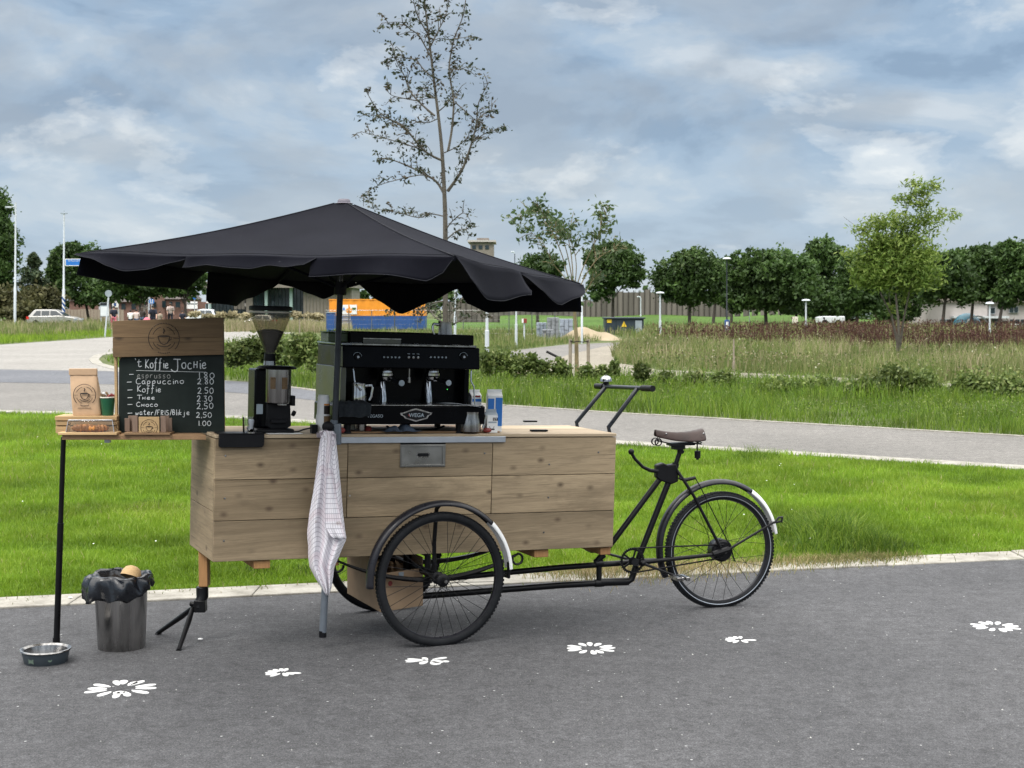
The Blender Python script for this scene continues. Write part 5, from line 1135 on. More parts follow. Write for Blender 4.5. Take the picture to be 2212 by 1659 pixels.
# dials, lamps and buttons
for u in (772, 1001):
    s = A_u(u, 771, t0); h = A_h(u, 771, t0); mb = MB(A); mb.tube([Vector((s+.022*math.cos(q), t0-.001, h+.022*math.sin(q))) for q in [rad(10+k*9) for k in range(18)]], .0013, 5)
    mb.build('dial_scale', M['signgrey'], up); mb = MB(A); mb.lathe([(0, .011), (.014, .010), (.017, .0)], 20, Matrix.Translation((s+.002, t0+.004, h)) @ FX); kn_ = mb.build('steam_knob', M['blkmat'], up)
    mb = MB(A); mb.lathe([(0, .0125), (.006, .0125), (.006, .009)], 14, Matrix.Translation((s+.002, t0+.004, h)) @ FX); mb.build('knob_cap', M['alu'], kn_)
for u0 in (830, 931):
    for k in range(5):
        s = A_u(u0+k*8.2, 771, t0); h = A_h(u0, 771.5, t0); mb = MB(A); mb.lathe([(0, .0035), (.0045, .0035), (.0055, -.003)], 10, Matrix.Translation((s, t0+.003, h)) @ FX); mb.build('brew_button', M['signgrey'], up)
for k in range(3):
    s = A_u(883+k*10, 771, t0); h = A_h(883, 772, t0); mb = MB(A); mb.lathe([(0, .006), (.006, .005), (.007, -.003)], 12, Matrix.Translation((s, t0+.003, h)) @ FX); mb.build('rocker_switch', M['steel'], up)
    h = A_h(883, 765, t0); mb = MB(A); mb.box(s-.006, s+.006, t0-.001, t0+.012, h, h+.003); mb.build('switch_mark', M['signgrey'], up)
# group heads, portafilters, spouts
for u in (842, 942):
    s = A_u(u-6, 810, .12); h = A_h(u, 797, .12)
    mb = MB(A); mb.lathe([(0, .002), (.030, .002), (.033, -.006), (.033, -.018), (.038, -.022), (.038, -.034), (.030, -.040), (0, -.040)], 32, Matrix.Translation((s, .13, h))); gh = mb.build('group_head', M['chrome'], EM)
    mb = MB(A); mb.lathe([(0, -.041), (.031, -.041), (.031, -.052), (.024, -.062), (0, -.064)], 28, Matrix.Translation((s, .13, h))); mb.tube([(s, .10, h-.048), (s+.008, .05, h-.052)], .008, 10); pf = mb.build('portafilter', M['chrome'], gh)
    mb = MB(A); mb.tube([(s+.008, .055, h-.052), (s+.014, .02, h-.056), (s+.020, -.045, h-.062)], [.011, .014, .016], 12); mb.build('portafilter_handle', M['blkmat'], pf)
    mb = MB(A); mb.lathe([(0, .0015), (.0145, .001), (.0155, -.002)], 20, Matrix.Translation((s+.0205, -.046, h-.0625)) @ FX); mb.build('handle_cap', M['signgrey'], pf)
    sp1 = A_u(u-16.0, 830, .16); mb = MB(A); hb_ = htr1+.006; mb.tube([(sp1+.018, .235, h-.03), (sp1+.018, .20, hb_+.01), (sp1+.018, .20, hb_)], .021, 20); mb.build('chrome_column', M['chrome'], EM)
s = A_u(884, 810, .1); mb = MB(A); mb.tube([(s, .10, hp0), (s, .10, hp0-.045), (s, .10, hp0-.05)], .004, 8); mb.tube([(s, .10, hp0-.045), (s, .10, hp0-.072)], .009, 10); mb.build('water_spout', M['steel'], EM)
for u, sg in ((763, -1), (1018, 1)):
    s = A_u(u, 800, .07); h = hp0; pts = [(s, .07, h), (s-.004*sg, .06, h-.06), (s+.010*(1 if sg < 0 else 1), .055, h-.085), (s+(.038 if sg < 0 else .018), .05, h-.11 if sg < 0 else h-.19)]
    mb = MB(A); mb.tube(pts, .0042, 8); mb.build('steam_wand', M['chrome'], EM)
mb = MB(A); s = A_u(966, 880, .23); h = A_h(966, 841, .232); mb.sphere((A_u(966.5, 841, .232), .234, A_h(966.5, 841, .232)), .0022, 8, 6)
t = NT('green led'); t.set('Emission Color', (.1, 1, .15)); t.set('Emission Strength', 1.2); t.set('Base Color', (.02, .4, .05)); mb.build('power_lamp', t.m, EM)
# cables under the machine
for pts in ([(790, 928), (800, 934), (812, 940), (840, 941)], [(835, 920), (850, 930), (862, 936)], [(870, 920), (866, 932), (880, 936), (905, 930), (940, 927), (960, 920)], [(885, 917), (870, 930), (862, 938)], [(880, 925), (910, 932), (950, 932)]):
    mb = MB(A); mb.tube([(A_u(u, v, .14), .14, max(A_h(u, v, .14), TOPH+.004)) for u, v in pts], .0055, 6); mb.build('cable', M['blkmat'], EM)
# badge with the maker's name, and the model name at the left
cbx = A_u(898.6, 897, 0); cbz = A_h(898.6, 897, 0); bo = []
for (u, v) in ((864, 892), (870, 891.5), (888, 884.5), (898.5, 882), (909, 884.5), (928, 890.5), (934, 891), (932, 895), (926, 898), (923, 904), (905, 909), (898.5, 911), (892, 909), (875, 904), (871, 899), (866, 897)): bo.append(pick(A, u-.4, v, 0))
mb = MB(A); mb.prism([(x, z) for x, z in bo], .0005, .004, FX); bd = mb.build('badge', M['chrome'], tray, smooth=False)
bi = [((x-cbx)*.87+cbx, (z-cbz)*.78+cbz) for x, z in bo]; mb = MB(A); mb.prism(bi, .004, .0047, FX); mb.build('badge_field', M['blk'], bd, smooth=False)
textmesh('WEGA', .027, A @ Matrix.Translation((cbx+.001, -.0055, cbz)) @ FX, M['signgrey'], 'badge_lettering', bd, .0004, True)
mb = MB(A); mb.prism([(cbx-.043, cbz+.001), (cbx-.034, cbz+.009), (cbx-.034, cbz-.007)], .0047, .0054, FX); mb.build('badge_star', M['red'], bd, smooth=False)
textmesh('PEGASO', .021, A @ Matrix.Translation((A_u(811, 898, 0), -.0015, A_h(811, 899, 0))) @ FX, M['signgrey'], 'model_lettering', tray, .0004)
# aluminium strip along the box edge under the machine
s0, s1 = A_u(733, 949, -.012), A_u(1092.5, 949, -.012)
mb = MB(A); hh = A_h(900, 943.5, -.012); mb.box(s0, s1, -.012, .04, hh-.030, hh); mb.m = 0
stp = mb.build('aluminium_strip', M['alu'], TR, bevel=.002)
bd_ = ab('base_board', s0+.005, s1-.01, .041, .5, TOPH+.0005, TOPH+.008, 'shelfwood', TR, .002)
# machine-top things
gb = empty('green_box', A @ Matrix.Translation((A_u(731, 740, .2), .25, htp+.013)), 'dark green square plastic box on the machine top left corner', 'box')
s0, s1 = A_u(709.5, 740, .12), A_u(752, 740, .12)
mb = MB(A); mb.box(s0, s1, .12, .26, hp1+.013, A_h(730, 719, .12)); mb.build('box_body', M['greenbox'], gb, bevel=.004)
ab('box_lid', s0-.002, s1+.002, .118, .262, A_h(730, 719, .12)+.0005, A_h(730, 719, .12)+.005, 'greenbox', gb, .002)
def jug(name, label, s, t, h, r, H, mat='steel', handle=1, spout=-1, group=None, ang=0.0, par_h=None):
    e = empty(name, A @ Matrix.Translation((s, t, h)) @ Matrix.Rotation(ang, 4, 'Z'), label, 'milk jug', group); T = RM[e.name]
    mb = MB(T); pr = [(0, 0), (r*.98, 0), (r, .004), (r*.96, H*.5), (r*.84, H*.85), (r*.86, H), (r*.84, H), (r*.82, H*.85), (r*.94, H*.5), (r*.96, .008), (0, .006)]
    mb.lathe(pr, 36); n = len(mb.v)
    for i, v in enumerate(mb.v):   # pull the rim into a spout
        p = T.inverted() @ Vector(v)
        if p.z > H*.85 and p.x*spout > r*.6: k = (p.x*spout-r*.6)/(r*.4); p.x += spout*k*.012*(p.z/H); p.z += .006*k; mb.v[i] = tuple(T @ p)
    b_ = mb.build('jug_body', M[mat], e)
    mb = MB(T); x0 = handle*r*.9; mb.tube([(x0*.95, 0, H*.88), (x0+handle*.030, 0, H*.90), (x0+handle*.036, 0, H*.8), (x0+handle*.030, 0, H*.35), (x0+handle*.020, 0, H*.16)], .0045, 8, flat=1.6); mb.build('handle', M['chrome'], e); return e
jug('milk_jug', 'small steel milk jug standing on the machine drip tray at left', A_u(776, 850, .08), .10, htr1+.0045, .042, .100, 'chrome', 1)
jug('milk_jug', 'large steel milk jug at the right front of the machine', A_u(1016, 915, .03), .035, TOPH+.009, .055, A_h(1016, 889, .03)-TOPH-.01, 'steel', 1)
jug('milk_jug', 'steel jug with black cable-like handle standing on top of the machine', A_u(962, 730, .2), .2, htp+.012, .038, .115, 'steel', -1)
# cups stacked under the tray, left
for i, (u, t, r_, h_, m_) in enumerate(((779, .10, .030, .058, 'steel'), (762, .16, .022, .035, 'cream'))):
    mb = MB(A); s = A_u(u, 925, t); mb.lathe([(0, 0), (r_*.9, 0), (r_, h_), (r_*.93, h_), (r_*.82, .004), (0, .003)], 24, Matrix.Translation((s, t, TOPH+.009))); o = mb.build('cup', M[m_])
    tag(o, ('small steel cup under the left of the drip tray', 'small cream cup lying in the shade under the machine')[i], 'cup')
mb = MB(A); s = A_u(795, 925, .09); mb.lathe([(0, 0), (.016, 0), (.019, .012), (.014, .022), (0, .024)], 16, Matrix.Translation((s, .09, TOPH+.009))); tag(mb.build('bottle_cap', M['red']), 'small red lid behind the steel cup under the machine', 'cap')
mb = MB(A); s = A_u(736, 937, .01); mb.sphere((s, .0, TOPH+.018), .016, 14, 10, (1.2, .9, .9)); tag(mb.build('crumpled_wrapper', M['red']), 'small crumpled reddish wrapper beside the umbrella clamp', 'wrapper')
mb = MB(A); s = A_u(1054, 937, .02); mb.sphere((s, .03, TOPH+.014), .017, 14, 10, (1.4, .8, .7)); tag(mb.build('crumpled_wrapper', M['red']), 'small red wrapper between the large jug and milk carton', 'wrapper')
mb = MB(A); s = A_u(809, 862, .14); mb.lathe([(0, 0), (.034, 0), (.038, .085), (.034, .085), (.030, .006), (0, .005)], 28, Matrix.Translation((s, .16, htr1+.0045))); tag(mb.build('dark_mug', M['gloss']), 'dark glass mug on the drip tray beside the small jug', 'mug')
def cloth(name, label, M0, nx, ny, sx, sy, zf, mat):
    mb = MB(M0); P = []
    for i in range(nx+1):
        row = []
        for j in range(ny+1):
            x = -sx/2+sx*i/nx; y = -sy/2+sy*j/ny; row.append(Vector(zf(x, y)))
        P.append(row)
    mb.grid(P); o = mb.build(name, M[mat], solid=.002, sub=1, base=M0); return tag(o, label, 'cloth')
def zf1(x, y):
    ed = max(0, -y-.0); f = .008*math.sin(x*60+y*30)+.006*math.sin(x*95-y*20)
    if y > -.02: return (x, y, .012+abs(f))
    return (x*(1-ed*.8), -.028-.15*0-.01*abs(math.sin(x*50)), .012-(-.02-y)*1.0+.3*f)
cloth('black_cloth', 'black cloth hanging over the left corner of the drip tray', A @ Matrix.Translation((A_u(762, 880, 0), .0, htr1)), 30, 20, .17, .17, zf1, 'blackcloth')
def zf2(x, y): r2 = (x/.085)**2+(y/.04)**2; return (x, y, .004+max(0, 1-r2)*.03*(1+.5*math.sin(x*70+y*40)+.3*math.sin(x*140))+.002*math.sin(x*90))
cloth('grey_blue_cloth', 'crumpled grey blue cloth lying before the machine on the strip edge', A @ Matrix.Translation((A_u(868, 935, .03), .035, TOPH+.008)), 40, 20, .19, .08, zf2, 'bluecloth')
# paper sheet on drip tray, right
mb = MB(A); P = [[Vector((A_u(955, 868, .02)+i*.024, -.02+j*.03, htr1+.010+.004*math.sin(i*.6)-.0012*i*i*.12)) for j in range(5)] for i in range(9)]
mb.grid(P); tag(mb.build('paper_sheet', M['alu'], solid=.0012), 'pale grey folded sheet sticking out over the drip tray right corner', 'paper')
# cartons
def carton(name, label, s, t, w_, d, H, cols, gable=.03, ang=0.0, texts=()):
    e = empty(name, A @ Matrix.Translation((s, t, TOPH)) @ Matrix.Rotation(ang, 4, 'Z'), label, 'milk carton'); T = RM[e.name]
    mb = MB(T); mb.box(-w_/2, w_/2, -d/2, d/2, 0, H); mb.build('carton_body', M[cols[0]], e, bevel=.002)
    mb = MB(T); mb.add([(-w_/2, -d/2, H+.0005), (w_/2, -d/2, H+.0005), (w_/2, d/2, H+.0005), (-w_/2, d/2, H+.0005), (-w_/2, 0, H+gable), (w_/2, 0, H+gable)], [(0, 1, 5, 4), (2, 3, 4, 5), (0, 4, 3), (1, 2, 5), (0, 3, 2, 1)])
    mb.box(-w_/2, w_/2, -.0015, .0015, H+gable-.002, H+gable+.012); mb.build('gable_top', M[cols[1]], e)
    for (x0, x1, z0, z1, m_) in texts:
        mb = MB(T); mb.box(x0, x1, -d/2-.001, -d/2-.0002, z0, z1); mb.build('print', M[m_], e)
    return e
c1_ = carton('milk_carton', 'tall blue and white milk carton right of the espresso machine', A_u(1070, 900, .12), .14, .075, .07, A_h(1070, 855, .12)-TOPH, ('white', 'white'), .02, -.25, [(-.037, -.005, .10, .17, 'signblue'), (-.03, -.008, .075, .085, 'signgrey'), (.0, .0375, .03, .19, 'lblue') if False else (.002, .0374, .03, .175, 'signblue'), (-.012, .0, .06, .115, 'red')])
c2_ = carton('milk_carton', 'small white carton with grey cup print before the blue carton', A_u(1063, 915, .04), .06, .058, .055, A_h(1063, 897, .04)-TOPH, ('white', 'signgrey'), .018, -.05, [(-.018, .012, .015, .022, 'ink'), (-.022, .022, .05, .058, 'signgrey'), (.002, .028, .062, .078, 'ink')])
mb = MB(RM[c2_.name]); 
for k in range(12):
    q = PI+PI*k/12; q2 = PI+PI*(k+1)/12; mb.tube([(-.003+.012*math.cos(q), -.0285, .034+.013*math.sin(q)), (-.003+.012*math.cos(q2), -.0285, .034+.013*math.sin(q2))], .0012, 4)
mb.build('cup_print', M['ink'], c2_)
textmesh('LY', .017, RM[c2_.name] @ Matrix.Translation((.015, -.0292, .070)) @ FX, M['white'], 'carton_lettering', c2_, .0003, True)
carton('milk_carton', 'white and blue carton partly hidden behind the machine right side', A_u(1026, 860, .2), .21, .06, .055, A_h(1026, 855, .2)-TOPH, ('white', 'white'), .02, .1, [(-.02, .02, .172, .182, 'red'), (-.025, .025, .15, .165, 'signblue')])
# cup dispenser bottle left of pole
e = empty('sauce_bottle', abase(A_u(698, 900, .10), .10), 'white plastic bottle with black and orange label left of the umbrella pole', 'bottle'); T = RM[e.name]; H = A_h(698, 853, .10)-TOPH
mb = MB(T); mb.lathe([(0, 0), (.034, 0), (.036, .004), (.035, H*.45), (.031, H*.5), (.028, H*.92), (.024, H), (0, H)], 30); bt = mb.build('bottle_body', M['white'], e)
for (z0, z1, m_, rr) in ((H*.5, H*.72, 'ink', .0315), (H*.73, H*.77, 'orange', .031), (H*.2, H*.45, 'header', .0358)):
    mb = MB(T); mb.lathe([(rr+.0006, z0), (rr+.0003, z1)], 16, None, False, rad(-100), rad(-10)); mb.build('label_print', M[m_], bt, smooth=True)
# --- coffee grinder
sg = A_u(589, 870, .10); GR = empty('coffee_grinder', abase(sg, .15), 'black coffee grinder with clear funnel hopper full of beans', 'coffee grinder')
T = A @ Matrix.Translation((sg, .15, 0)); H_ = lambda v: A_h(588, v, .15)
k_ = (A_u(634, 670, .15)-A_u(542, 670, .15))/92.0
dx = lambda u: (u-589.0)*k_
mb = MB(A); sx1 = sg
body = MB(T); 
body.box(dx(549), dx(631), -.11, .10, TOPH, TOPH+.022); body.build('grinder_base', M['blkmat'], GR, bevel=.008)
mb = MB(T); pr = [(dx(553), -.02), (dx(568), -.045), (dx(620), -.045), (dx(628), .0), (dx(628), .12), (dx(553), .12)]
mb.prism(pr, TOPH+.022, H_(797)); mb.build('grinder_body', M['gloss'], GR, bevel=.008)
mb = MB(T); mb.lathe([(0, H_(796)), (dx(630), H_(796)), (dx(632), H_(794)), (dx(626), H_(790)), (0, H_(789))], 36, Matrix.Translation((dx(598), -.03, 0))); mb.build('doser_lid', M['blkmat'], GR)
cxm = dx(598.5); rr = dx(626)-cxm
mb = MB(T); mb.lathe([(0, H_(868)), (rr*.97, H_(868)), (rr, H_(866)), (rr, H_(797)), (0, H_(797))], 40, Matrix.Translation((cxm, -.06, 0))); ds = mb.build('doser', M['steel'], GR)
for u0, u1 in ((578, 587), (600, 612)):                    # two windows in the doser
    mb = MB(T); a0, a1 = [math.acos(max(-1, min(1, (dx(u)-cxm)/rr))) for u in (u0, u1)]
    mb.lathe([(rr+.0015, H_(838)), (rr+.002, H_(836)), (rr+.002, H_(815)), (rr+.0015, H_(813))], 8, Matrix.Translation((cxm, -.06, 0)), False, -a0, -a1); mb.build('doser_window', M['header'], ds)
mb = MB(T); mb.box(dx(592), dx(612), -.118, -.10, H_(873), H_(868.5)); mb.build('doser_spout', M['steel'], ds, bevel=.002)
mb = MB(T); mb.prism([(dx(575), H_(918)), (dx(575), H_(870)), (dx(626), H_(870)), (dx(629), H_(918)), (dx(618), H_(924)), (dx(584), H_(924))], .04, .062, FX); mb.box(dx(584), dx(617), -.085, -.062, H_(912), H_(904)); mb.build('portafilter_fork', M['blkmat'], GR, bevel=.004)
mb = MB(T); mb.box(dx(628), dx(637), -.06, -.01, H_(875), H_(853)); mb.tube([(dx(632), -.05, H_(890)), (dx(638), -.05, H_(893))], .014, 14); mb.build('dosing_lever', M['blkmat'], GR, bevel=.002)
mb = MB(T); mb.box(dx(555), dx(568.5), -.047, -.0445, H_(893), H_(872)); mb.build('rating_label', M['signgrey'], GR)
mb = MB(T); cxh = dx(588.5); mb.lathe([(0, H_(789)), (.030, H_(789)), (.028, H_(780)), (0, H_(780))], 28, Matrix.Translation((cxh, .02, 0))); mb.build('steel_collar', M['steel'], GR)
mb = MB(T); mb.lathe([(0, H_(780)), (.0275, H_(780)), (.0285, H_(776)), (.026, H_(764)), (0, H_(764))], 28, Matrix.Translation((cxh, .02, 0))); mb.build('hopper_neck', M['blkmat'], GR)
mb = MB(T); r0, r1 = .027, dx(633)-cxh; rb = r0+(r1-r0)*(765-716)/(765-678.)
mb.lathe([(r0, H_(764)), (r0+.001, H_(758)), (r1, H_(679)), (r1+.002, H_(678)), (r1+.002, H_(672)), (r1-.001, H_(672)), (r1-.002, H_(679)), (r0-.001, H_(758))], 48, Matrix.Translation((cxh, .02, 0))); hp = mb.build('hopper', M['smoke'], GR)
mb = MB(T); mb.lathe([(0, H_(763)), (r0-.003, H_(762)), (r0-.002, H_(757)), (rb-.004, H_(716)), (rb*.5, H_(712)), (0, H_(711))], 40, Matrix.Translation((cxh, .02, 0))); 
M['beans'] = pbr('roasted beans', (.018, .009, .006), .45, 0, .6, 90, .8, 110)
mb.build('coffee_beans', M['beans'], hp)
mb = MB(T); mb.lathe([(r1+.0025, H_(676)), (r1+.003, H_(674.5)), (r1+.0025, H_(673))], 48, Matrix.Translation((cxh, .02, 0))); mb.build('hopper_ring', M['cream'], hp)
mb = MB(T); mb.lathe([(0, H_(671)), (r1+.003, H_(671)), (r1+.004, H_(668)), (r1+.002, H_(662)), (r1-.01, H_(661)), (0, H_(661))], 48, Matrix.Translation((cxh, .02, 0))); mb.build('hopper_lid', M['blkmat'], hp)
# --- tamping mat over the edge, glass with tamper, papers, cable
mb = MB(A); s0, s1 = A_u(473, 955, -.02), A_u(571, 955, -.02); h1 = TOPH+.007
mb.prism([(s0, -.022), (s1-.004, -.022), (s1, -.01), (s1, .10), (s0, .10)], TOPH+.0005, h1); mb.prism([(s0+.006, A_h(500, 967, -.02)), (s1-.01, A_h(500, 967, -.02)), (s1, A_h(500, 962, -.02)), (s1, h1), (s0, h1), (s0, A_h(500, 963, -.02))], .006, .020, FX)
o = mb.build('tamping_mat', M['blkmat'], bevel=.003); tag(o, 'black rubber tamping mat hooked over the front left box edge', 'tamping mat')
gs = A_u(537, 925, .03); e = empty('drinking_glass', A @ Matrix.Translation((gs, .035, h1)), 'clear tumbler holding a dark tamper on the rubber mat', 'glass'); T = RM[e.name]
mb = MB(T); mb.lathe([(0, 0), (.024, 0), (.026, .003), (.029, .072), (.027, .072), (.0235, .006), (0, .005)], 30); mb.build('tumbler', M['clear'], e)
e = empty('coffee_tamper', A @ Matrix.Translation((gs+.003, -.008, h1)), 'steel tamper with grey handle standing before the tumbler', 'tamper'); T = RM[e.name]
mb = MB(T); mb.lathe([(0, 0), (.022, 0), (.022, .006), (.010, .016), (.008, .020), (0, .02)], 26); mb.build('tamper_base', M['chrome'], e)
mb = MB(T); mb.lathe([(0, .02), (.009, .02), (.010, .035), (.014, .055), (.013, .064), (0, .067)], 22); mb.build('tamper_handle', M['alu'], e)
mb = MB(A); s0 = A_u(572, 940, .0); s1 = A_u(655, 940, .0); mb.box(s0+.015, s1, .002, .06, TOPH+.0005, TOPH+.003); tag(mb.build('paper_tray', M['white'], bevel=.001), 'thin white paper sheet in front of the grinder base', 'paper')
mb = MB(A); mb.tube([(A_u(u, v, .06), .06, max(TOPH+.005, A_h(u, v, .06))) for u, v in ((634, 933), (645, 932), (655, 928), (668, 925), (682, 922))], .004, 6)
q = (A_u(678, 925, .06), .06, TOPH+.024); mb.box(q[0]-.014, q[0]+.014, .04, .08, TOPH+.001, TOPH+.042); tag(mb.build('power_cable', M['blkmat']), 'black power cable with plug between grinder and white bottle', 'cable')
mb = MB(A); s0, t_ = top(1131, 920); mb.box(s0-.0, s0+.08, t_-.012, t_+.012, TOPH+.0005, TOPH+.010); tag(mb.build('door_latch', M['blk'], bevel=.002), 'thin dark latch lying at the back edge of the box top', 'latch')
mb = MB(A); s0, t_ = top(1146, 941); mb.box(s0-.0, s0+.095, t_-.012, t_+.016, TOPH+.0005, TOPH+.010); tag(mb.build('mobile_phone', M['gloss'], bevel=.003), 'black phone lying flat near the front edge of the box top', 'phone')
# --- towel hanging from the clamp knob
def towel():
    prof = [(931, 690, 721), (945, 693, 725), (970, 689, 728), (1010, 684, 732), (1060, 677, 737), (1110, 668, 741), (1150, 663.5, 746), (1164, 664, 748.5), (1178, 666, 742), (1200, 665.5, 733), (1225, 669, 722), (1250, 682, 719), (1270, 695, 716), (1286, 704, 710)]
    P = []; UV = []; n = 46
    for i in range(52):
        v = 931+(1286-931)*i/51
        for a, b in zip(prof[:-1], prof[1:]):
            if a[0] <= v <= b[0]: f = (v-a[0])/(b[0]-a[0]); l = a[1]+(b[1]-a[1])*f; r_ = a[2]+(b[2]-a[2])*f
        row = []; g = (v-931)/355
        for k in range(n+1):
            q = k/n; u = l+(r_-l)*q; dep = .016*math.sin(q*19+g*2.0)*(.35+.65*g)+.012*math.sin(q*8-g*4)-.022*math.sin(PI*q)-.02*(1-g)
            row.append(at(u, v, 6.985+dep+g*.03))
        P.append(row)
    mb = MB(); mb.grid(P); o = mb.build('tea_towel', M['towel'], solid=.0015); tag(o, 'white checked tea towel with pink stains hanging from the clamp knob', 'tea towel')
    me = o.data; uv = me.uv_layers.new(name='UVMap'); m = n+1
    for lp in me.loops:
        i, k = divmod(lp.vertex_index, m); wd_ = (.10+.75*min(1, i/51*1.5)); uv.data[lp.index].uv = ((k/n-.5)*.34*wd_*2.2+(i/51)*.12, i/51*.86+.05*math.sin(k/n*6))
    mb = MB(); rows = []
    for i in range(14):
        row = []
        for k in range(13):
            q = k/12; u = 684+i/13*20; row.append(at(684+(42 if q > .5 else 38)*q, 931+8*abs(q-.4)+i*.75+3*math.sin(q*9), 6.955+.002*i+.01*math.sin(q*12)))
        rows.append(row)
    mb.grid(rows); mb.build('towel_fold', M['towel'], o, solid=.0015)
    # right hand fold line: overlapping second layer
    P = []
    pf_ = [(1000, 706, 716), (1060, 704, 724), (1110, 702, 735), (1140, 703, 741), (1158, 714, 746), (1165, 722, 747)]
    for i in range(20):
        v = 1000+165*i/19
        for a, b in zip(pf_[:-1], pf_[1:]):
            if a[0] <= v <= b[0]: f = (v-a[0])/(b[0]-a[0]); l = a[1]+(b[1]-a[1])*f; r_ = a[2]+(b[2]-a[2])*f
        P.append([at(l+(r_-l)*k/10, v, 6.945+.008*math.sin(k*.9)) for k in range(11)])
    mb = MB(); mb.grid(P); f2 = mb.build('towel_fold', M['towel'], o, solid=.0015); uv = f2.data.uv_layers.new(name='UVMap')
    for lp in f2.data.loops: i, k = divmod(lp.vertex_index, 11); uv.data[lp.index].uv = (k*.018+.3, i*.02+.2)
towel()
# --- side shelf things
Z0 = ZS+.0008; SY = 7.03
def wbox(mb, x0, x1, y0, y1, z0, z1_, r=None): return mb.box(x0, x1, y0, y1, z0, z1_, r=r)
def X(u, Y=6.98): return at(u, 900, Y).x
def Z(v, Y=6.98): return at(500, v, Y).z
# menu board
BY = 7.06
MBd = empty('menu_board', Vector((X(370, BY), BY, Z0)), 'chalk menu board with dark wooden header and coffee prices', 'menu board')
mb = MB(); pts = [(266, 766.5), (483, 765.5), (484.5, 934), (258, 934), (256, 776), (262, 770)]
bp_ = [(at(u, v, BY).x, at(u, v, BY).z) for u, v in ((268, 766.5), (483, 765.5), (484.5, 938), (256, 939), (257, 780), (262, 772))]; bp_ = [(x, max(z, Z0)) for x, z in bp_]
T = Matrix.Translation((0, BY, 0)) @ FX; mb = MB(T); mb.prism(bp_, -.012, 0); sl_b = mb.build('slate', M['slate'], MBd, smooth=False, bevel=.0015)
mb = MB(T)
for (ua, va, ub, vb) in ((242, 693.5, 481.5, 728.5), (242.5, 729.5, 482.5, 766)):
    vs = [(at(ua, va, BY-.03).x, at(ua, va, BY-.03).z), (at(ub, va-8*(1 if va < 700 else .1), BY-.03).x, at(ub, va-8*(1 if va < 700 else .1), BY-.03).z), (at(ub, vb, BY-.03).x, at(ub, vb, BY-.03).z), (at(ua+.4, vb+(.5 if va < 700 else 6), BY-.03).x, at(ua, vb+(.5 if va < 700 else 6), BY-.03).z)]
    mb.prism(vs[::-1], .004, .024)
hd = mb.build('header_board', M['header'], MBd, smooth=False, bevel=.0015)
mb = MB(); x0 = X(248.5, BY); 
for (xa, xb, ya, yb) in ((x0, x0+.012, BY-.002, BY+.018), (X(470, BY), X(470, BY)+.03, BY+.013, BY+.03), (x0+.02, x0+.05, BY+.013, BY+.03)): mb.box(xa, xb, ya, yb, Z0, Z(700, BY))
mb.build('batten', M['pine'], MBd, bevel=.001)
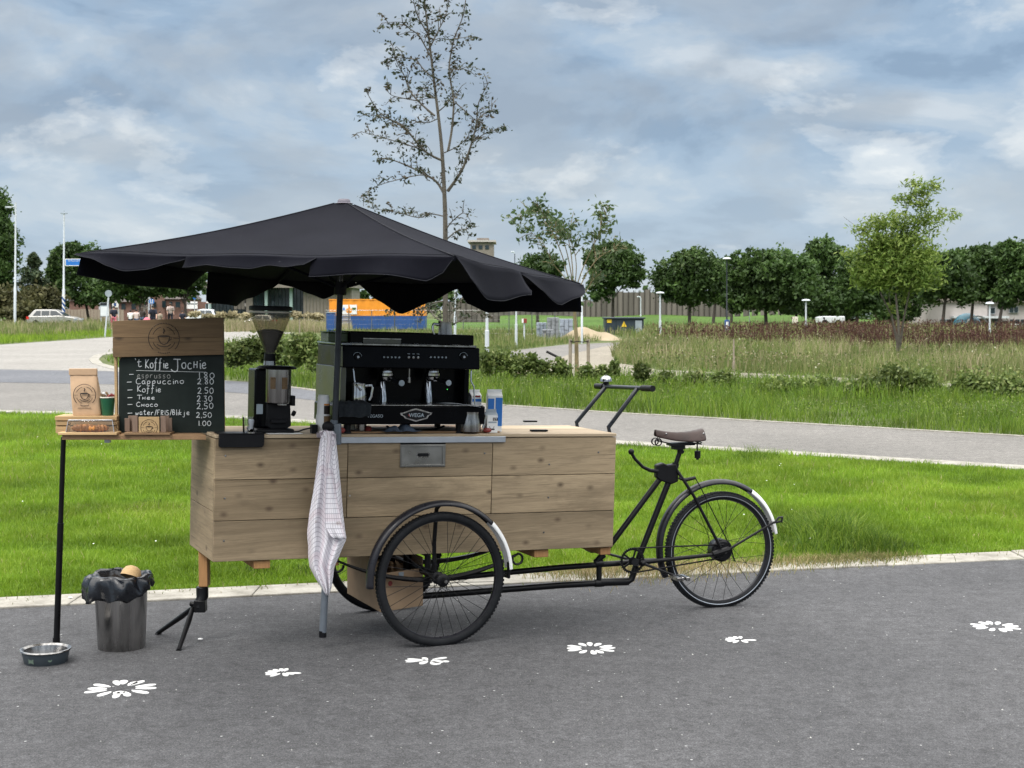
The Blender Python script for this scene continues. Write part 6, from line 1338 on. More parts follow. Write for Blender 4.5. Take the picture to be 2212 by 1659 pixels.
# stroke lettering: each glyph is a few polylines in a unit box
GL = {
 'K': [[(0, 1), (0, 0)], [(.5, 1), (.02, .42), (.55, 0)]], 'o': [[(.25, .55), (.05, .45), (.0, .22), (.15, 0), (.4, .02), (.5, .25), (.42, .5), (.25, .55)]],
 'f': [[(.45, .95), (.32, 1.02), (.2, .85), (.16, .3), (.12, -.22), (0, -.3)], [(0, .5), (.4, .54)]], 'i': [[(.1, .5), (.12, 0), (.2, 0)], [(.1, .72), (.12, .76)]],
 'e': [[(.05, .25), (.42, .32), (.36, .52), (.15, .5), (.02, .25), (.12, .02), (.32, 0), (.5, .08)]], 'J': [[(.0, 1), (.75, .98)], [(.42, .98), (.45, .4), (.42, -.2), (.2, -.38), (-.1, -.3), (-.25, -.1)]],
 'c': [[(.42, .5), (.2, .56), (.02, .32), (.08, .04), (.3, -.02), (.48, .06)]], 'H': [[(.05, .62), (.03, 0)], [(.45, .65), (.42, 0)], [(.03, .32), (.45, .34)]],
 't': [[(.2, .95), (.16, .2), (.28, 0), (.5, .12)], [(0, .62), (.45, .68)]], "'": [[(.1, 1.05), (.16, .85)]], 's': [[(.38, .5), (.1, .52), (.08, .32), (.34, .2), (.3, 0), (.02, .02)]],
 'p': [[(.05, .5), (.03, -.35)], [(.05, .42), (.3, .55), (.42, .3), (.28, .05), (.05, .1)]], 'r': [[(.05, .52), (.06, 0)], [(.06, .3), (.22, .52), (.4, .5)]],
 'u': [[(.02, .52), (.05, .1), (.22, 0), (.4, .15), (.42, .52), (.45, 0)]], 'n': [[(.04, .52), (.05, 0)], [(.05, .3), (.22, .54), (.38, .42), (.42, 0)]],
 'a': [[(.4, .48), (.15, .54), (.0, .25), (.14, 0), (.34, .1), (.4, .48), (.42, .05), (.5, 0)]], 'C': [[(.6, .85), (.32, 1), (.04, .7), (.02, .25), (.25, -.02), (.62, .1)]],
 'T': [[(0, .98), (.75, 1)], [(.36, .98), (.34, 0)]], 'h': [[(.04, 1), (.04, 0)], [(.04, .3), (.25, .54), (.4, .4), (.42, 0)]], 'w': [[(0, .5), (.12, 0), (.26, .42), (.4, 0), (.55, .52)]],
 '/': [[(0, -.1), (.35, 1.0)]], 'F': [[(.05, .9), (.03, 0)], [(.05, .9), (.5, .92)], [(.04, .48), (.38, .5)]], 'R': [[(.05, .9), (.04, 0)], [(.05, .88), (.4, .8), (.35, .5), (.06, .45), (.45, 0)]],
 'I': [[(.1, .9), (.1, 0)]], 'S': [[(.42, .82), (.12, .88), (.08, .55), (.4, .38), (.34, .02), (.0, .05)]], 'B': [[(.05, .95), (.04, 0)], [(.05, .95), (.38, .85), (.3, .52), (.06, .5)], [(.1, .5), (.44, .35), (.36, .02), (.04, 0)]],
 'l': [[(.1, 1), (.1, .05), (.2, 0)]], 'k': [[(.04, 1), (.04, 0)], [(.36, .5), (.06, .22), (.4, 0)]], 'j': [[(.25, .5), (.25, -.25), (.1, -.38), (-.05, -.3)], [(.25, .72), (.26, .76)]],
 '0': [[(.28, .95), (.04, .7), (.04, .25), (.25, 0), (.5, .25), (.5, .7), (.28, .95)]], '1': [[(.12, .98), (.14, 0)]], '2': [[(.04, .78), (.25, .98), (.46, .75), (.3, .35), (.02, .02), (.3, .08), (.55, 0)]],
 '3': [[(.04, .9), (.42, .92), (.2, .55), (.45, .4), (.36, .02), (.02, .04)]], '5': [[(.48, .95), (.1, .95), (.06, .55), (.38, .5), (.45, .2), (.25, 0), (.0, .06)]], '8': [[(.42, .85), (.2, .98), (.06, .75), (.42, .3), (.3, .0), (.05, .15), (.35, .6), (.42, .85)]],
 '.': [[(.1, .02), (.12, .05)]], ',': [[(.12, .08), (.06, -.16)]], '-': [[(0, .4), (.6, .44)]], ' ': []}
def cxy(x, y): return (150+x/2.765)*.5486, (1200+y/2.765)*.5486
def chalk(mb, text, x0, x1, yb, cap, r=.00165, jit=1.0):
    adv = [(.75 if c in 'JTCw' else .28 if c in "i.,'Il1" else .42 if c in '/ ' else .66) for c in text]; tot = sum(adv); k = (x1-x0)/tot; x = x0
    for c, a in zip(text, adv):
        dyj = random.uniform(-.05, .05)*cap*jit; sx_ = k*min(1, a+.05)/max(.5, a+.05) if False else k*.98
        for st_ in GL[c]:
            pts = []
            for (gx, gy) in st_: u, v = cxy(x+gx*sx_*(.92 if a > .5 else .8), yb+dyj-gy*cap); pts.append(at(u, v, BY-.0022))
            if len(pts) > 2:
                q = []
                for i in range(len(pts)-1):
                    p0 = pts[max(0, i-1)]; p1 = pts[i]; p2 = pts[i+1]; p3 = pts[min(len(pts)-1, i+2)]
                    for t in (0, .33, .66): q.append(.5*((2*p1)+(p2-p0)*t+(2*p0-5*p1+4*p2-p3)*t*t+(3*p1-p0-3*p2+p3)*t**3))
                q.append(pts[-1]); pts = q
            mb.tube(pts, r, 5)
        x += a*k
random.seed(21); mb = MB()
chalk(mb, "'t", 1050, 1150, 675, 85, .0021); chalk(mb, 'Koffie', 1172, 1432, 688, 98, .0023); chalk(mb, 'J', 1475, 1560, 690, 98, .0024); chalk(mb, 'ocHie', 1565, 1850, 692, 112, .0023)
u, v = cxy(1068, 716); u2, v2 = cxy(1828, 734); mb.tube([at(u, v, BY-.002), at(u2, v2, BY-.002)], .0011, 5)
mb.build('title_lettering', M['chalk'], sl_b)
mb = MB(); rows_ = [("Cappuccino", 1068, 1602, 860, 62, '2.80', 1735, 1925, 865, 62, 968), ("Koffie", 1085, 1352, 948, 66, '2.50', 1738, 1922, 965, 66, 975), ("THee", 1080, 1285, 1032, 46, '2.30', 1730, 1908, 1050, 64, 975), ("CHoco", 1072, 1315, 1108, 46, '2,50', 1728, 1920, 1132, 66, 975), ("water/FRIS/Blikje", 1062, 1660, 1200, 58, '2,50', 1722, 1902, 1226, 58, 975)]
for (tx_, a, b, yb, cp_, pr_, pa, pb_, py, pc, dxx) in rows_:
    mb = MB(); chalk(mb, tx_, a, b, yb, cp_); chalk(mb, '-', dxx, dxx+62, yb+6, 60); mb.build('item_lettering', M['chalk'], sl_b); mb = MB(); chalk(mb, pr_, pa, pb_, py, pc, .0018); mb.build('price_lettering', M['chalk'], sl_b)
mb = MB(); chalk(mb, '1.80', 1748, 1935, 800, 64, .0018); mb.build('price_lettering', M['chalk'], sl_b); mb = MB(); chalk(mb, '1.00', 1745, 1895, 1318, 56, .0018); mb.build('price_lettering', M['chalk'], sl_b); mb = MB(); chalk(mb, '-', 992, 1050, 786, 60)
mb.build('dash_mark', M['chalk'], sl_b)
mb = MB(); chalk(mb, 'esprusso', 1080, 1452, 798, 68); mb.build('faded_lettering', M['chalkdim'], sl_b)
# round coffee-cup emblem made of flat strokes
def emblem(T, R, mat, parent, th=.0008, name='emblem'):
    mb = MB(T); rr = R*.028
    def arc(r_, a0, a1, w_, n=20): mb.tube([Vector((r_*math.cos(rad(a0+(a1-a0)*i/n)), r_*math.sin(rad(a0+(a1-a0)*i/n)), 0)) for i in range(n+1)], w_, 4, flat=1.0)
    arc(R, 135, 225, rr); arc(R, -45, 45, rr); arc(R*.75, 20, 75, rr*.8); arc(R*.75, 105, 160, rr*.8); arc(R*.75, 200, 250, rr*.8); arc(R*.75, 290, 340, rr*.8)
    for k in range(13):          # illegible ring of small letters
        a = 52+k*6.3; arc(R*.98, a, a+3.2, rr*1.5, 2)
    for k in range(7): a = 246+k*7; arc(R*.97, a, a+4.0, rr*1.2, 2)
    mb.tube([(-R*.98, 0, 0), (-R*.62, 0, 0)], rr*.6, 4); mb.tube([(R*.62, 0, 0), (R*.98, 0, 0)], rr*.6, 4)
    cup = [(-.38, .14), (-.33, -.1), (-.2, -.32), (0, -.4), (.2, -.32), (.33, -.1), (.38, .14)]
    mb.tube([Vector((x*R, y*R, 0)) for x, y in cup], R*.035, 5)
    mb.prism([(.38*R*math.cos(2*PI*k/20), .14*R+.07*R*math.sin(2*PI*k/20)) for k in range(20)], -.0002, th)
    mb.tube([(x*R, y*R, 0) for x, y in ((.34, .06), (.48, .08), (.46, -.08), (.26, -.18))], R*.03, 5)
    mb.tube([(x*R, y*R, 0) for x, y in ((-.45, -.38), (-.25, -.5), (0, -.54), (.25, -.5), (.45, -.38))], R*.03, 5)
    mb.tube([(x*R, y*R, 0) for x, y in ((.02, .28), (-.04, .38), (.05, .48), (0, .58), (-.04, .66))], [R*.015, R*.05, R*.06, R*.045, R*.01], 6)
    return mb.build(name, mat, parent)
c_ = at(354, 731, BY-.055); emblem(Matrix.Translation(c_) @ FX, 50*BY/FPX*.66, M['burn'], hd)
mb = MB(); q = at(362, 729, BY); mb.box(X(250, BY), X(475, BY), BY-.0035, BY-.0005, q.z-.03, q.z+.03); mb.build('added_seam_blocker', M['header'], MBd)  # added strip that blocks sky light showing through the header seam
# riser box, pastry box, bag, cup
e = empty('wooden_crate', Vector((X(185), 7.07, Z0)), 'low light pine riser box at the left end of the side shelf', 'crate'); T = Matrix()
zt = Z(899, 7.02); xa, xb = X(118.5, 7.02), X(252.5, 7.02); 
for (za, zb) in ((Z0, Z(921, 7.02)), (Z(919.5, 7.02), Z(910, 7.02))):
    mb = MB(); mb.box(xa+.002, xb-.002, 7.022, 7.034, za+.001, zb-.001); mb.build('front_slat', M['pine'], e, bevel=.001)
mb = MB(); mb.box(xa, xb, 7.018, 7.16, Z(908.5, 7.02), zt); mb.build('top_board', M['pine'], e, bevel=.002)
for xx in (xa, xb-.014): mb = MB(); mb.box(xx, xx+.014, 7.036, 7.155, Z0, Z(909.5, 7.02)); mb.build('side_board', M['pine'], e, bevel=.002)
mb = MB(); mb.box(xa+.015, xb-.015, 7.14, 7.152, Z0, Z(909.5, 7.02)); mb.build('back_board', M['pine'], e)
mb = MB(); xa2, xb2 = X(110, 6.97), X(300, 6.97); mb.prism([(X(113, 7.2), 7.19), (xa2+.015, 6.962), (X(255, 6.97), 6.962), (X(255, 6.97), 7.015), (X(255, 6.97), 7.015), (X(130, 7.0), 7.015)], Z0-.0, Z0+.0)
e = empty('pastry_box', Vector((X(200, 6.98), 6.985, Z0)), 'clear plastic pastry cover on a pine tray before the riser box', 'pastry box')
mb = MB(); xa, xb = X(129, 6.965), X(256, 6.965); mb.box(xa, xb, 6.93, 7.014, Z0, Z0+.012); mb.build('wooden_tray', M['pine'], e, bevel=.002)
mb = MB(); zb, zt2 = Z0+.0125, Z(906.5, 6.97); x0, x1 = X(144.5, 6.96), X(248.5, 6.96); y0, y1 = 6.938, 7.008; i_ = .010
vs = [(x0, y0, zb), (x1, y0, zb), (x1, y1, zb), (x0, y1, zb), (x0+i_, y0+i_, zt2), (x1-i_, y0+i_, zt2), (x1-i_, y1-i_, zt2), (x0+i_, y1-i_, zt2)]
mb.add(vs, [(0, 1, 5, 4), (1, 2, 6, 5), (2, 3, 7, 6), (3, 0, 4, 7), (4, 5, 6, 7)]); mb.build('clear_cover', M['clear'], e, bevel=.004)
mb = MB()
for p, q in ((4, 5), (0, 4), (1, 5)): mb.tube([vs[p], vs[q]], .0016, 5)
mb.build('cover_edge', M['alu'], e)
def croissant(x, y, z, L, ang, lab):
    mb = MB(Matrix.Translation((x, y, z)) @ Matrix.Rotation(ang, 4, 'Z')); pts = []; rs = []
    for i in range(33):
        f = i/32; a = -1.15+2.3*f; pts.append(Vector((L*.62*math.sin(a), -L*.30*math.cos(a)+L*.2, .0))); e_ = math.sin(PI*f)**.65; rs.append(max(.002, L*.215*e_*(1+.13*math.sin(f*44))))
    mb.tube(pts, rs, 14); o = mb.build('croissant', M['bread']); return tag(o, lab, 'croissant', 'croissants under the clear cover')
croissant(X(177), 6.975, Z0+.030, .085, .3, 'leftmost dark croissant under the clear cover'); croissant(X(196), 6.968, Z0+.030, .085, -.35, 'middle golden croissant in front under the clear cover'); croissant(X(214), 6.978, Z0+.028, .080, .6, 'rightmost croissant under the clear cover')
# coffee bag
e = empty('coffee_bag', Vector((X(182, 7.08), 7.08, zt)), 'brown paper coffee bag with cup emblem standing on the riser box', 'coffee bag'); P = []
def bagrow(v, ul, ur, d): return (at(200, v, 7.05).z, at(ul, v, 7.05).x, at(ur, v, 7.05).x, d)
rows = [bagrow(897.5, 156, 216, .034), bagrow(893, 155, 217.5, .036), bagrow(870, 152.5, 214, .034), bagrow(845, 150.5, 210.5, .030), bagrow(825, 148.5, 207.5, .020), bagrow(812, 147, 206, .010), bagrow(797, 146, 205.5, .005)]
mb = MB(); ring = []; n = 28; Pg = []
for (z, xl, xr, d) in rows:
    row = []; cxb, hw_ = (xl+xr)/2, (xr-xl)/2
    for k in range(n+1):
        q = 2*PI*k/n; c, s = math.cos(q), math.sin(q); ex_ = .35; row.append(Vector((cxb+hw_*(abs(c)**ex_)*(1 if c > 0 else -1)+random.uniform(-.001, .001), 7.085+d*(abs(s)**ex_)*(1 if s > 0 else -1)+random.uniform(-.0012, .0012), z)))
    row[-1] = row[0]; Pg.append(row)
Pg[0] = [Vector((p.x, p.y, zt+.0005)) for p in Pg[0]]
mb.grid(Pg); mb.add(Pg[0][:-1], [tuple(range(n))[::-1]]); mb.add(Pg[-1][:-1], [tuple(range(n))]); mb.build('paper_bag', M['kraft'], e, ang=50)
mb = MB(); zf = at(200, 797, 7.05).z; mb.box(at(146, 800, 7.05).x-.001, at(205.6, 800, 7.05).x+.001, 7.072, 7.0795, at(200, 811, 7.05).z, zf+.001); mb.build('folded_top', M['kraft'], e, bevel=.002)
c_ = at(182.5, 853.5, 7.047); emblem(Matrix.Translation(c_) @ FX, 24*7.05/FPX, M['ink'], e)
mb = MB(); a = at(168, 881.5, 7.046); b = at(197, 881.5, 7.046); mb.tube([a, b], .0011, 4); mb.build('print_line', M['ink'], e)
e = empty('paper_cup', Vector((X(233, 7.07), 7.07, zt)), 'dark green paper cup filled with red and white sweets', 'cup'); r1_ = 16.0*7.07/FPX; T = RM[e.name]; Hc = at(233, 860, 7.05).z-zt
mb = MB(T); mb.lathe([(0, 0), (r1_*.72, 0), (r1_*.74, .002), (r1_*.98, Hc), (r1_*.93, Hc), (0, Hc*.9)], 32); mb.build('cup_body', M['green'], e)
mb = MB(T); mb.lathe([(r1_*.97, Hc), (r1_*1.03, Hc+.001), (r1_*1.03, Hc+.005), (r1_*.97, Hc+.006), (r1_*.93, Hc+.001)], 32, closed=True); mb.build('cup_rim', M['cream'], e)
for k in range(14):
    a = k*2.4; r_ = r1_*.75*math.sqrt((k+.5)/14); mb = MB(T); p = Vector((r_*math.cos(a), r_*math.sin(a), Hc+.004+random.uniform(0, .020)*(1-r_/r1_*.5))); q = Vector((random.uniform(-1, 1), random.uniform(-.4, .4), random.uniform(-.3, 1))).normalized()*.013
    mb.tube([p-q, p-q*.6, p+q*.6, p+q], [.0015, .0055, .0055, .0015], 8); o = mb.build('wrapped_sweet', M[('red', 'cream', 'header', 'red', 'white')[k % 5]]); tag(o, ('red wrapped sweet', 'cream wrapped sweet', 'brown wrapped sweet', 'red wrapped sweet', 'white wrapped sweet')[k % 5]+' heaped in the green paper cup', 'sweet', 'sweets in the green paper cup')
# card holder
e = empty('napkin_holder', Vector((X(319, 6.97), 6.98, Z0)), 'small slatted wooden holder with square pine emblem plate', 'napkin holder')
mb = MB(); mb.box(X(269, 6.96), X(369, 6.96), 6.94, 7.03, Z0, Z0+.010); mb.build('holder_base', M['shelfwood'], e, bevel=.001)
for (u0, u1, v0, y0) in ((269, 280, 903.5, 7.0), (277, 288, 898, 7.015), (285.5, 297, 898, 6.955), (346.5, 358, 898.5, 6.955), (357, 365, 898, 7.015), (362, 371, 903, 7.0)):
    mb = MB(); mb.box(X(u0, y0), X(u1, y0), y0, y0+.010, Z0+.0105, Z(v0, y0)); mb.build('slat', M['greywood'], e, bevel=.001)
mb = MB(); mb.box(X(299.5, 6.95), X(344, 6.95), 6.948, 6.958, Z0+.0105, Z(900.5, 6.95)); pq_ = mb.build('emblem_plate', M['pine'], e, bevel=.001)
emblem(Matrix.Translation(at(322, 924, 6.9475)) @ FX, 18*6.95/FPX, M['burn'], pq_)
# cardboard box slung under the cart
e = empty('cardboard_box', Vector((at(830, 1300, 7.35).x, 7.35, .15)), 'open cardboard box hanging under the wooden box beside the axle', 'cardboard box')
pA, pB, pC = at(822, 1329, 7.24), at(751, 1292, 7.72), at(913, 1312, 7.40); 
def upz(p, z): return Vector((p.x, p.y, z))
pD = pB+(pC-pA); zb = .15; ztp = .395; mb = MB()
for a, b in ((pA, pB), (pA, pC), (pC, pD), (pB, pD)):
    mb.add([upz(a, zb), upz(b, zb), upz(b, ztp if (a, b) != (pA, pC) else .34), upz(a, ztp if (a, b) != (pA, pC) else .34)], [(0, 1, 2, 3)])
mb.add([upz(p, zb) for p in (pA, pC, pD, pB)], [(0, 1, 2, 3)]); mb.build('box_walls', M['carton'], e, solid=.004, smooth=False)
q = at(867, 1237, 7.26); mb = MB(); d_ = (pC-pA).normalized(); n_ = Vector((d_.y, -d_.x, 0)).normalized(); n_ = n_ if n_.y < 0 else -n_
m0 = pA.lerp(pC, .42)+n_*.004; mb.add([upz(m0, .30), upz(m0+d_*.03, .30), upz(m0+d_*.03, .335), upz(m0, .335)], [(0, 1, 2, 3)]); mb.build('paper_label', M['signgrey'], e, smooth=False)
m0 = pA.lerp(pC, .22)+n_*.004; mb = MB(); Tq = Matrix.Translation(upz(m0, .285)) @ Matrix.Rotation(math.atan2(d_.y, d_.x), 4, 'Z') @ FX; mb.lathe([(0, .0005), (.013, .0005), (.013, -.001)], 18, Tq); mb.build('red_sticker', M['red'], e)
# --- waste bin, bag, wooden bowl
bc = gp(263, 1401); BN = empty('waste_bin', bc, 'round brushed steel waste bin with black bin bag left of the stand', 'waste bin'); T = RM[BN.name]; Hb = .345
mb = MB(T); mb.lathe([(0, 0), (.109, 0), (.112, .004), (.128, Hb), (.125, Hb), (.109, .008), (0, .008)], 56); mb.build('bin_body', M['binsteel'], BN)
random.seed(5); rows = []; n = 72; prb = [(.110, Hb-.10, 0), (.114, Hb-.02, 0), (.121, Hb+.010, .3), (.129, Hb+.024, .4), (.139, Hb+.016, .6), (.145, Hb-.004, .8), (.147, Hb-.024, 1), (.144, Hb-.042, 1), (.136, Hb-.056, .9)]
nz = [random.uniform(-1, 1) for _ in range(400)]
for j, (r_, z, am) in enumerate(prb):
    row = []
    for k in range(n+1):
        a = 2*PI*(k % n)/n; lob = .5+.5*math.cos(a-PI*1.06); wob = .011*math.sin(a*7+j*.7)+.008*math.sin(a*13-j*1.1)+.005*math.sin(a*23+j*2)
        rr_ = r_+am*(wob+.030*lob**2); zz = z+am*(.014*math.sin(a*3+1)+.008*math.sin(a*9+j)-(.018*lob if j > 5 else 0)-(.035*max(0, math.cos(a+PI*.62)) if j > 6 else 0)); row.append(Vector((rr_*math.cos(a), rr_*math.sin(a), zz)))
    row[-1] = row[0]; rows.append(row)
mb = MB(T); mb.grid(rows); mb.build('bin_bag', M['bagfilm'], BN, solid=.0015, ang=180)
mb = MB(T); mb.lathe([(0, Hb-.05), (.06, Hb-.045), (.11, Hb-.06)], 24); mb.build('bag_inside', M['bagfilm'], BN)
mb = MB(Matrix.Translation(bc+Vector((.055, -.02, Hb+.018))) @ Matrix.Rotation(.25, 4, 'Y') @ Matrix.Rotation(rad(-25), 4, 'X')); mb.lathe([(0, .045), (.02, .043), (.036, .034), (.046, .016), (.050, -.01), (.047, -.01), (.043, .012), (.034, .030), (0, .041)], 30); tag(mb.build('wooden_bowl', M['pine'], ang=60), 'pale upturned wooden bowl lying in the open waste bin', 'bowl')
# --- dog bowl
dbc = gp(99, 1433); e = empty('dog_bowl', dbc, 'slate blue dog bowl with steel inside and bone print at the left', 'dog bowl'); T = RM[e.name]
mb = MB(T); mb.lathe([(0, .0), (.092, .0), (.096, .004), (.108, .062), (.104, .062), (.09, .01), (0, .01)], 48); ob = mb.build('outer_bowl', M['darkbowl'], e)
mb = MB(T); mb.lathe([(.114, .064), (.117, .067), (.115, .071), (.108, .072), (.098, .064), (.088, .018), (.07, .012), (0, .011)], 48); mb.build('steel_insert', M['steel'], e)
def oncyl(mb, pts, z, r_, a0): mb.add([Vector(((r_+.10*(zz))*math.cos(a0+x), (r_+.10*(zz))*math.sin(a0+x), z+zz)) for x, zz in pts], [tuple(range(len(pts)))])
mb = MB(T); bn = []
for k in range(28):
    q = 2*PI*k/28; c, s = math.cos(q), math.sin(q); rr_ = .55+.45*abs(math.cos(q))-.25*(abs(math.cos(q)) > .93); bn.append((.19*c*rr_, .013*(s*.45+(.55 if abs(c) > .45 else .15)*(1 if s > 0 else -1))))
oncyl(mb, bn, .030, .1025, rad(-112)); oncyl(mb, [(.09*math.cos(2*PI*k/16), .008*math.sin(2*PI*k/16)) for k in range(16)], .034, .1025, rad(-62)); mb.build('bone_print', M['bone'], ob, smooth=False)
# --- white flowers painted on the asphalt
def flower(name, label, u, v, R, petals, seed):
    c = gp(u, v, .0105); T = Matrix.Translation(c); mb = MB(T); r_ = random.Random(seed)
    for (a, l0, l1, w_) in petals:
        a = rad(a); d = Vector((math.cos(a), math.sin(a), 0)); n_ = Vector((-d.y, d.x, 0)); poly = []
        for k in range(18):
            q = 2*PI*k/18; x = l0+(l1-l0)*(.5+.5*math.cos(q)); y = w_*math.sin(q)*(.75+.25*math.cos(q)); p = d*x*R+n_*y*R; poly.append((p.x, p.y))
        mb.prism(poly, -.002, .0008)
    o = mb.build(name, M['paint'], smooth=False); tag(o, label, 'painted flower', 'white flowers painted on the asphalt'); return o
full = [(k*30+r, .40, 1.0+.05*math.sin(k*3), .155) for k, r in zip(range(12), (3, -2, 4, 0, -5, 3, 1, -4, 2, 5, -3, 0))]
flower('painted_flower', 'largest painted flower in front of the dog bowl and bin', 262, 1487, .150, [(a, l0, l1, w_*.85) for (a, l0, l1, w_) in full if a not in (57, 90+0)]+[(72, .35, .8, .14), (100, .5, .95, .16), (278, .3, .6, .22)], 1)
flower('painted_flower', 'small three-quarter painted flower left of centre below the grey post', 611, 1453, .080, [(x, .35, 1.0, .17) for x in (105, 130, 155, 180, 205, 85)]+[(235, .2, 1.0, .16), (295, .1, .8, .2), (-5, .2, 1.05, .16), (335, .2, .75, .16)], 2)
flower('painted_flower', 'broken painted flower just in front of the near wheel', 926, 1426, .100, [(165, .25, 1.05, .14), (182, .25, 1.1, .13), (198, .3, 1.1, .12), (120, .1, .6, .16), (245, .1, .8, .2), (35, .2, 1.0, .18), (-35, .15, .8, .34), (-60, .3, .95, .3), (-15, .6, 1.0, .16)], 3)
flower('painted_flower', 'full painted flower right of the near wheel', 1276, 1400, .120, full, 4)
flower('painted_flower', 'small broken painted flower in front of the rear wheel', 1599, 1382, .075, [(x, .35, 1.0, .17) for x in (105, 130, 155, 180, 205, 80)]+[(235, .2, 1.0, .16), (-5, .2, 1.05, .16), (295, .15, .85, .2)], 5)
flower('painted_flower', 'full painted flower near the right border of the road', 2150, 1353, .122, full, 6)
for i, (u, v) in enumerate(((433, 1383), (152, 1293), (190, 1268))):
    c = gp(u, v, .009 if v > 1300 else .02); mb = MB(Matrix.Translation(c)); mb.sphere((0, 0, .006), .011, 8, 6, (1.2, .8, .5)); tag(mb.build('litter', M['white']), ('white scrap on the asphalt right of the front stand', 'white scrap on the kerb left of the bin bag', 'white scrap in the grass edge left of the bin')[i], 'litter')
# ================================================================== things in the distance
def foot(u, v): p = gp(u, v); return Vector((p.x, p.y, 0))
def pole(name, label, cat, u0, vb, vt, wpx, Y=None, mat='lamp', group=None, head=None, u1=None, parts=()):
    b = foot(u0, vb) if Y is None else Vector((at(u0, 0, Y).x, Y, 0)); Y = b.y; t = at(u1 if u1 else u0, vt, Y); k = Y/FPX; r = wpx*k/2
    e = empty(name, b, label, cat, group); mb = MB(); H = t.z
    bb = Vector((b.x, b.y, 0)); mb.tube([bb, bb.lerp(t, .33), bb.lerp(t, .335), t], [r*1.15, r*1.15, r*.82, r*.7], 12); mb.build('pole', M[mat], e)
    if head == 'disc': mb = MB(Matrix.Translation(t)); mb.lathe([(0, 0), (9*k, .0), (9.5*k, .03), (7*k, .09), (0, .12)], 24); mb.build('lamp_head', M['lamp'], e)
    if head == 'arm': mb = MB(); mb.tube([t-Vector((0, 0, .3)), t+Vector((-12*k, 0, -.35))], r*.4, 6); mb.box(t.x-22*k, t.x-9*k, t.y-.08, t.y+.08, t.z-.42, t.z-.3); mb.build('lamp_head', M['lamp'], e)
    if head == 'twin': mb = MB(); mb.box(t.x-7*k, t.x+7*k, t.y-.1, t.y+.1, t.z-.12, t.z-.04); mb.tube([t-Vector((0, 0, .1)), t+Vector((0, 0, 4*k))], r*.3, 6); mb.build('lamp_head', M['signgrey'], e)
    if head == 'hook': mb = MB(); mb.tube([t, t+Vector((-1*k, 0, 3*k)), t+Vector((-4*k, 0, 4.5*k)), t+Vector((-8*k, 0, 3.5*k))], [r*.7, r*.8, 1.4*k, 1.0*k], 8); mb.build('lamp_head', M['lamp'], e)
    return e
pole('street_lamp', 'tall pale lamp post at the left border with one arm', 'street lamp', 32, 712, 437, 5.0, head='arm', u1=34)
sp1_ = pole('street_lamp', 'tall lamp post carrying the blue street name sign and blue white bands', 'street lamp', 137, 706, 459, 5.0, head='twin', u1=138.5)
Y = foot(137, 706).y; k = Y/FPX
mb = MB(); a = at(141, 559, Y); b = at(186, 574.5, Y); mb.box(a.x, b.x, Y-.05, Y+.01, b.z, a.z); sg_ = mb.build('street_sign', M['white'], sp1_)
mb = MB(); a = at(142.5, 560.5, Y); b = at(185, 573, Y); mb.box(a.x, b.x, Y-.056, Y-.0505, b.z, a.z); mb.build('sign_face', M['signblue'], sg_)
textmesh('De Meerssche Weg', .155, Matrix.Translation(at(163, 563.5, Y)+Vector((0, -.06, 0))) @ FX, M['white'], 'sign_lettering', sg_, .001)
for i in range(5):
    v0 = 637+i*11; mb = MB(); pp_ = []; 
    c0 = at(137.2, v0, Y); c1_b = at(137.2, v0+12, Y); r = 3.3*k; H0, H1 = c1_b.z, c0.z; n = 16; vs = []
    for kk in range(n+1):
        q = 2*PI*kk/n; sl2 = math.cos(q)*.35*(H1-H0); vs += [(c0.x+r*math.cos(q), Y+r*math.sin(q), H0-sl2), (c0.x+r*math.cos(q), Y+r*math.sin(q), (H0+H1)/2-sl2)]
    mb.add(vs, [(2*j, 2*j+2, 2*j+3, 2*j+1) for j in range(n)]); mb.build('blue_band', M['blue'], sp1_)
mb = MB(); c0 = at(137.2, 636, Y); c1_b = at(137.2, 697, Y); mb.tube([c1_b, c0], 3.1*k, 14); mb.build('white_sleeve', M['white'], sp1_)
LP = 'white posts and lamp posts in the middle distance'
for (lb, u, vb, vt, w_, hd_) in (('disc lamp post before the round tree beside the transformer kiosk', 1426, 722, 634, 5, 'disc'), ('disc lamp post left of the feathery tree', 1741, 722, 650, 4.5, 'disc'), ('disc lamp post before the pale building near the right border', 2138, 736, 657, 5, 'disc'),
    ('small hooked lamp behind the transformer kiosk', 1384, 697, 645, 3, 'hook'), ('thick white lamp post right of the espresso machine', 1052, 790, 560, 8, None), ('white lamp post right of the thick one', 1115, 750, 600, 5, None), ('slim white lamp post beside the staked tree', 1257, 742, 560, 4, None),
    ('thin white lamp post left of the orange container', 655, 697, 623, 3.4, 'hook'), ('tall lamp post in front of the glass building', 594, 700, 540, 4.5, None), ('thin white flagpole left of the tall glass building lamp', 522, 700, 560, 2.6, None),
    ('white lamp post behind the milk jug on the machine', 983, 740, 570, 5, None), ('hooked lamp beside the round blue cycle sign', 323, 697, 616, 2.6, 'hook'), ('white flagpole left of the brick house gable', 330, 693, 560, 2.3, None), ('white flagpole right of the brick house gable', 348, 693, 560, 2.3, None), ('white post between bushes and people', 264, 694, 632, 2.4, None),
    ('thin lamp post right of the broad tree trunk gap', 1619, 700, 668, 2, None)):
    pole('street_lamp', lb, 'street lamp', u, vb, vt, w_, head=hd_, group=LP)
pole('street_lamp', 'dark slim lamp post with flat head between the round trees', 'street lamp', 1570, 726, 560, 3.2, mat='darkpole', head='disc')
pole('street_lamp', 'curved dark lamp on the skyline right of the brown tower', 'street lamp', 1112, 700, 548, 2.2, Y=200, mat='darkpole', head='hook')
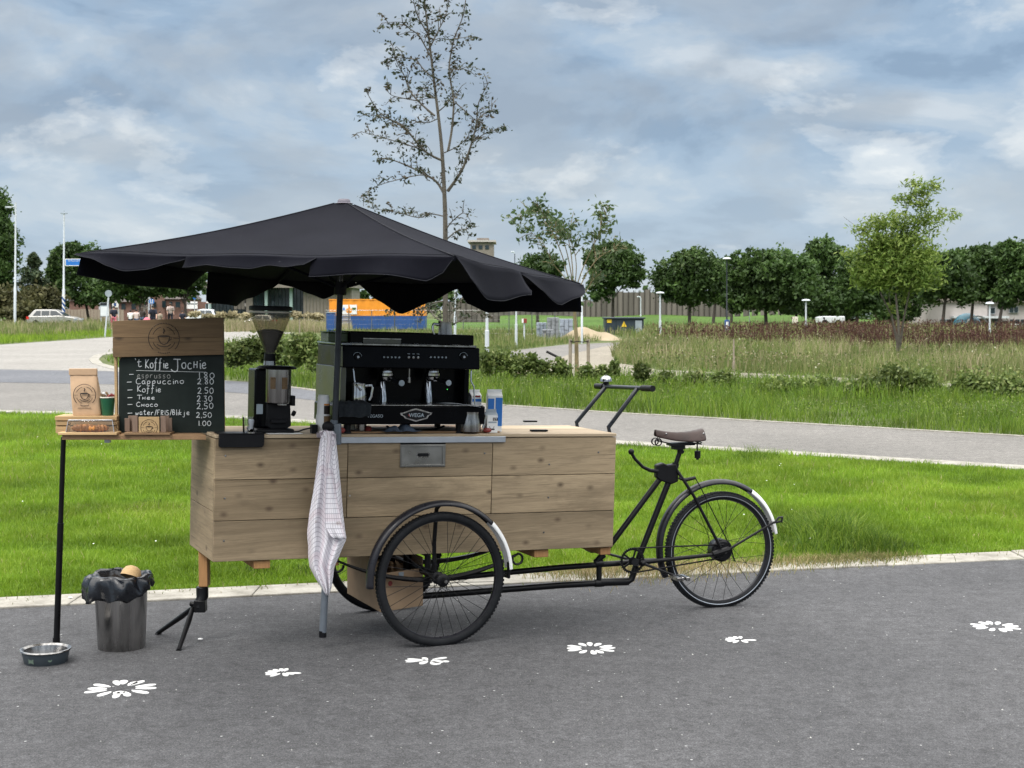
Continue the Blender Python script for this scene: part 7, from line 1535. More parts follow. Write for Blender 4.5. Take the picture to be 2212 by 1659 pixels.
for i, (lb, u, vb, vt, m_) in enumerate((('grey wooden marker post standing in the right meadow', 1585, 805, 733, 'post'), ('thin dark stick left of the grinder hopper bushes', 647, 722, 690, 'post'))): pole('marker_post', lb, 'post', u, vb, vt, 5 if i == 0 else 2.5, mat=m_)
# info column
e = empty('info_column', foot(1571, 727), 'dark blue information column with white print in the right meadow', 'sign'); Y = foot(1571, 727).y; a, b = at(1566, 691, Y), at(1576, 727, Y); mb = MB(); mb.box(a.x, b.x, Y, Y+.2, 0, a.z); mb.build('column', M['blue'], e, bevel=.02); mb = MB(); a, b = at(1568.5, 695, Y), at(1573.5, 709, Y); mb.box(a.x, b.x, Y-.01, Y-.002, b.z, a.z); mb.build('print', M['white'], e)
# signs
def sign(name, label, u, v, rpx, shape, face, vb, polew=2.2, rim=None, extra=None, tilt=0.0, pmat='lamp', back=None):
    b = foot(u+tilt, vb); Y = b.y; k = Y/FPX; e = empty(name, b, label, 'road sign'); c = at(u, v, Y); mb = MB(); mb.tube([b, c+Vector((0, .05, 0))], polew*k/2, 8); mb.build('post', M[pmat], e)
    def disk(rr, y0, y1, mat_, nm, cc_=c):
        mb = MB(Matrix.Translation(cc_) @ FX)
        if shape == 'round': poly = [(rr*math.cos(2*PI*j/28), rr*math.sin(2*PI*j/28)) for j in range(28)]
        elif shape == 'square': poly = [(-rr, -rr), (rr, -rr), (rr, rr), (-rr, rr)]
        elif shape == 'tall': poly = [(-rr*.8, -rr*1.8), (rr*.8, -rr*1.8), (rr*.8, rr*1.8), (-rr*.8, rr*1.8)]
        else: poly = [(rr*1.1*math.cos(rad(a_)), rr*1.1*math.sin(rad(a_))) for a_ in (90, 210, 330)]
        mb.prism(poly, y0, y1); return mb.build(nm, M[mat_], e, smooth=False)
    f_ = disk(rpx*k, 0, .03, rim or face, 'plate')
    if rim: disk(rpx*k*.8, .031, .035, face, 'face')
    if extra: extra(e, c, k, Y)
    return e
def cyc(e, c, k, Y):
    for (x, z, w_, h_) in ((-2.2, -1, 1.2, 6.5), (2.2, -1, 1.2, 6.5), (-2.2, 3.6, 2, 2), (2.2, 3.2, 2, 2), (0, -3, 1.0, 4)):
        mb = MB(); mb.box(c.x+(x-w_/2)*k, c.x+(x+w_/2)*k, Y-.05, Y-.037, c.z+(z-h_/2)*k, c.z+(z+h_/2)*k); mb.build('symbol', M['white'], e)
sign('road_sign', 'round blue path sign with white figures left of the black-shirted person', 327.5, 651, 6, 'round', 'signblue', 700, extra=cyc)
sign('road_sign', 'round grey back of a sign beside the blue figure sign', 321, 638, 4.6, 'round', 'signgrey', 697)
sign('road_sign', 'round grey back of a sign above the tilted post left of the people', 234.5, 634, 7.3, 'round', 'signgrey', 728, tilt=-8, polew=3.4)
sign('road_sign', 'square grey back of a sign on an orange banded post', 214.5, 620.5, 7.5, 'square', 'signgrey', 696)
sign('road_sign', 'small round blue sign above the white notice board', 420, 642, 5, 'round', 'signblue', 699, rim='signblue')
sign('road_sign', 'white triangle sign with red border behind the white car', 451, 651, 8, 'tri', 'white', 701, rim='red')
e = empty('road_sign', foot(459, 700), 'grey back of a traffic sign panel behind the white car rear', 'road sign'); Y = foot(459, 700).y; a, b = at(443.5, 657, Y), at(459, 672, Y); mb = MB(); mb.box(a.x, b.x, Y, Y+.05, b.z, a.z); mb.tube([(a.x*.4+b.x*.6, Y+.08, 0), (a.x*.4+b.x*.6, Y+.08, b.z+.3)], .05, 8); mb.build('plate', M['signgrey'], e)
def board(name, label, cat, u0, v0, u1, v1, vb, face, legs=2, frame=None, Yv=None, parts=()):
    b = foot((u0+u1)/2, vb); Y = b.y; e = empty(name, b, label, cat); a, c = at(u0, v0, Y), at(u1, v1, Y); mb = MB(); mb.box(a.x, c.x, Y, Y+.06, c.z, a.z); mb.build('panel', M[frame or face], e, bevel=.01)
    if frame: mb = MB(); w_ = (c.x-a.x)*.07; mb.box(a.x+w_, c.x-w_, Y-.012, Y-.002, c.z+w_, a.z-w_); mb.build('face', M[face], e)
    for x in ([a.x+.05, c.x-.05] if legs == 2 else [(a.x+c.x)/2]): mb = MB(); mb.tube([(x, Y+.1, 0), (x, Y+.1, c.z+.2)], .04, 8); mb.build('leg', M['lamp'], e)
    for (x0, y0, x1, y1, m_) in parts: p, q = at(x0, y0, Y), at(x1, y1, Y); mb = MB(); mb.box(p.x, q.x, Y-.016, Y-.004, q.z, p.z); mb.build('print', M[m_], e)
    return e
board('info_panel', 'tall pale information panel with dark header left of the people', 'sign', 216, 654, 235.5, 684, 703, 'signgrey', parts=((216.5, 654.5, 235, 659.5, 'darkpole'), (217, 662, 235, 682.5, 'carwhite')))
board('notice_board', 'white notice board with dark stripe behind the small blue sign', 'sign', 400, 651.5, 426.5, 667, 697, 'white', parts=((401, 655.5, 426, 657.5, 'darkpole'),))
board('notice_board', 'pale sign board in the olive bushes behind the silver car', 'sign', 92, 637, 130, 656, 697, 'signgrey')
board('notice_board', 'small beige board on a white post right of the people', 'sign', 320-0, 0, 0, 0, 700, 'cream') if False else None
board('election_board', 'small white sign with J-shaped mark in front of the noise barrier', 'sign', 1706-6.5*0-1.0*0-0, 0, 0, 0, 700, 'white') if False else None
board('white_sign', 'small pale square sign with one curved mark before the noise barrier', 'sign', 1711-22-0, 683, 1712, 698, 706, 'signgrey') if False else board('white_sign', 'small pale square sign with one curved mark before the noise barrier', 'sign', 1711.5, 684, 1724, 698.5, 706, 'cream')
board('banner', 'white banner with blue mark right of the info panel', 'sign', 266-30+6, 651, 256, 664, 698, 'white', parts=((246, 654, 251, 661, 'blue'),))
board('red_sign', 'small white and red sign low before the pallets', 'sign', 1127, 688, 1138, 698, 738, 'red', 1, parts=((1127.2, 688.5, 1131, 697.5, 'white'),))
# cars
def car(label, Y, u0, u1, vb, vt, paint, right=True, kind='estate', base_v=None):
    k = Y/FPX; L = (u1-u0)*k; c = at((u0+u1)/2, 0, Y); zb = 0; W = 1.75; Hh = at(0, vt, Y).z; b = Vector((c.x, Y, 0))
    e = empty('parked_car' if kind != 'x' else 'parked_car', b, label, 'car', 'cars on the far road'); d = 1 if right else -1
    if kind == 'estate': low = [(-.5, .22), (-.5, .50), (-.47, .62), (.14, .66), (.40, .56), (.49, .44), (.5, .22)]; gh = [(-.47, .60), (-.36, .97), (-.30, 1.0), (-.02, 1.0), (.06, .97), (.23, .64)]
    elif kind == 'hatch': low = [(-.5, .22), (-.5, .5), (-.46, .62), (.20, .66), (.44, .52), (.5, .42), (.5, .22)]; gh = [(-.47, .60), (-.40, .86), (-.30, .98), (-.05, 1.0), (.08, .95), (.30, .64)]
    else: low = [(-.5, .22), (-.5, .56), (-.44, .64), (.22, .66), (.46, .55), (.5, .42), (.5, .22)]; gh = [(-.46, .62), (-.40, .95), (-.30, 1.0), (.0, 1.0), (.10, .96), (.28, .64)]
    T = Matrix.Translation(b) @ FX; mb = MB(T); mb.prism([(x*L*d, z*Hh) for x, z in low][::d], -W/2, W/2); bd2 = mb.build('body', paint, e, bevel=.06)
    mb = MB(T); n = len(gh); vs = [Vector((x*L*d, z*Hh, s_*(W/2-.02-.16*(z-.6)/.4))) for s_ in (-1, 1) for x, z in gh]; mb.add(vs, [tuple(range(n)), tuple(range(n, 2*n))[::-1]]+[(i, n+i, n+(i+1) % n, (i+1) % n) for i in range(n)]); mb.build('cabin', paint, e, bevel=.04)
    xs = [p[0] for p in gh]; xl, xr = gh[1][0]+.03, gh[-2][0]+.02
    segs = [(xl-.05, xl+.02, xl+.10, xl+.10), (xl+.12, xl+.12, xl+.27, xl+.27), (xl+.29, xl+.29, xr-.01, gh[-1][0]-.03)] if kind == 'estate' else [(xl-.02, xl+.04, xl+.22, xl+.22), (xl+.24, xl+.24, xr-.01, gh[-1][0]-.04)]
    for (b0, t0_, t1_, b1_) in segs:
        for s_ in (-1, 1):
            mb = MB(T); q = [(b0, .655), (b1_, .655), (t1_, .92), (t0_, .92)]; mb.add([Vector((x*L*d, z*Hh, s_*(W/2+.004-.16*(z-.6)/.4))) for x, z in q], [(0, 1, 2, 3)]); mb.build('side_window', M['carglass'], e, smooth=False, solid=.01)
    mb = MB(T); mb.add([Vector((x*L*d, z*Hh, y_)) for (x, z, y_) in ((gh[0][0]-.004, .64, -.7), (gh[0][0]-.004, .64, .7), (gh[1][0]-.008, .93, .6), (gh[1][0]-.008, .93, -.6))], [(0, 1, 2, 3)]); mb.build('rear_window', M['carglass'], e, smooth=False, solid=.01)
    mb = MB(T); mb.add([Vector((x*L*d, z*Hh, y_)) for (x, z, y_) in ((gh[-1][0]+.006, .66, -.72), (gh[-1][0]+.006, .66, .72), (gh[-2][0]+.010, .93, .6), (gh[-2][0]+.010, .93, -.6))], [(0, 1, 2, 3)]); mb.build('windscreen', M['carglass'], e, smooth=False, solid=.01)
    for x in (-.32, .32):
        for s_ in (-1, 1): mb = MB(Matrix.Translation(b+Vector((x*L*d, s_*(W/2-.08), .30))) @ FX); mb.lathe([(0, -.1), (.30, -.1), (.32, -.06), (.32, .06), (.30, .1), (0, .1)], 20); w_ = mb.build('wheel', M['rubber'], e); mb = MB(Matrix.Translation(b+Vector((x*L*d, s_*(W/2-.08), .30))) @ FX); mb.lathe([(0, s_*-.104), (.2, s_*-.104), (.2, s_*-.09)], 16); mb.build('rim', M['steel'], w_)
    for s_ in (-1, 1):
        mb = MB(T); mb.box(-.505*L*d-.01, -.455*L*d, .45*Hh, .60*Hh, s_*W/2-.12, s_*W/2+.012) if d > 0 else mb.box(.455*L, .505*L+.01, .45*Hh, .60*Hh, s_*W/2-.12, s_*W/2+.012); mb.build('tail_light', M['taillight'], e)
        mb = MB(T); x0, x1 = sorted((.43*L*d, .485*L*d)); mb.box(x0, x1, .40*Hh, .49*Hh, s_*W/2-.25, s_*W/2+.012); mb.build('headlight', M['signgrey'], e)
        mb = MB(T); x0, x1 = sorted((.20*L*d, .23*L*d)); mb.box(x0, x1, .64*Hh, .70*Hh, s_*(W/2)+min(0, s_*.16), s_*(W/2)+max(0, s_*.16)); mb.build('mirror', paint, e)
    return e
car('silver estate car driving right, half hidden in the tall grass at left', 128, 53.5, 163.5, 700, 668.5, M['silver'], True, 'estate')
car('white hatchback behind the top right corner of the menu board', 133, 396, 464, 700, 676-8.5, M['carwhite'], False, 'hatch')
car('silver car half hidden by the grinder hopper', 124, 521, 588, 705, 680, M['silver'], False, 'hatch')
car('white car parked before the pale building at the right border', 118, 2165, 2226, 720, 700, M['carwhite'], False, 'suv')
# people: one continuous skinned body each, clothes and hair as parts
def skinmesh(name, pts, edges, radii, mat, parent, T, sub=1):
    me = bpy.data.meshes.new(name); rt = parent
    while rt.parent: rt = rt.parent
    I = RM[rt.name].inverted(); me.from_pydata([tuple(I @ (T @ Vector(p))) for p in pts], edges, []); o = bpy.data.objects.new(name, me); COL.objects.link(o); o.parent = parent
    md = o.modifiers.new('skin', 'SKIN'); me.skin_vertices.new() if not me.skin_vertices else None
    for i, r in enumerate(radii): me.skin_vertices[0].data[i].radius = (r if isinstance(r, tuple) else (r, r))
    me.skin_vertices[0].data[0].use_root = True; md.use_smooth_shade = True
    ss = o.modifiers.new('sub', 'SUBSURF'); ss.levels = sub; ss.render_levels = sub
    dg = bpy.context.evaluated_depsgraph_get(); m2 = bpy.data.meshes.new_from_object(o.evaluated_get(dg)); o.modifiers.clear(); o.data = m2; m2.materials.clear(); m2.materials.append(mat); m2.shade_smooth(); return o
def person(label, u, Y, vtop, shirt, legs, hairc, facing=0.0, bend=0.0, step=.12, shorts=False, arm=(.10, .10), longhair=False):
    b = Vector((at(u, 0, Y).x, Y, 0)); H = at(u, vtop, Y).z; s = H/1.75
    e = empty('person', b, label, 'person'); T = Matrix.Translation(b) @ Matrix.Rotation(facing, 4, 'Z') @ Matrix.Scale(s, 4)
    fw = bend
    P = [(0, 0, .95), (0, -fw*.4, 1.18), (0, -fw*.9, 1.42), (0, -fw*1.15, 1.53), (0, -fw*1.3, 1.62), (0, -fw*1.35, 1.70),
         (.10, 0, .90), (.11, -step, .50), (.11, -step*.7, .09), (.11, -step-.12, .03), (-.10, 0, .90), (-.11, step, .50), (-.11, step*1.7, .10), (-.11, step*1.2, .03),
         (.19, -fw*.9, 1.40), (.25, -fw*.9-arm[0]*.4, 1.13), (.24, -fw*.9-arm[0]*2.4, .92), (.235, -fw*.9-arm[0]*2.9, .84), (-.19, -fw*.9, 1.40), (-.25, -fw*.9-arm[1]*.4, 1.13), (-.24, -fw*.9-arm[1]*2.4, .92), (-.235, -fw*.9-arm[1]*2.9, .84)]
    E = [(0, 1), (1, 2), (2, 3), (3, 4), (4, 5), (0, 6), (6, 7), (7, 8), (8, 9), (0, 10), (10, 11), (11, 12), (12, 13), (2, 14), (14, 15), (15, 16), (16, 17), (2, 18), (18, 19), (19, 20), (20, 21)]
    Rr = [(.14, .10), (.12, .085), (.13, .09), .05, .088, .07, .085, .06, .038, .04, .085, .06, .038, .04, .055, .04, .028, .035, .055, .04, .028, .035]
    skinmesh('body', P, E, [tuple(x*s for x in r) if isinstance(r, tuple) else r*s for r in Rr], M['skin'], e, T)
    if shirt is not None:
        Ps = [(0, 0, .88), P[0], P[1], P[2], P[14], P[15], P[18], P[19], (0, -fw*1.0, 1.50)]; Es = [(0, 1), (1, 2), (2, 3), (3, 4), (4, 5), (3, 6), (6, 7), (3, 8)]
        skinmesh('shirt', Ps, Es, [tuple(x*s for x in r) if isinstance(r, tuple) else r*s for r in ((.19, .16), (.20, .16), (.19, .155), (.20, .165), .11, .085, .11, .085, .10)], shirt, e, T)
    Pl = [(0, 0, .96), P[6], P[7]]+([] if shorts else [P[8]])+[P[10], P[11]]+([] if shorts else [P[12]]); n1_ = 3 if shorts else 4
    El = [(0, 1), (1, 2)]+([] if shorts else [(2, 3)])+[(0, n1_), (n1_, n1_+1)]+([] if shorts else [(n1_+1, n1_+2)])
    Rl = [(.155, .12), .11, .08]+([] if shorts else [.06])+[.11, .08]+([] if shorts else [.06])
    skinmesh('trousers', Pl, El, [tuple(x*s for x in r) if isinstance(r, tuple) else r*s for r in Rl], legs, e, T)
    mb = MB(T); mb.sphere((0, -fw*1.32+.02, 1.665), .105, 14, 10, (.92, 1.0, 1.05))
    if longhair: mb.sphere((0, -fw*1.2+.06, 1.52), .10, 12, 8, (1, .6, 1.6))
    mb.build('hair', hairc, e)
    mb = MB(T)
    mb.sphere((0, -fw*1.3-.10, 1.63), .016, 8, 6); mb.build('nose', M['skin'], e); return e
HB = pbr('brown hair', (.05, .03, .02), .7, 0, .2); HD = pbr('dark hair', (.012, .01, .01), .7, 0, .2)
PK = pbr('pink cloth', (.6, .16, .22), .8, 0, .1); CR = pbr('cream cloth', (.55, .45, .42), .8, 0, .1); NV = pbr('navy cloth', (.012, .015, .03), .8, 0, .1); JN = pbr('blue jeans', (.06, .09, .15), .8, 0, .1)
person('person in dark top and red shorts beside the info panel', 236, 112, 661, NV, PK, HD, .6, .04, .12, True)
person('person seen from behind in a white shirt', 273, 112, 669.5, M['white'], NV, HD, PI, 0, .08)
person('person in a cream shirt right of the white-shirted one', 285.5, 111, 668, CR, JN, HD, PI+.3, .03, .08)
person('long-haired person in a brown top in the middle of the group', 298, 113, 664, M['ink'], JN, HB, PI, 0, .05, False, (.1, .1), True)
person('tall person in a white top at the back of the group', 301, 121, 650.5, CR, JN, HD, .2, .05, .08)
person('large person in a black shirt bending over the pink pushchair', 322, 106, 660, NV, NV, HD, .2, .16, .08, False, (.22, .22))
person('person in an olive top right of the black-shirted one', 336.5, 110, 672, M['olivec'] if 'olivec' in M else M['post'], NV, HB, 2.6, .03, .1)
person('distant person in a white shirt walking on the far lawn path', 360, 138, 655, CR, NV, HB, .3, .05, .14)
person('person in dark clothes left of the white hatchback', 386, 112, 671, NV, NV, HD, .4, .05, .1)
# pushchair
b = Vector((at(309, 0, 108).x, 108, 0)); e = empty('pushchair', b, 'pink pushchair in front of the black-shirted person', 'pushchair'); T = RM[e.name]
mb = MB(T @ Matrix.Translation((0, 0, .62))); mb.lathe([(0, .34), (.14, .32), (.25, .22), (.30, .05), (.30, -.06), (.22, -.2), (0, -.24)], 20, None, False, 0, 2*PI, .8); mb.build('hood', PK, e)
mb = MB(T); mb.tube([(-.2, 0, .15), (.1, 0, .5), (.3, 0, 1.0)], .02, 6); mb.tube([(.25, 0, .15), (0, 0, .5)], .02, 6); fm_ = mb.build('frame', M['blk'], e)
for x in (-.2, .25):
    for y in (-.22, .22): mb = MB(T @ Matrix.Translation((x, y, .14)) @ FX); mb.lathe([(0, -.02), (.14, -.02), (.14, .02), (0, .02)], 16); mb.build('wheel', M['rubber'], e)
# transformer kiosk
Y = 92; e = empty('transformer_kiosk', Vector((at(1350, 0, Y).x, Y, 0)), 'dark blue transformer kiosk with flat roof and yellow warning signs', 'kiosk'); a, b = at(1308, 689, Y), at(1390.5, 722, Y)
mb = MB(); mb.box(a.x, b.x, Y, Y+2.2, 0, a.z); M['kiosk'] = pbr('kiosk paint', (.02, .032, .045), .45, 0, .15, 2); w_ = mb.build('wall', M['kiosk'], e)
mb = MB(); mb.box(a.x-.08, b.x+.1, Y-.12, Y+2.3, a.z+.002, a.z+.1); mb.build('roof', M['kiosk'], e, bevel=.02)
for u_ in (1331, 1349, 1372): p = at(u_, 700, Y); mb = MB(); mb.box(p.x-.012, p.x+.012, Y-.02, Y-.002, .05, a.z-.08); mb.build('door_joint', M['darkglass'], e)
p = at(1374, 700, Y); mb = MB(); mb.box(p.x-.05, p.x+.36, Y-.03, Y-.004, .08, a.z-.1); mb.build('grey_door', M['signgrey'], e)
p = at(1316, 693.5, Y); mb = MB(); mb.box(p.x-.14, p.x+.14, Y-.02, Y-.003, p.z-.11, p.z+.11); M['yellow'] = pbr('warning yellow', (.75, .5, .03), .5, 0, .05); mb.build('warning_sign', M['yellow'], e)
p = at(1348, 700, Y); mb = MB(Matrix.Translation(p) @ FX); mb.prism([(-.16, -.17), (.16, -.17), (0, .18)], .003, .02); mb.build('warning_sign', M['yellow'], e)
# sand heap
P = []; c0 = at(1258, 0, 76)
for i in range(31):
    row = []
    for j in range(21):
        x = -2.0+i/30*6.2; y = -2.0+j/20*4; h = .72*math.exp(-((x+.1)/.75)**2-(y/1.1)**2)+.42*math.exp(-((x-1.15)/.7)**2-(y/.9)**2)+.05*math.sin(x*5+y*4)*math.exp(-(x/3)**2); row.append(Vector((c0.x+x, 76+y, h*1.0-.04)))
    P.append(row)
mb = MB(); mb.grid(P); tag(mb.build('sand_heap', M['sand'], sub=1), 'heap of yellow sand left of the transformer kiosk', 'sand heap')
# pallets with wrapped paving blocks
M['blocks'] = pbr('grey paving blocks', (.21, .22, .24), .8, 0, .35, 5); M['wrap'] = pbr('blueish wrapped blocks', (.27, .31, .37), .5, 0, .3, 5)
for i, (lb, u0, u1, vt, vb, m_) in enumerate((('left stack of pale wrapped paving blocks', 1159, 1181, 697, 735, 'wrap'), ('middle stack of dark grey paving blocks', 1182, 1208, 686, 736, 'blocks'), ('right stack of bluish wrapped blocks', 1209, 1238, 689, 734, 'wrap'), ('low light stack before the middle stack', 1172, 1196, 712, 740, 'blocks'))):
    b = foot((u0+u1)/2, vb); Y = b.y; e = empty('block_stack', b, lb, 'block stack', 'stacks of paving blocks on pallets'); a, c = at(u0, vt, Y), at(u1, vb, Y); n = 5; H = a.z
    for j in range(n):
        for q in range(3): mb = MB(); w3 = (c.x-a.x)/3; mb.box(a.x+q*w3+.01, a.x+(q+1)*w3-.01, Y+random.uniform(0, .05), Y+1, .12+(H-.12)*j/n+.006, .12+(H-.12)*(j+1)/n); mb.build('block_layer', M[m_], e, bevel=.01)
    for q in range(3): mb = MB(); x = a.x+(c.x-a.x)*(.08+.84*q/2); mb.box(x-.05, x+.05, Y, Y+1, 0, .115); mb.build('pallet_runner', M['post'], e)
# dark gravel box & stacked boards by the container
b = foot(747, 716); e = empty('board_stack', b, 'stack of pale boards on pallets left of the blue container half', 'board stack'); a, c = at(739, 679, b.y), at(754, 716, b.y)
for j in range(9): mb = MB(); z0 = j*a.z/9; mb.box(a.x+random.uniform(-.05, .05), c.x, b.y, b.y+1.2, z0+.015, z0+a.z/9*.72); mb.build('board', M['post' if j % 2 else 'palewall'], e)
# orange and blue site container
Y = 108; e = empty('site_container', Vector((at(815, 0, Y).x, Y, 0)), 'orange over blue site container with a white hand sign', 'container'); a, m_, c = at(711, 648.5, Y), at(815, 682.5, Y), at(918, 718, Y)
for nm, z0, z1_, mt in (('upper_half', m_.z+.01, a.z, 'orange'), ('lower_half', .12, m_.z-.01, 'blue')):
    mb = MB(); n = 46; xs = [a.x+(c.x-a.x)*i/n for i in range(n+1)]; pr = []
    for i, x in enumerate(xs): pr.append((x, Y+(.0 if (i//2) % 2 else .035)))
    mb.prism(pr+[(c.x, Y+2.4), (a.x, Y+2.4)], z0, z1_); mb.build(nm, M[mt], e, smooth=False)
mb = MB(); mb.box(a.x-.02, c.x+.02, Y-.02, Y+2.42, a.z+.002, a.z+.08); mb.build('roof_rim', M['orange'], e); mb = MB(); mb.box(a.x, c.x, Y+.02, Y+2.4, 0, .115); mb.build('skid', M['blk'], e)
p, q = at(738, 658.5, Y), at(771, 679, Y); mb = MB(); mb.box(p.x, q.x, Y-.05, Y-.022, q.z, p.z); sg2 = mb.build('white_sign', M['white'], e, bevel=.01)
hp_ = [(.0, -.32), (.16, -.30), (.24, -.12), (.26, .05), (.17, .06), (.12, -.02), (.10, .10), (.03, .36), (-.05, .35), (-.05, .08), (-.20, .04), (-.24, -.08), (-.2, -.22), (-.1, -.3)]
pc_ = at(754, 668, Y); mb = MB(Matrix.Translation(pc_) @ FX); mb.prism([(x*.95, y*.95) for x, y in hp_], .052, .058); mb.build('hand_emblem', M['orange'], sg2, smooth=False)
pc_ = at(743, 667, Y); mb = MB(Matrix.Translation(pc_) @ FX); mb.prism([(-.12, -.14), (.12, -.14), (0, .16)], .052, .056); mb.build('emblem_mark', M['signblue'], sg2, smooth=False)
pc_ = at(765, 667, Y); mb = MB(Matrix.Translation(pc_) @ FX); mb.prism([(-.14, -.08), (.14, -.08), (.14, .08), (-.14, .08)], .052, .056); mb.build('emblem_mark', M['farlawn'], sg2, smooth=False)
b = foot(727, 722); e = empty('portable_toilet', b, 'dark blue cabin at the left end of the container', 'cabin'); a, c = at(705, 676, b.y), at(722, 720, b.y); mb = MB(); mb.box(a.x, c.x, b.y, b.y+1.0, 0, a.z); mb.build('wall', M['blue'], e, bevel=.02); mb = MB(); mb.box(a.x-.04, c.x+.04, b.y-.04, b.y+1.04, a.z+.002, a.z+.07); mb.build('roof', M['signgrey'], e)
# construction fence panels
Y = 88
for i in range(11):
    u0 = 700+i*50; x0 = at(u0, 0, Y).x; x1 = at(u0+49, 0, Y).x; e = empty('fence_panel', Vector(((x0+x1)/2, Y, 0)), 'see-through steel mesh fence panel, number seen along the building site', 'fence panel', 'mesh fence panels around the building site'); e['label'] = 'see-through steel mesh fence panel standing along the building site'
    zt_ = 1.05+.0*i; mb = MB(); y_ = Y+(i % 2)*.1
    for (p, q) in (((x0, y_, .1), (x0, y_, 1.5)), ((x1, y_, .1), (x1, y_, 1.5)), ((x0, y_, 1.5), (x1, y_, 1.5)), ((x0, y_, .12), (x1, y_, .12))): mb.tube([p, q], .018, 6)
    fr_ = mb.build('panel_frame', M['steel'], e); mb = MB()
    for j in range(1, 14): x = x0+(x1-x0)*j/14; mb.tube([(x, y_, .12), (x, y_, 1.5)], .0035, 3)
    for j in range(1, 5): mb.tube([(x0, y_, .12+1.38*j/5), (x1, y_, .12+1.38*j/5)], .0035, 3)
    mb.build('wire_mesh', M['steel'], fr_, smooth=False)
    mb = MB(); mb.box(x0-.3, x0+.1, y_-.12, y_+.12, 0, .1); mb.build('fence_foot', M['palewall'], e)
# tree stakes of the young tree
for lb, u_ in (('left wooden stake tied to the young tree', 1232), ('right wooden stake tied to the young tree', 1271.5)):
    b = foot(u_, 812); e = empty('tree_stake', b, lb, 'tree stake', 'stakes of the young tree'); t_ = at(u_+(0 if u_ < 1250 else -1), 733, b.y); mb = MB(); mb.tube([b, t_], .042, 10); mb.build('stake', M['post'], e)
    mb = MB(); p = at(u_, 736, b.y); q = at(1247, 737, b.y); mb.tube([p+Vector((0, -.05, 0)), (p+q)/2+Vector((0, -.04, -.03)), q+Vector((0, -.05, 0))], .025, 6, flat=.5); mb.build('tie_band', M['blkmat'], e)
mb = MB(); a, b = at(1181, 760, 35), at(1213, 776, 35); a.y = b.y = 35.3; mb.tube([a, b], .055, 6, flat=.6); b2_ = MB(); mb.build('irrigation_pipe', M['blkmat']); bpy.data.objects['irrigation_pipe']['label'] = 'short black pipe end sticking up beside the young tree'; bpy.data.objects['irrigation_pipe']['category'] = 'pipe'
mb = MB(); mb.tube([Vector((b.x+.05, 35.3, b.z+.02)), Vector((b.x+.25, 35.3, 0))], .03, 6); mb.build('pipe_support', M['post'], bpy.data.objects['irrigation_pipe'])
# ------------------------------------------------------------------ noise barrier
Yb = 168; e = empty('noise_barrier', Vector((at(1500, 0, Yb).x, Yb, 0)), 'long brown grey noise barrier with stepped top behind the trees', 'noise barrier'); M['barrier'] = wood('barrier panels', (.13, .115, .10), (.235, .205, .18), None, axis=2, gs=.12, tone=.35)
def toph(u): 
    for (a, b, v) in ((960, 1250, 655), (1250, 1290, 648), (1290, 1320, 634), (1320, 1385, 630), (1385, 1400, 625), (1400, 1440, 634), (1440, 1500, 638), (1500, 1560, 650), (1560, 1660, 664), (1660, 2040, 668)):
        if a <= u < b: return v
    return 655
u = 960; i = 0
while u < 2030:
    v = toph(u)+random.uniform(-2.5, 2.5); a, b = at(u, v, Yb), at(u+11.5, v, Yb); mb = MB(); mb.box(a.x, b.x-.06, Yb, Yb+.15, 0, a.z); mb.build('panel', M['barrier'], e, smooth=False)
    if i % 1 == 0: mb = MB(); mb.box(b.x-.055, b.x+.055-.02, Yb-.10, Yb+.2, 0, a.z+random.uniform(.1, .35)); mb.build('post', M['barkdark'], e, smooth=False)
    u += 11.7*(1+(u > 1560)*.6); i += 1
# ------------------------------------------------------------------ buildings
def bx(e, name, mat, u0, v0, u1, v1, Y, d=.3, zb=None, bev=0):
    a, c = at(u0, v0, Y), at(u1, v1, Y); mb = MB(); mb.box(a.x, c.x, Y, Y+d, (c.z if zb is None else zb), a.z); return mb.build(name, M[mat], e, smooth=False, bevel=bev)
Y = 150; e = empty('glass_building', Vector((at(580, 0, Y).x, Y+4, 0)), 'low dark glass building with flat taupe roof behind the grinder', 'building')
bx(e, 'wall', 'taupe', 655, 617, 760, 690, Y, 8, 0); bx(e, 'wall', 'darkglass', 445, 622, 655, 690, Y+.5, 8, 0); bx(e, 'roof', 'taupe', 430, 608, 764, 621.5, Y-1.0, 10)
bx(e, 'wall', 'taupe', 531, 622, 546, 690, Y+.2, .4, 0)
for u0 in (452, 549, 628): bx(e, 'column', 'greenglass', u0-3+ (8 if u0 == 549 else 0), 622, u0+4+(8 if u0 == 549 else 0), 684, Y-.1, .5, 0) if u0 != 549 else None
bx(e, 'column', 'greenglass', 571.5, 622, 578, 690, Y-.1, .5, 0)
for k in range(26): u0 = 448+k*8; bx(e, 'mullion', 'darkpole', u0, 622, u0+.9, 688, Y+.3, .15, 0)
for k in range(14): u0 = 660+k*7.4; bx(e, 'cladding_batten', 'post', u0, 619, u0+1.1, 688, Y-.12, .1, 0)
bx(e, 'interior_panel', 'taupe', 505, 640, 530, 668, Y+.38, .05); bx(e, 'interior_panel', 'palewall', 537-9, 655, 545-9, 662, Y+.3, .04)
Y = 165; e = empty('brick_house', Vector((at(365, 0, Y).x, Y+4, 0)), 'brown brick house with gable behind the flagpoles', 'house')
a, b, c = at(327, 690, Y), at(403, 690, Y), at(340, 632, Y); zt_ = at(340, 645, Y).z
mb = MB(); mb.box(a.x, b.x, Y, Y+8, 0, zt_); mb.build('wall', M['brick'], e, smooth=False)
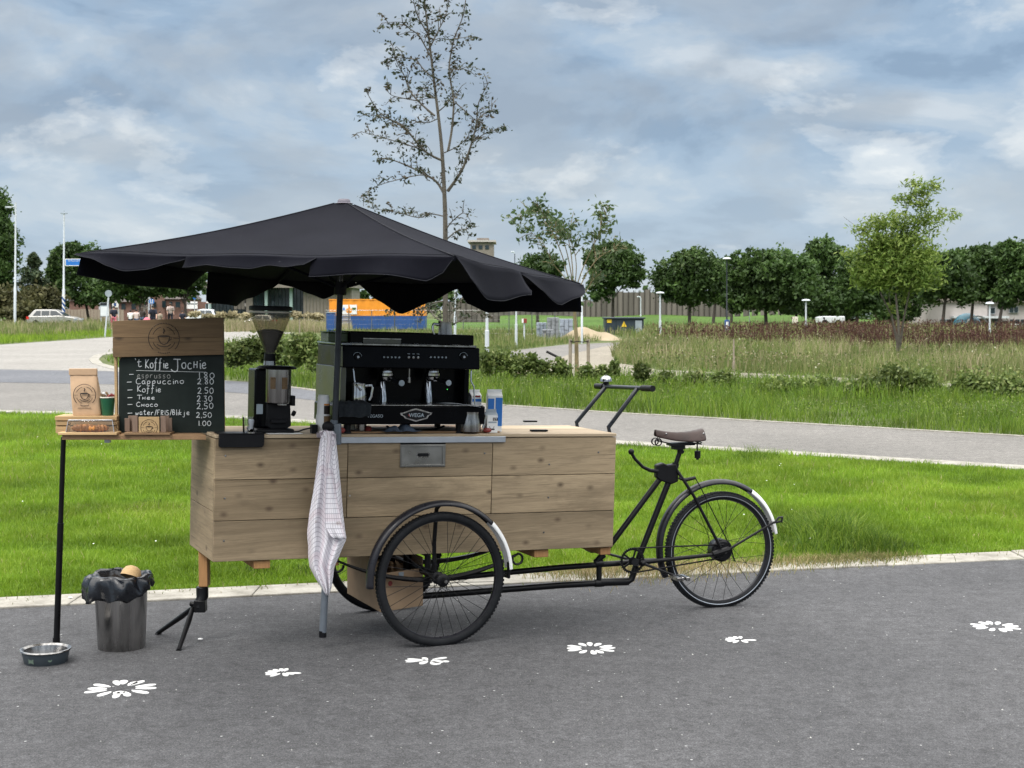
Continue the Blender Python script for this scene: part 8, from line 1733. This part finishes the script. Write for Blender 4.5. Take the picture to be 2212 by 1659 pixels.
g0, g1, gt = at(326, 645, Y), at(357, 645, Y), at(341, 628, Y); mb = MB(Matrix.Translation((0, Y-.02, 0)) @ FX); mb.prism([(g0.x, 0), (g1.x, 0), (g1.x, g0.z), (gt.x, gt.z), (g0.x, g0.z)], -.3, .3); mb.build('gable', M['brick'], e, smooth=False)
r0, r1 = at(350, 631, Y), at(406, 646, Y); mb = MB(); mb.add([(r0.x, Y-.3, r1.z), (r1.x, Y-.3, r1.z), (r1.x-1, Y+4, r0.z+.6), (r0.x-2, Y+4, r0.z+.6), (r0.x, Y+8, r1.z), (r1.x, Y+8, r1.z)], [(0, 1, 2, 3), (3, 2, 5, 4), (0, 3, 4), (1, 5, 2)]); mb.build('roof', M['brownroof'], e, smooth=False)
for (u0, v0, u1, v1) in ((350, 650, 358, 664), (379, 652, 389, 664), (331, 652, 337, 664), (366, 652, 372, 663)): bx(e, 'window', 'darkglass', u0, v0, u1, v1, Y-.5, .1)
Y = 172; e = empty('brick_house', Vector((at(285, 0, Y).x, Y+3, 0)), 'long dark low house behind the people and bushes', 'house'); bx(e, 'wall', 'brick', 232, 652, 326, 690, Y, 6, 0); a, b = at(228, 652, Y), at(328, 638, Y); mb = MB(); mb.add([(a.x, Y-.4, a.z), (b.x, Y-.4, a.z), (b.x, Y+3, b.z), (a.x, Y+3, b.z), (a.x, Y+6.4, a.z), (b.x, Y+6.4, a.z)], [(0, 1, 2, 3), (3, 2, 5, 4), (0, 3, 4), (1, 5, 2)]); mb.build('roof', M['brownroof'], e, smooth=False)
for u0 in (240, 262, 284, 306): bx(e, 'window', 'darkglass', u0, 656, u0+9, 668, Y-.08, .06)
Y = 168; e = empty('garden_fence', Vector((at(180, 0, Y).x, Y, 0)), 'long grey garden fence behind the silver car', 'fence')
for k in range(24): u0 = 95+k*7.2; bx(e, 'fence_board', 'post', u0, 668+random.uniform(-1, 1), u0+6.6, 690, Y, .08, 0)
Y = 178; e = empty('dark_house', Vector((at(190, 0, Y).x, Y, 0)), 'dark brown house roof glimpsed behind the blue sign tree', 'house'); bx(e, 'wall', 'brick', 150, 650, 215, 690, Y, 5, 0); bx(e, 'roof', 'brownroof', 147, 642, 218, 650.5, Y-.3, 6)
Y = 168; e = empty('hedge_wall', Vector((at(420, 0, Y).x, Y, 0)), 'low brown wall right of the brick house', 'wall'); bx(e, 'wall', 'brick', 404, 652, 452, 690, Y, .5, 0)
Y = 230; e = empty('brick_tower', Vector((at(1040, 0, Y).x, Y+3, 0)), 'brown tower top with flat pale roof rising over the umbrella edge', 'building'); bx(e, 'wall', 'taupe', 1016, 524, 1066, 690, Y, 9, 0); bx(e, 'roof', 'palewall', 1010, 518.5, 1071, 522.5, Y-.5, 10)
bx(e, 'roof_box', 'taupe', 1030, 514, 1056, 518.3, Y+2, 4)
for u0 in (1020, 1034, 1048): bx(e, 'window', 'darkglass', u0, 530, u0+8, 538, Y-.1, .06)
# pale house at the right
Y = 138; e = empty('pale_house', Vector((at(2120, 0, Y).x, Y+4, 0)), 'pale grey house with white framed windows at the right behind the trees', 'house')
bx(e, 'wall', 'palewall', 2010, 652, 2132, 720, Y, 8, 0); bx(e, 'wall', 'palewall', 2132, 640, 2300, 720, Y+.4, 8, 0); bx(e, 'roof', 'taupe', 2007, 645, 2300, 653, Y-.3, 9)
def win(u0, v0, u1, v1, pan=2, Yw=Y-.06):
    w_ = bx(e, 'window', 'winframe', u0, v0, u1, v1, Yw-.08, .1)
    for k in range(pan): a0 = u0+(u1-u0)*k/pan+.8; a1 = u0+(u1-u0)*(k+1)/pan-.8; bx(w_, 'pane', 'darkglass', a0, v0+1, a1, v1-1, Yw-.12, .03)
win(2031, 689, 2068, 713, 3); win(2138, 664, 2150, 678, 1, Y+.3); win(2180, 662, 2200, 676, 2, Y+.3)
bx(e, 'door_recess', 'darkglass', 2072, 688, 2120, 717, Y-.2, .1, 0); bx(e, 'door_recess', 'darkglass', 2126, 688, 2160, 717, Y+.15, .1, 0); bx(e, 'canopy', 'winframe', 2060, 683, 2180, 687.5, Y-1.0, 1.2); bx(e, 'canopy_post', 'winframe', 2174, 687, 2176, 717, Y-.9, .1, 0)
bx(e, 'plinth', 'taupe', 2010, 706, 2030, 707, Y-.06, .05)
for u0 in (2182, 2194, 2206): bx(e, 'door_recess', 'darkglass', u0, 690, u0+8, 715, Y+.2, .1, 0)
e = empty('play_tunnel', Vector((at(2110, 0, 128).x, 128, 0)), 'teal dome shaped play tunnel before the pale house', 'play tunnel'); 
M['teal'] = pbr('teal dome', (.015, .12, .17), .4, 0, .2, 2); Td = Matrix.Translation((at(2100, 0, 128).x, 128, 0)); mb = MB(Td); r_ = 30*128/FPX; mb.lathe([(r_*math.cos(rad(a_)), r_*math.sin(rad(a_))) for a_ in range(0, 91, 9)], 28); mb.build('dome', M['teal'], e)
mb = MB(Matrix.Translation((at(2122, 0, 127).x, 127, 0)) @ FX); r_ = 25*127/FPX; mb.lathe([(r_-.12, 0), (r_, 0), (r_, .12), (r_-.12, .12)], 40, None, True); mb.build('white_arch', M['winframe'], e)
Y = 160; e = empty('grey_shed', Vector((at(1850, 0, Y).x, Y+3, 0)), 'plain grey building seen in the gap under the dark trees', 'building'); bx(e, 'wall', 'signgrey', 1836, 655, 1882, 700, Y, 6, 0); bx(e, 'roof', 'taupe', 1833, 650, 1885, 655, Y-.3, 6.6)
b = foot(1785, 706); e = empty('white_van', Vector((at(1800, 0, 132).x, 132, 0)), 'white boxy van parked under the dark trees left of the grey building', 'van', None); a, c = at(1820, 682, 132), at(1765, 708, 132)
mb = MB(); mb.box(at(1785, 0, 132).x, a.x, 131, 132.9, .3, at(0, 683, 132).z); mb.build('cargo_body', M['carwhite'], e, bevel=.06); mb = MB(Matrix.Translation((0, 132, 0)) @ FX); x0, x1 = c.x, at(1784.5, 0, 132).x; zt_ = at(0, 686, 132).z; mb.prism([(x0, .3), (x1, .3), (x1, zt_), (x0+.7, zt_), (x0+.3, .9), (x0, .8)], -.9, .9); mb.build('cab', M['carwhite'], e, bevel=.05)
mb = MB(Matrix.Translation((0, 132, 0)) @ FX); mb.prism([(x0+.55, .85), (x1-.15, .85), (x1-.15, zt_-.12), (x0+.85, zt_-.12)], .902, .92); mb.build('side_window', M['carglass'], e)
for x in (x0+.5, a.x-.6): mb = MB(Matrix.Translation((x, 131.1, .3)) @ FX); mb.lathe([(0, -.1), (.3, -.1), (.3, .1), (0, .1)], 18); mb.build('wheel', M['rubber'], e)
# far tree line that closes the horizon (reads as one mass)
bl = []
for i in range(60): u0 = -150+i*43; bl += pxblobs(260, [(u0, 648+random.uniform(-8, 5), 34, 20), (u0+15, 665, 34, 18)])
P, r = blobpts(bl, 30000, 22, .3, .3); V, F, r = cards(P, .55, r); o = raw('far_wood', V, F, r, M['dark']); tag(o, 'far line of dark trees closing the horizon', None, None, 'stuff')
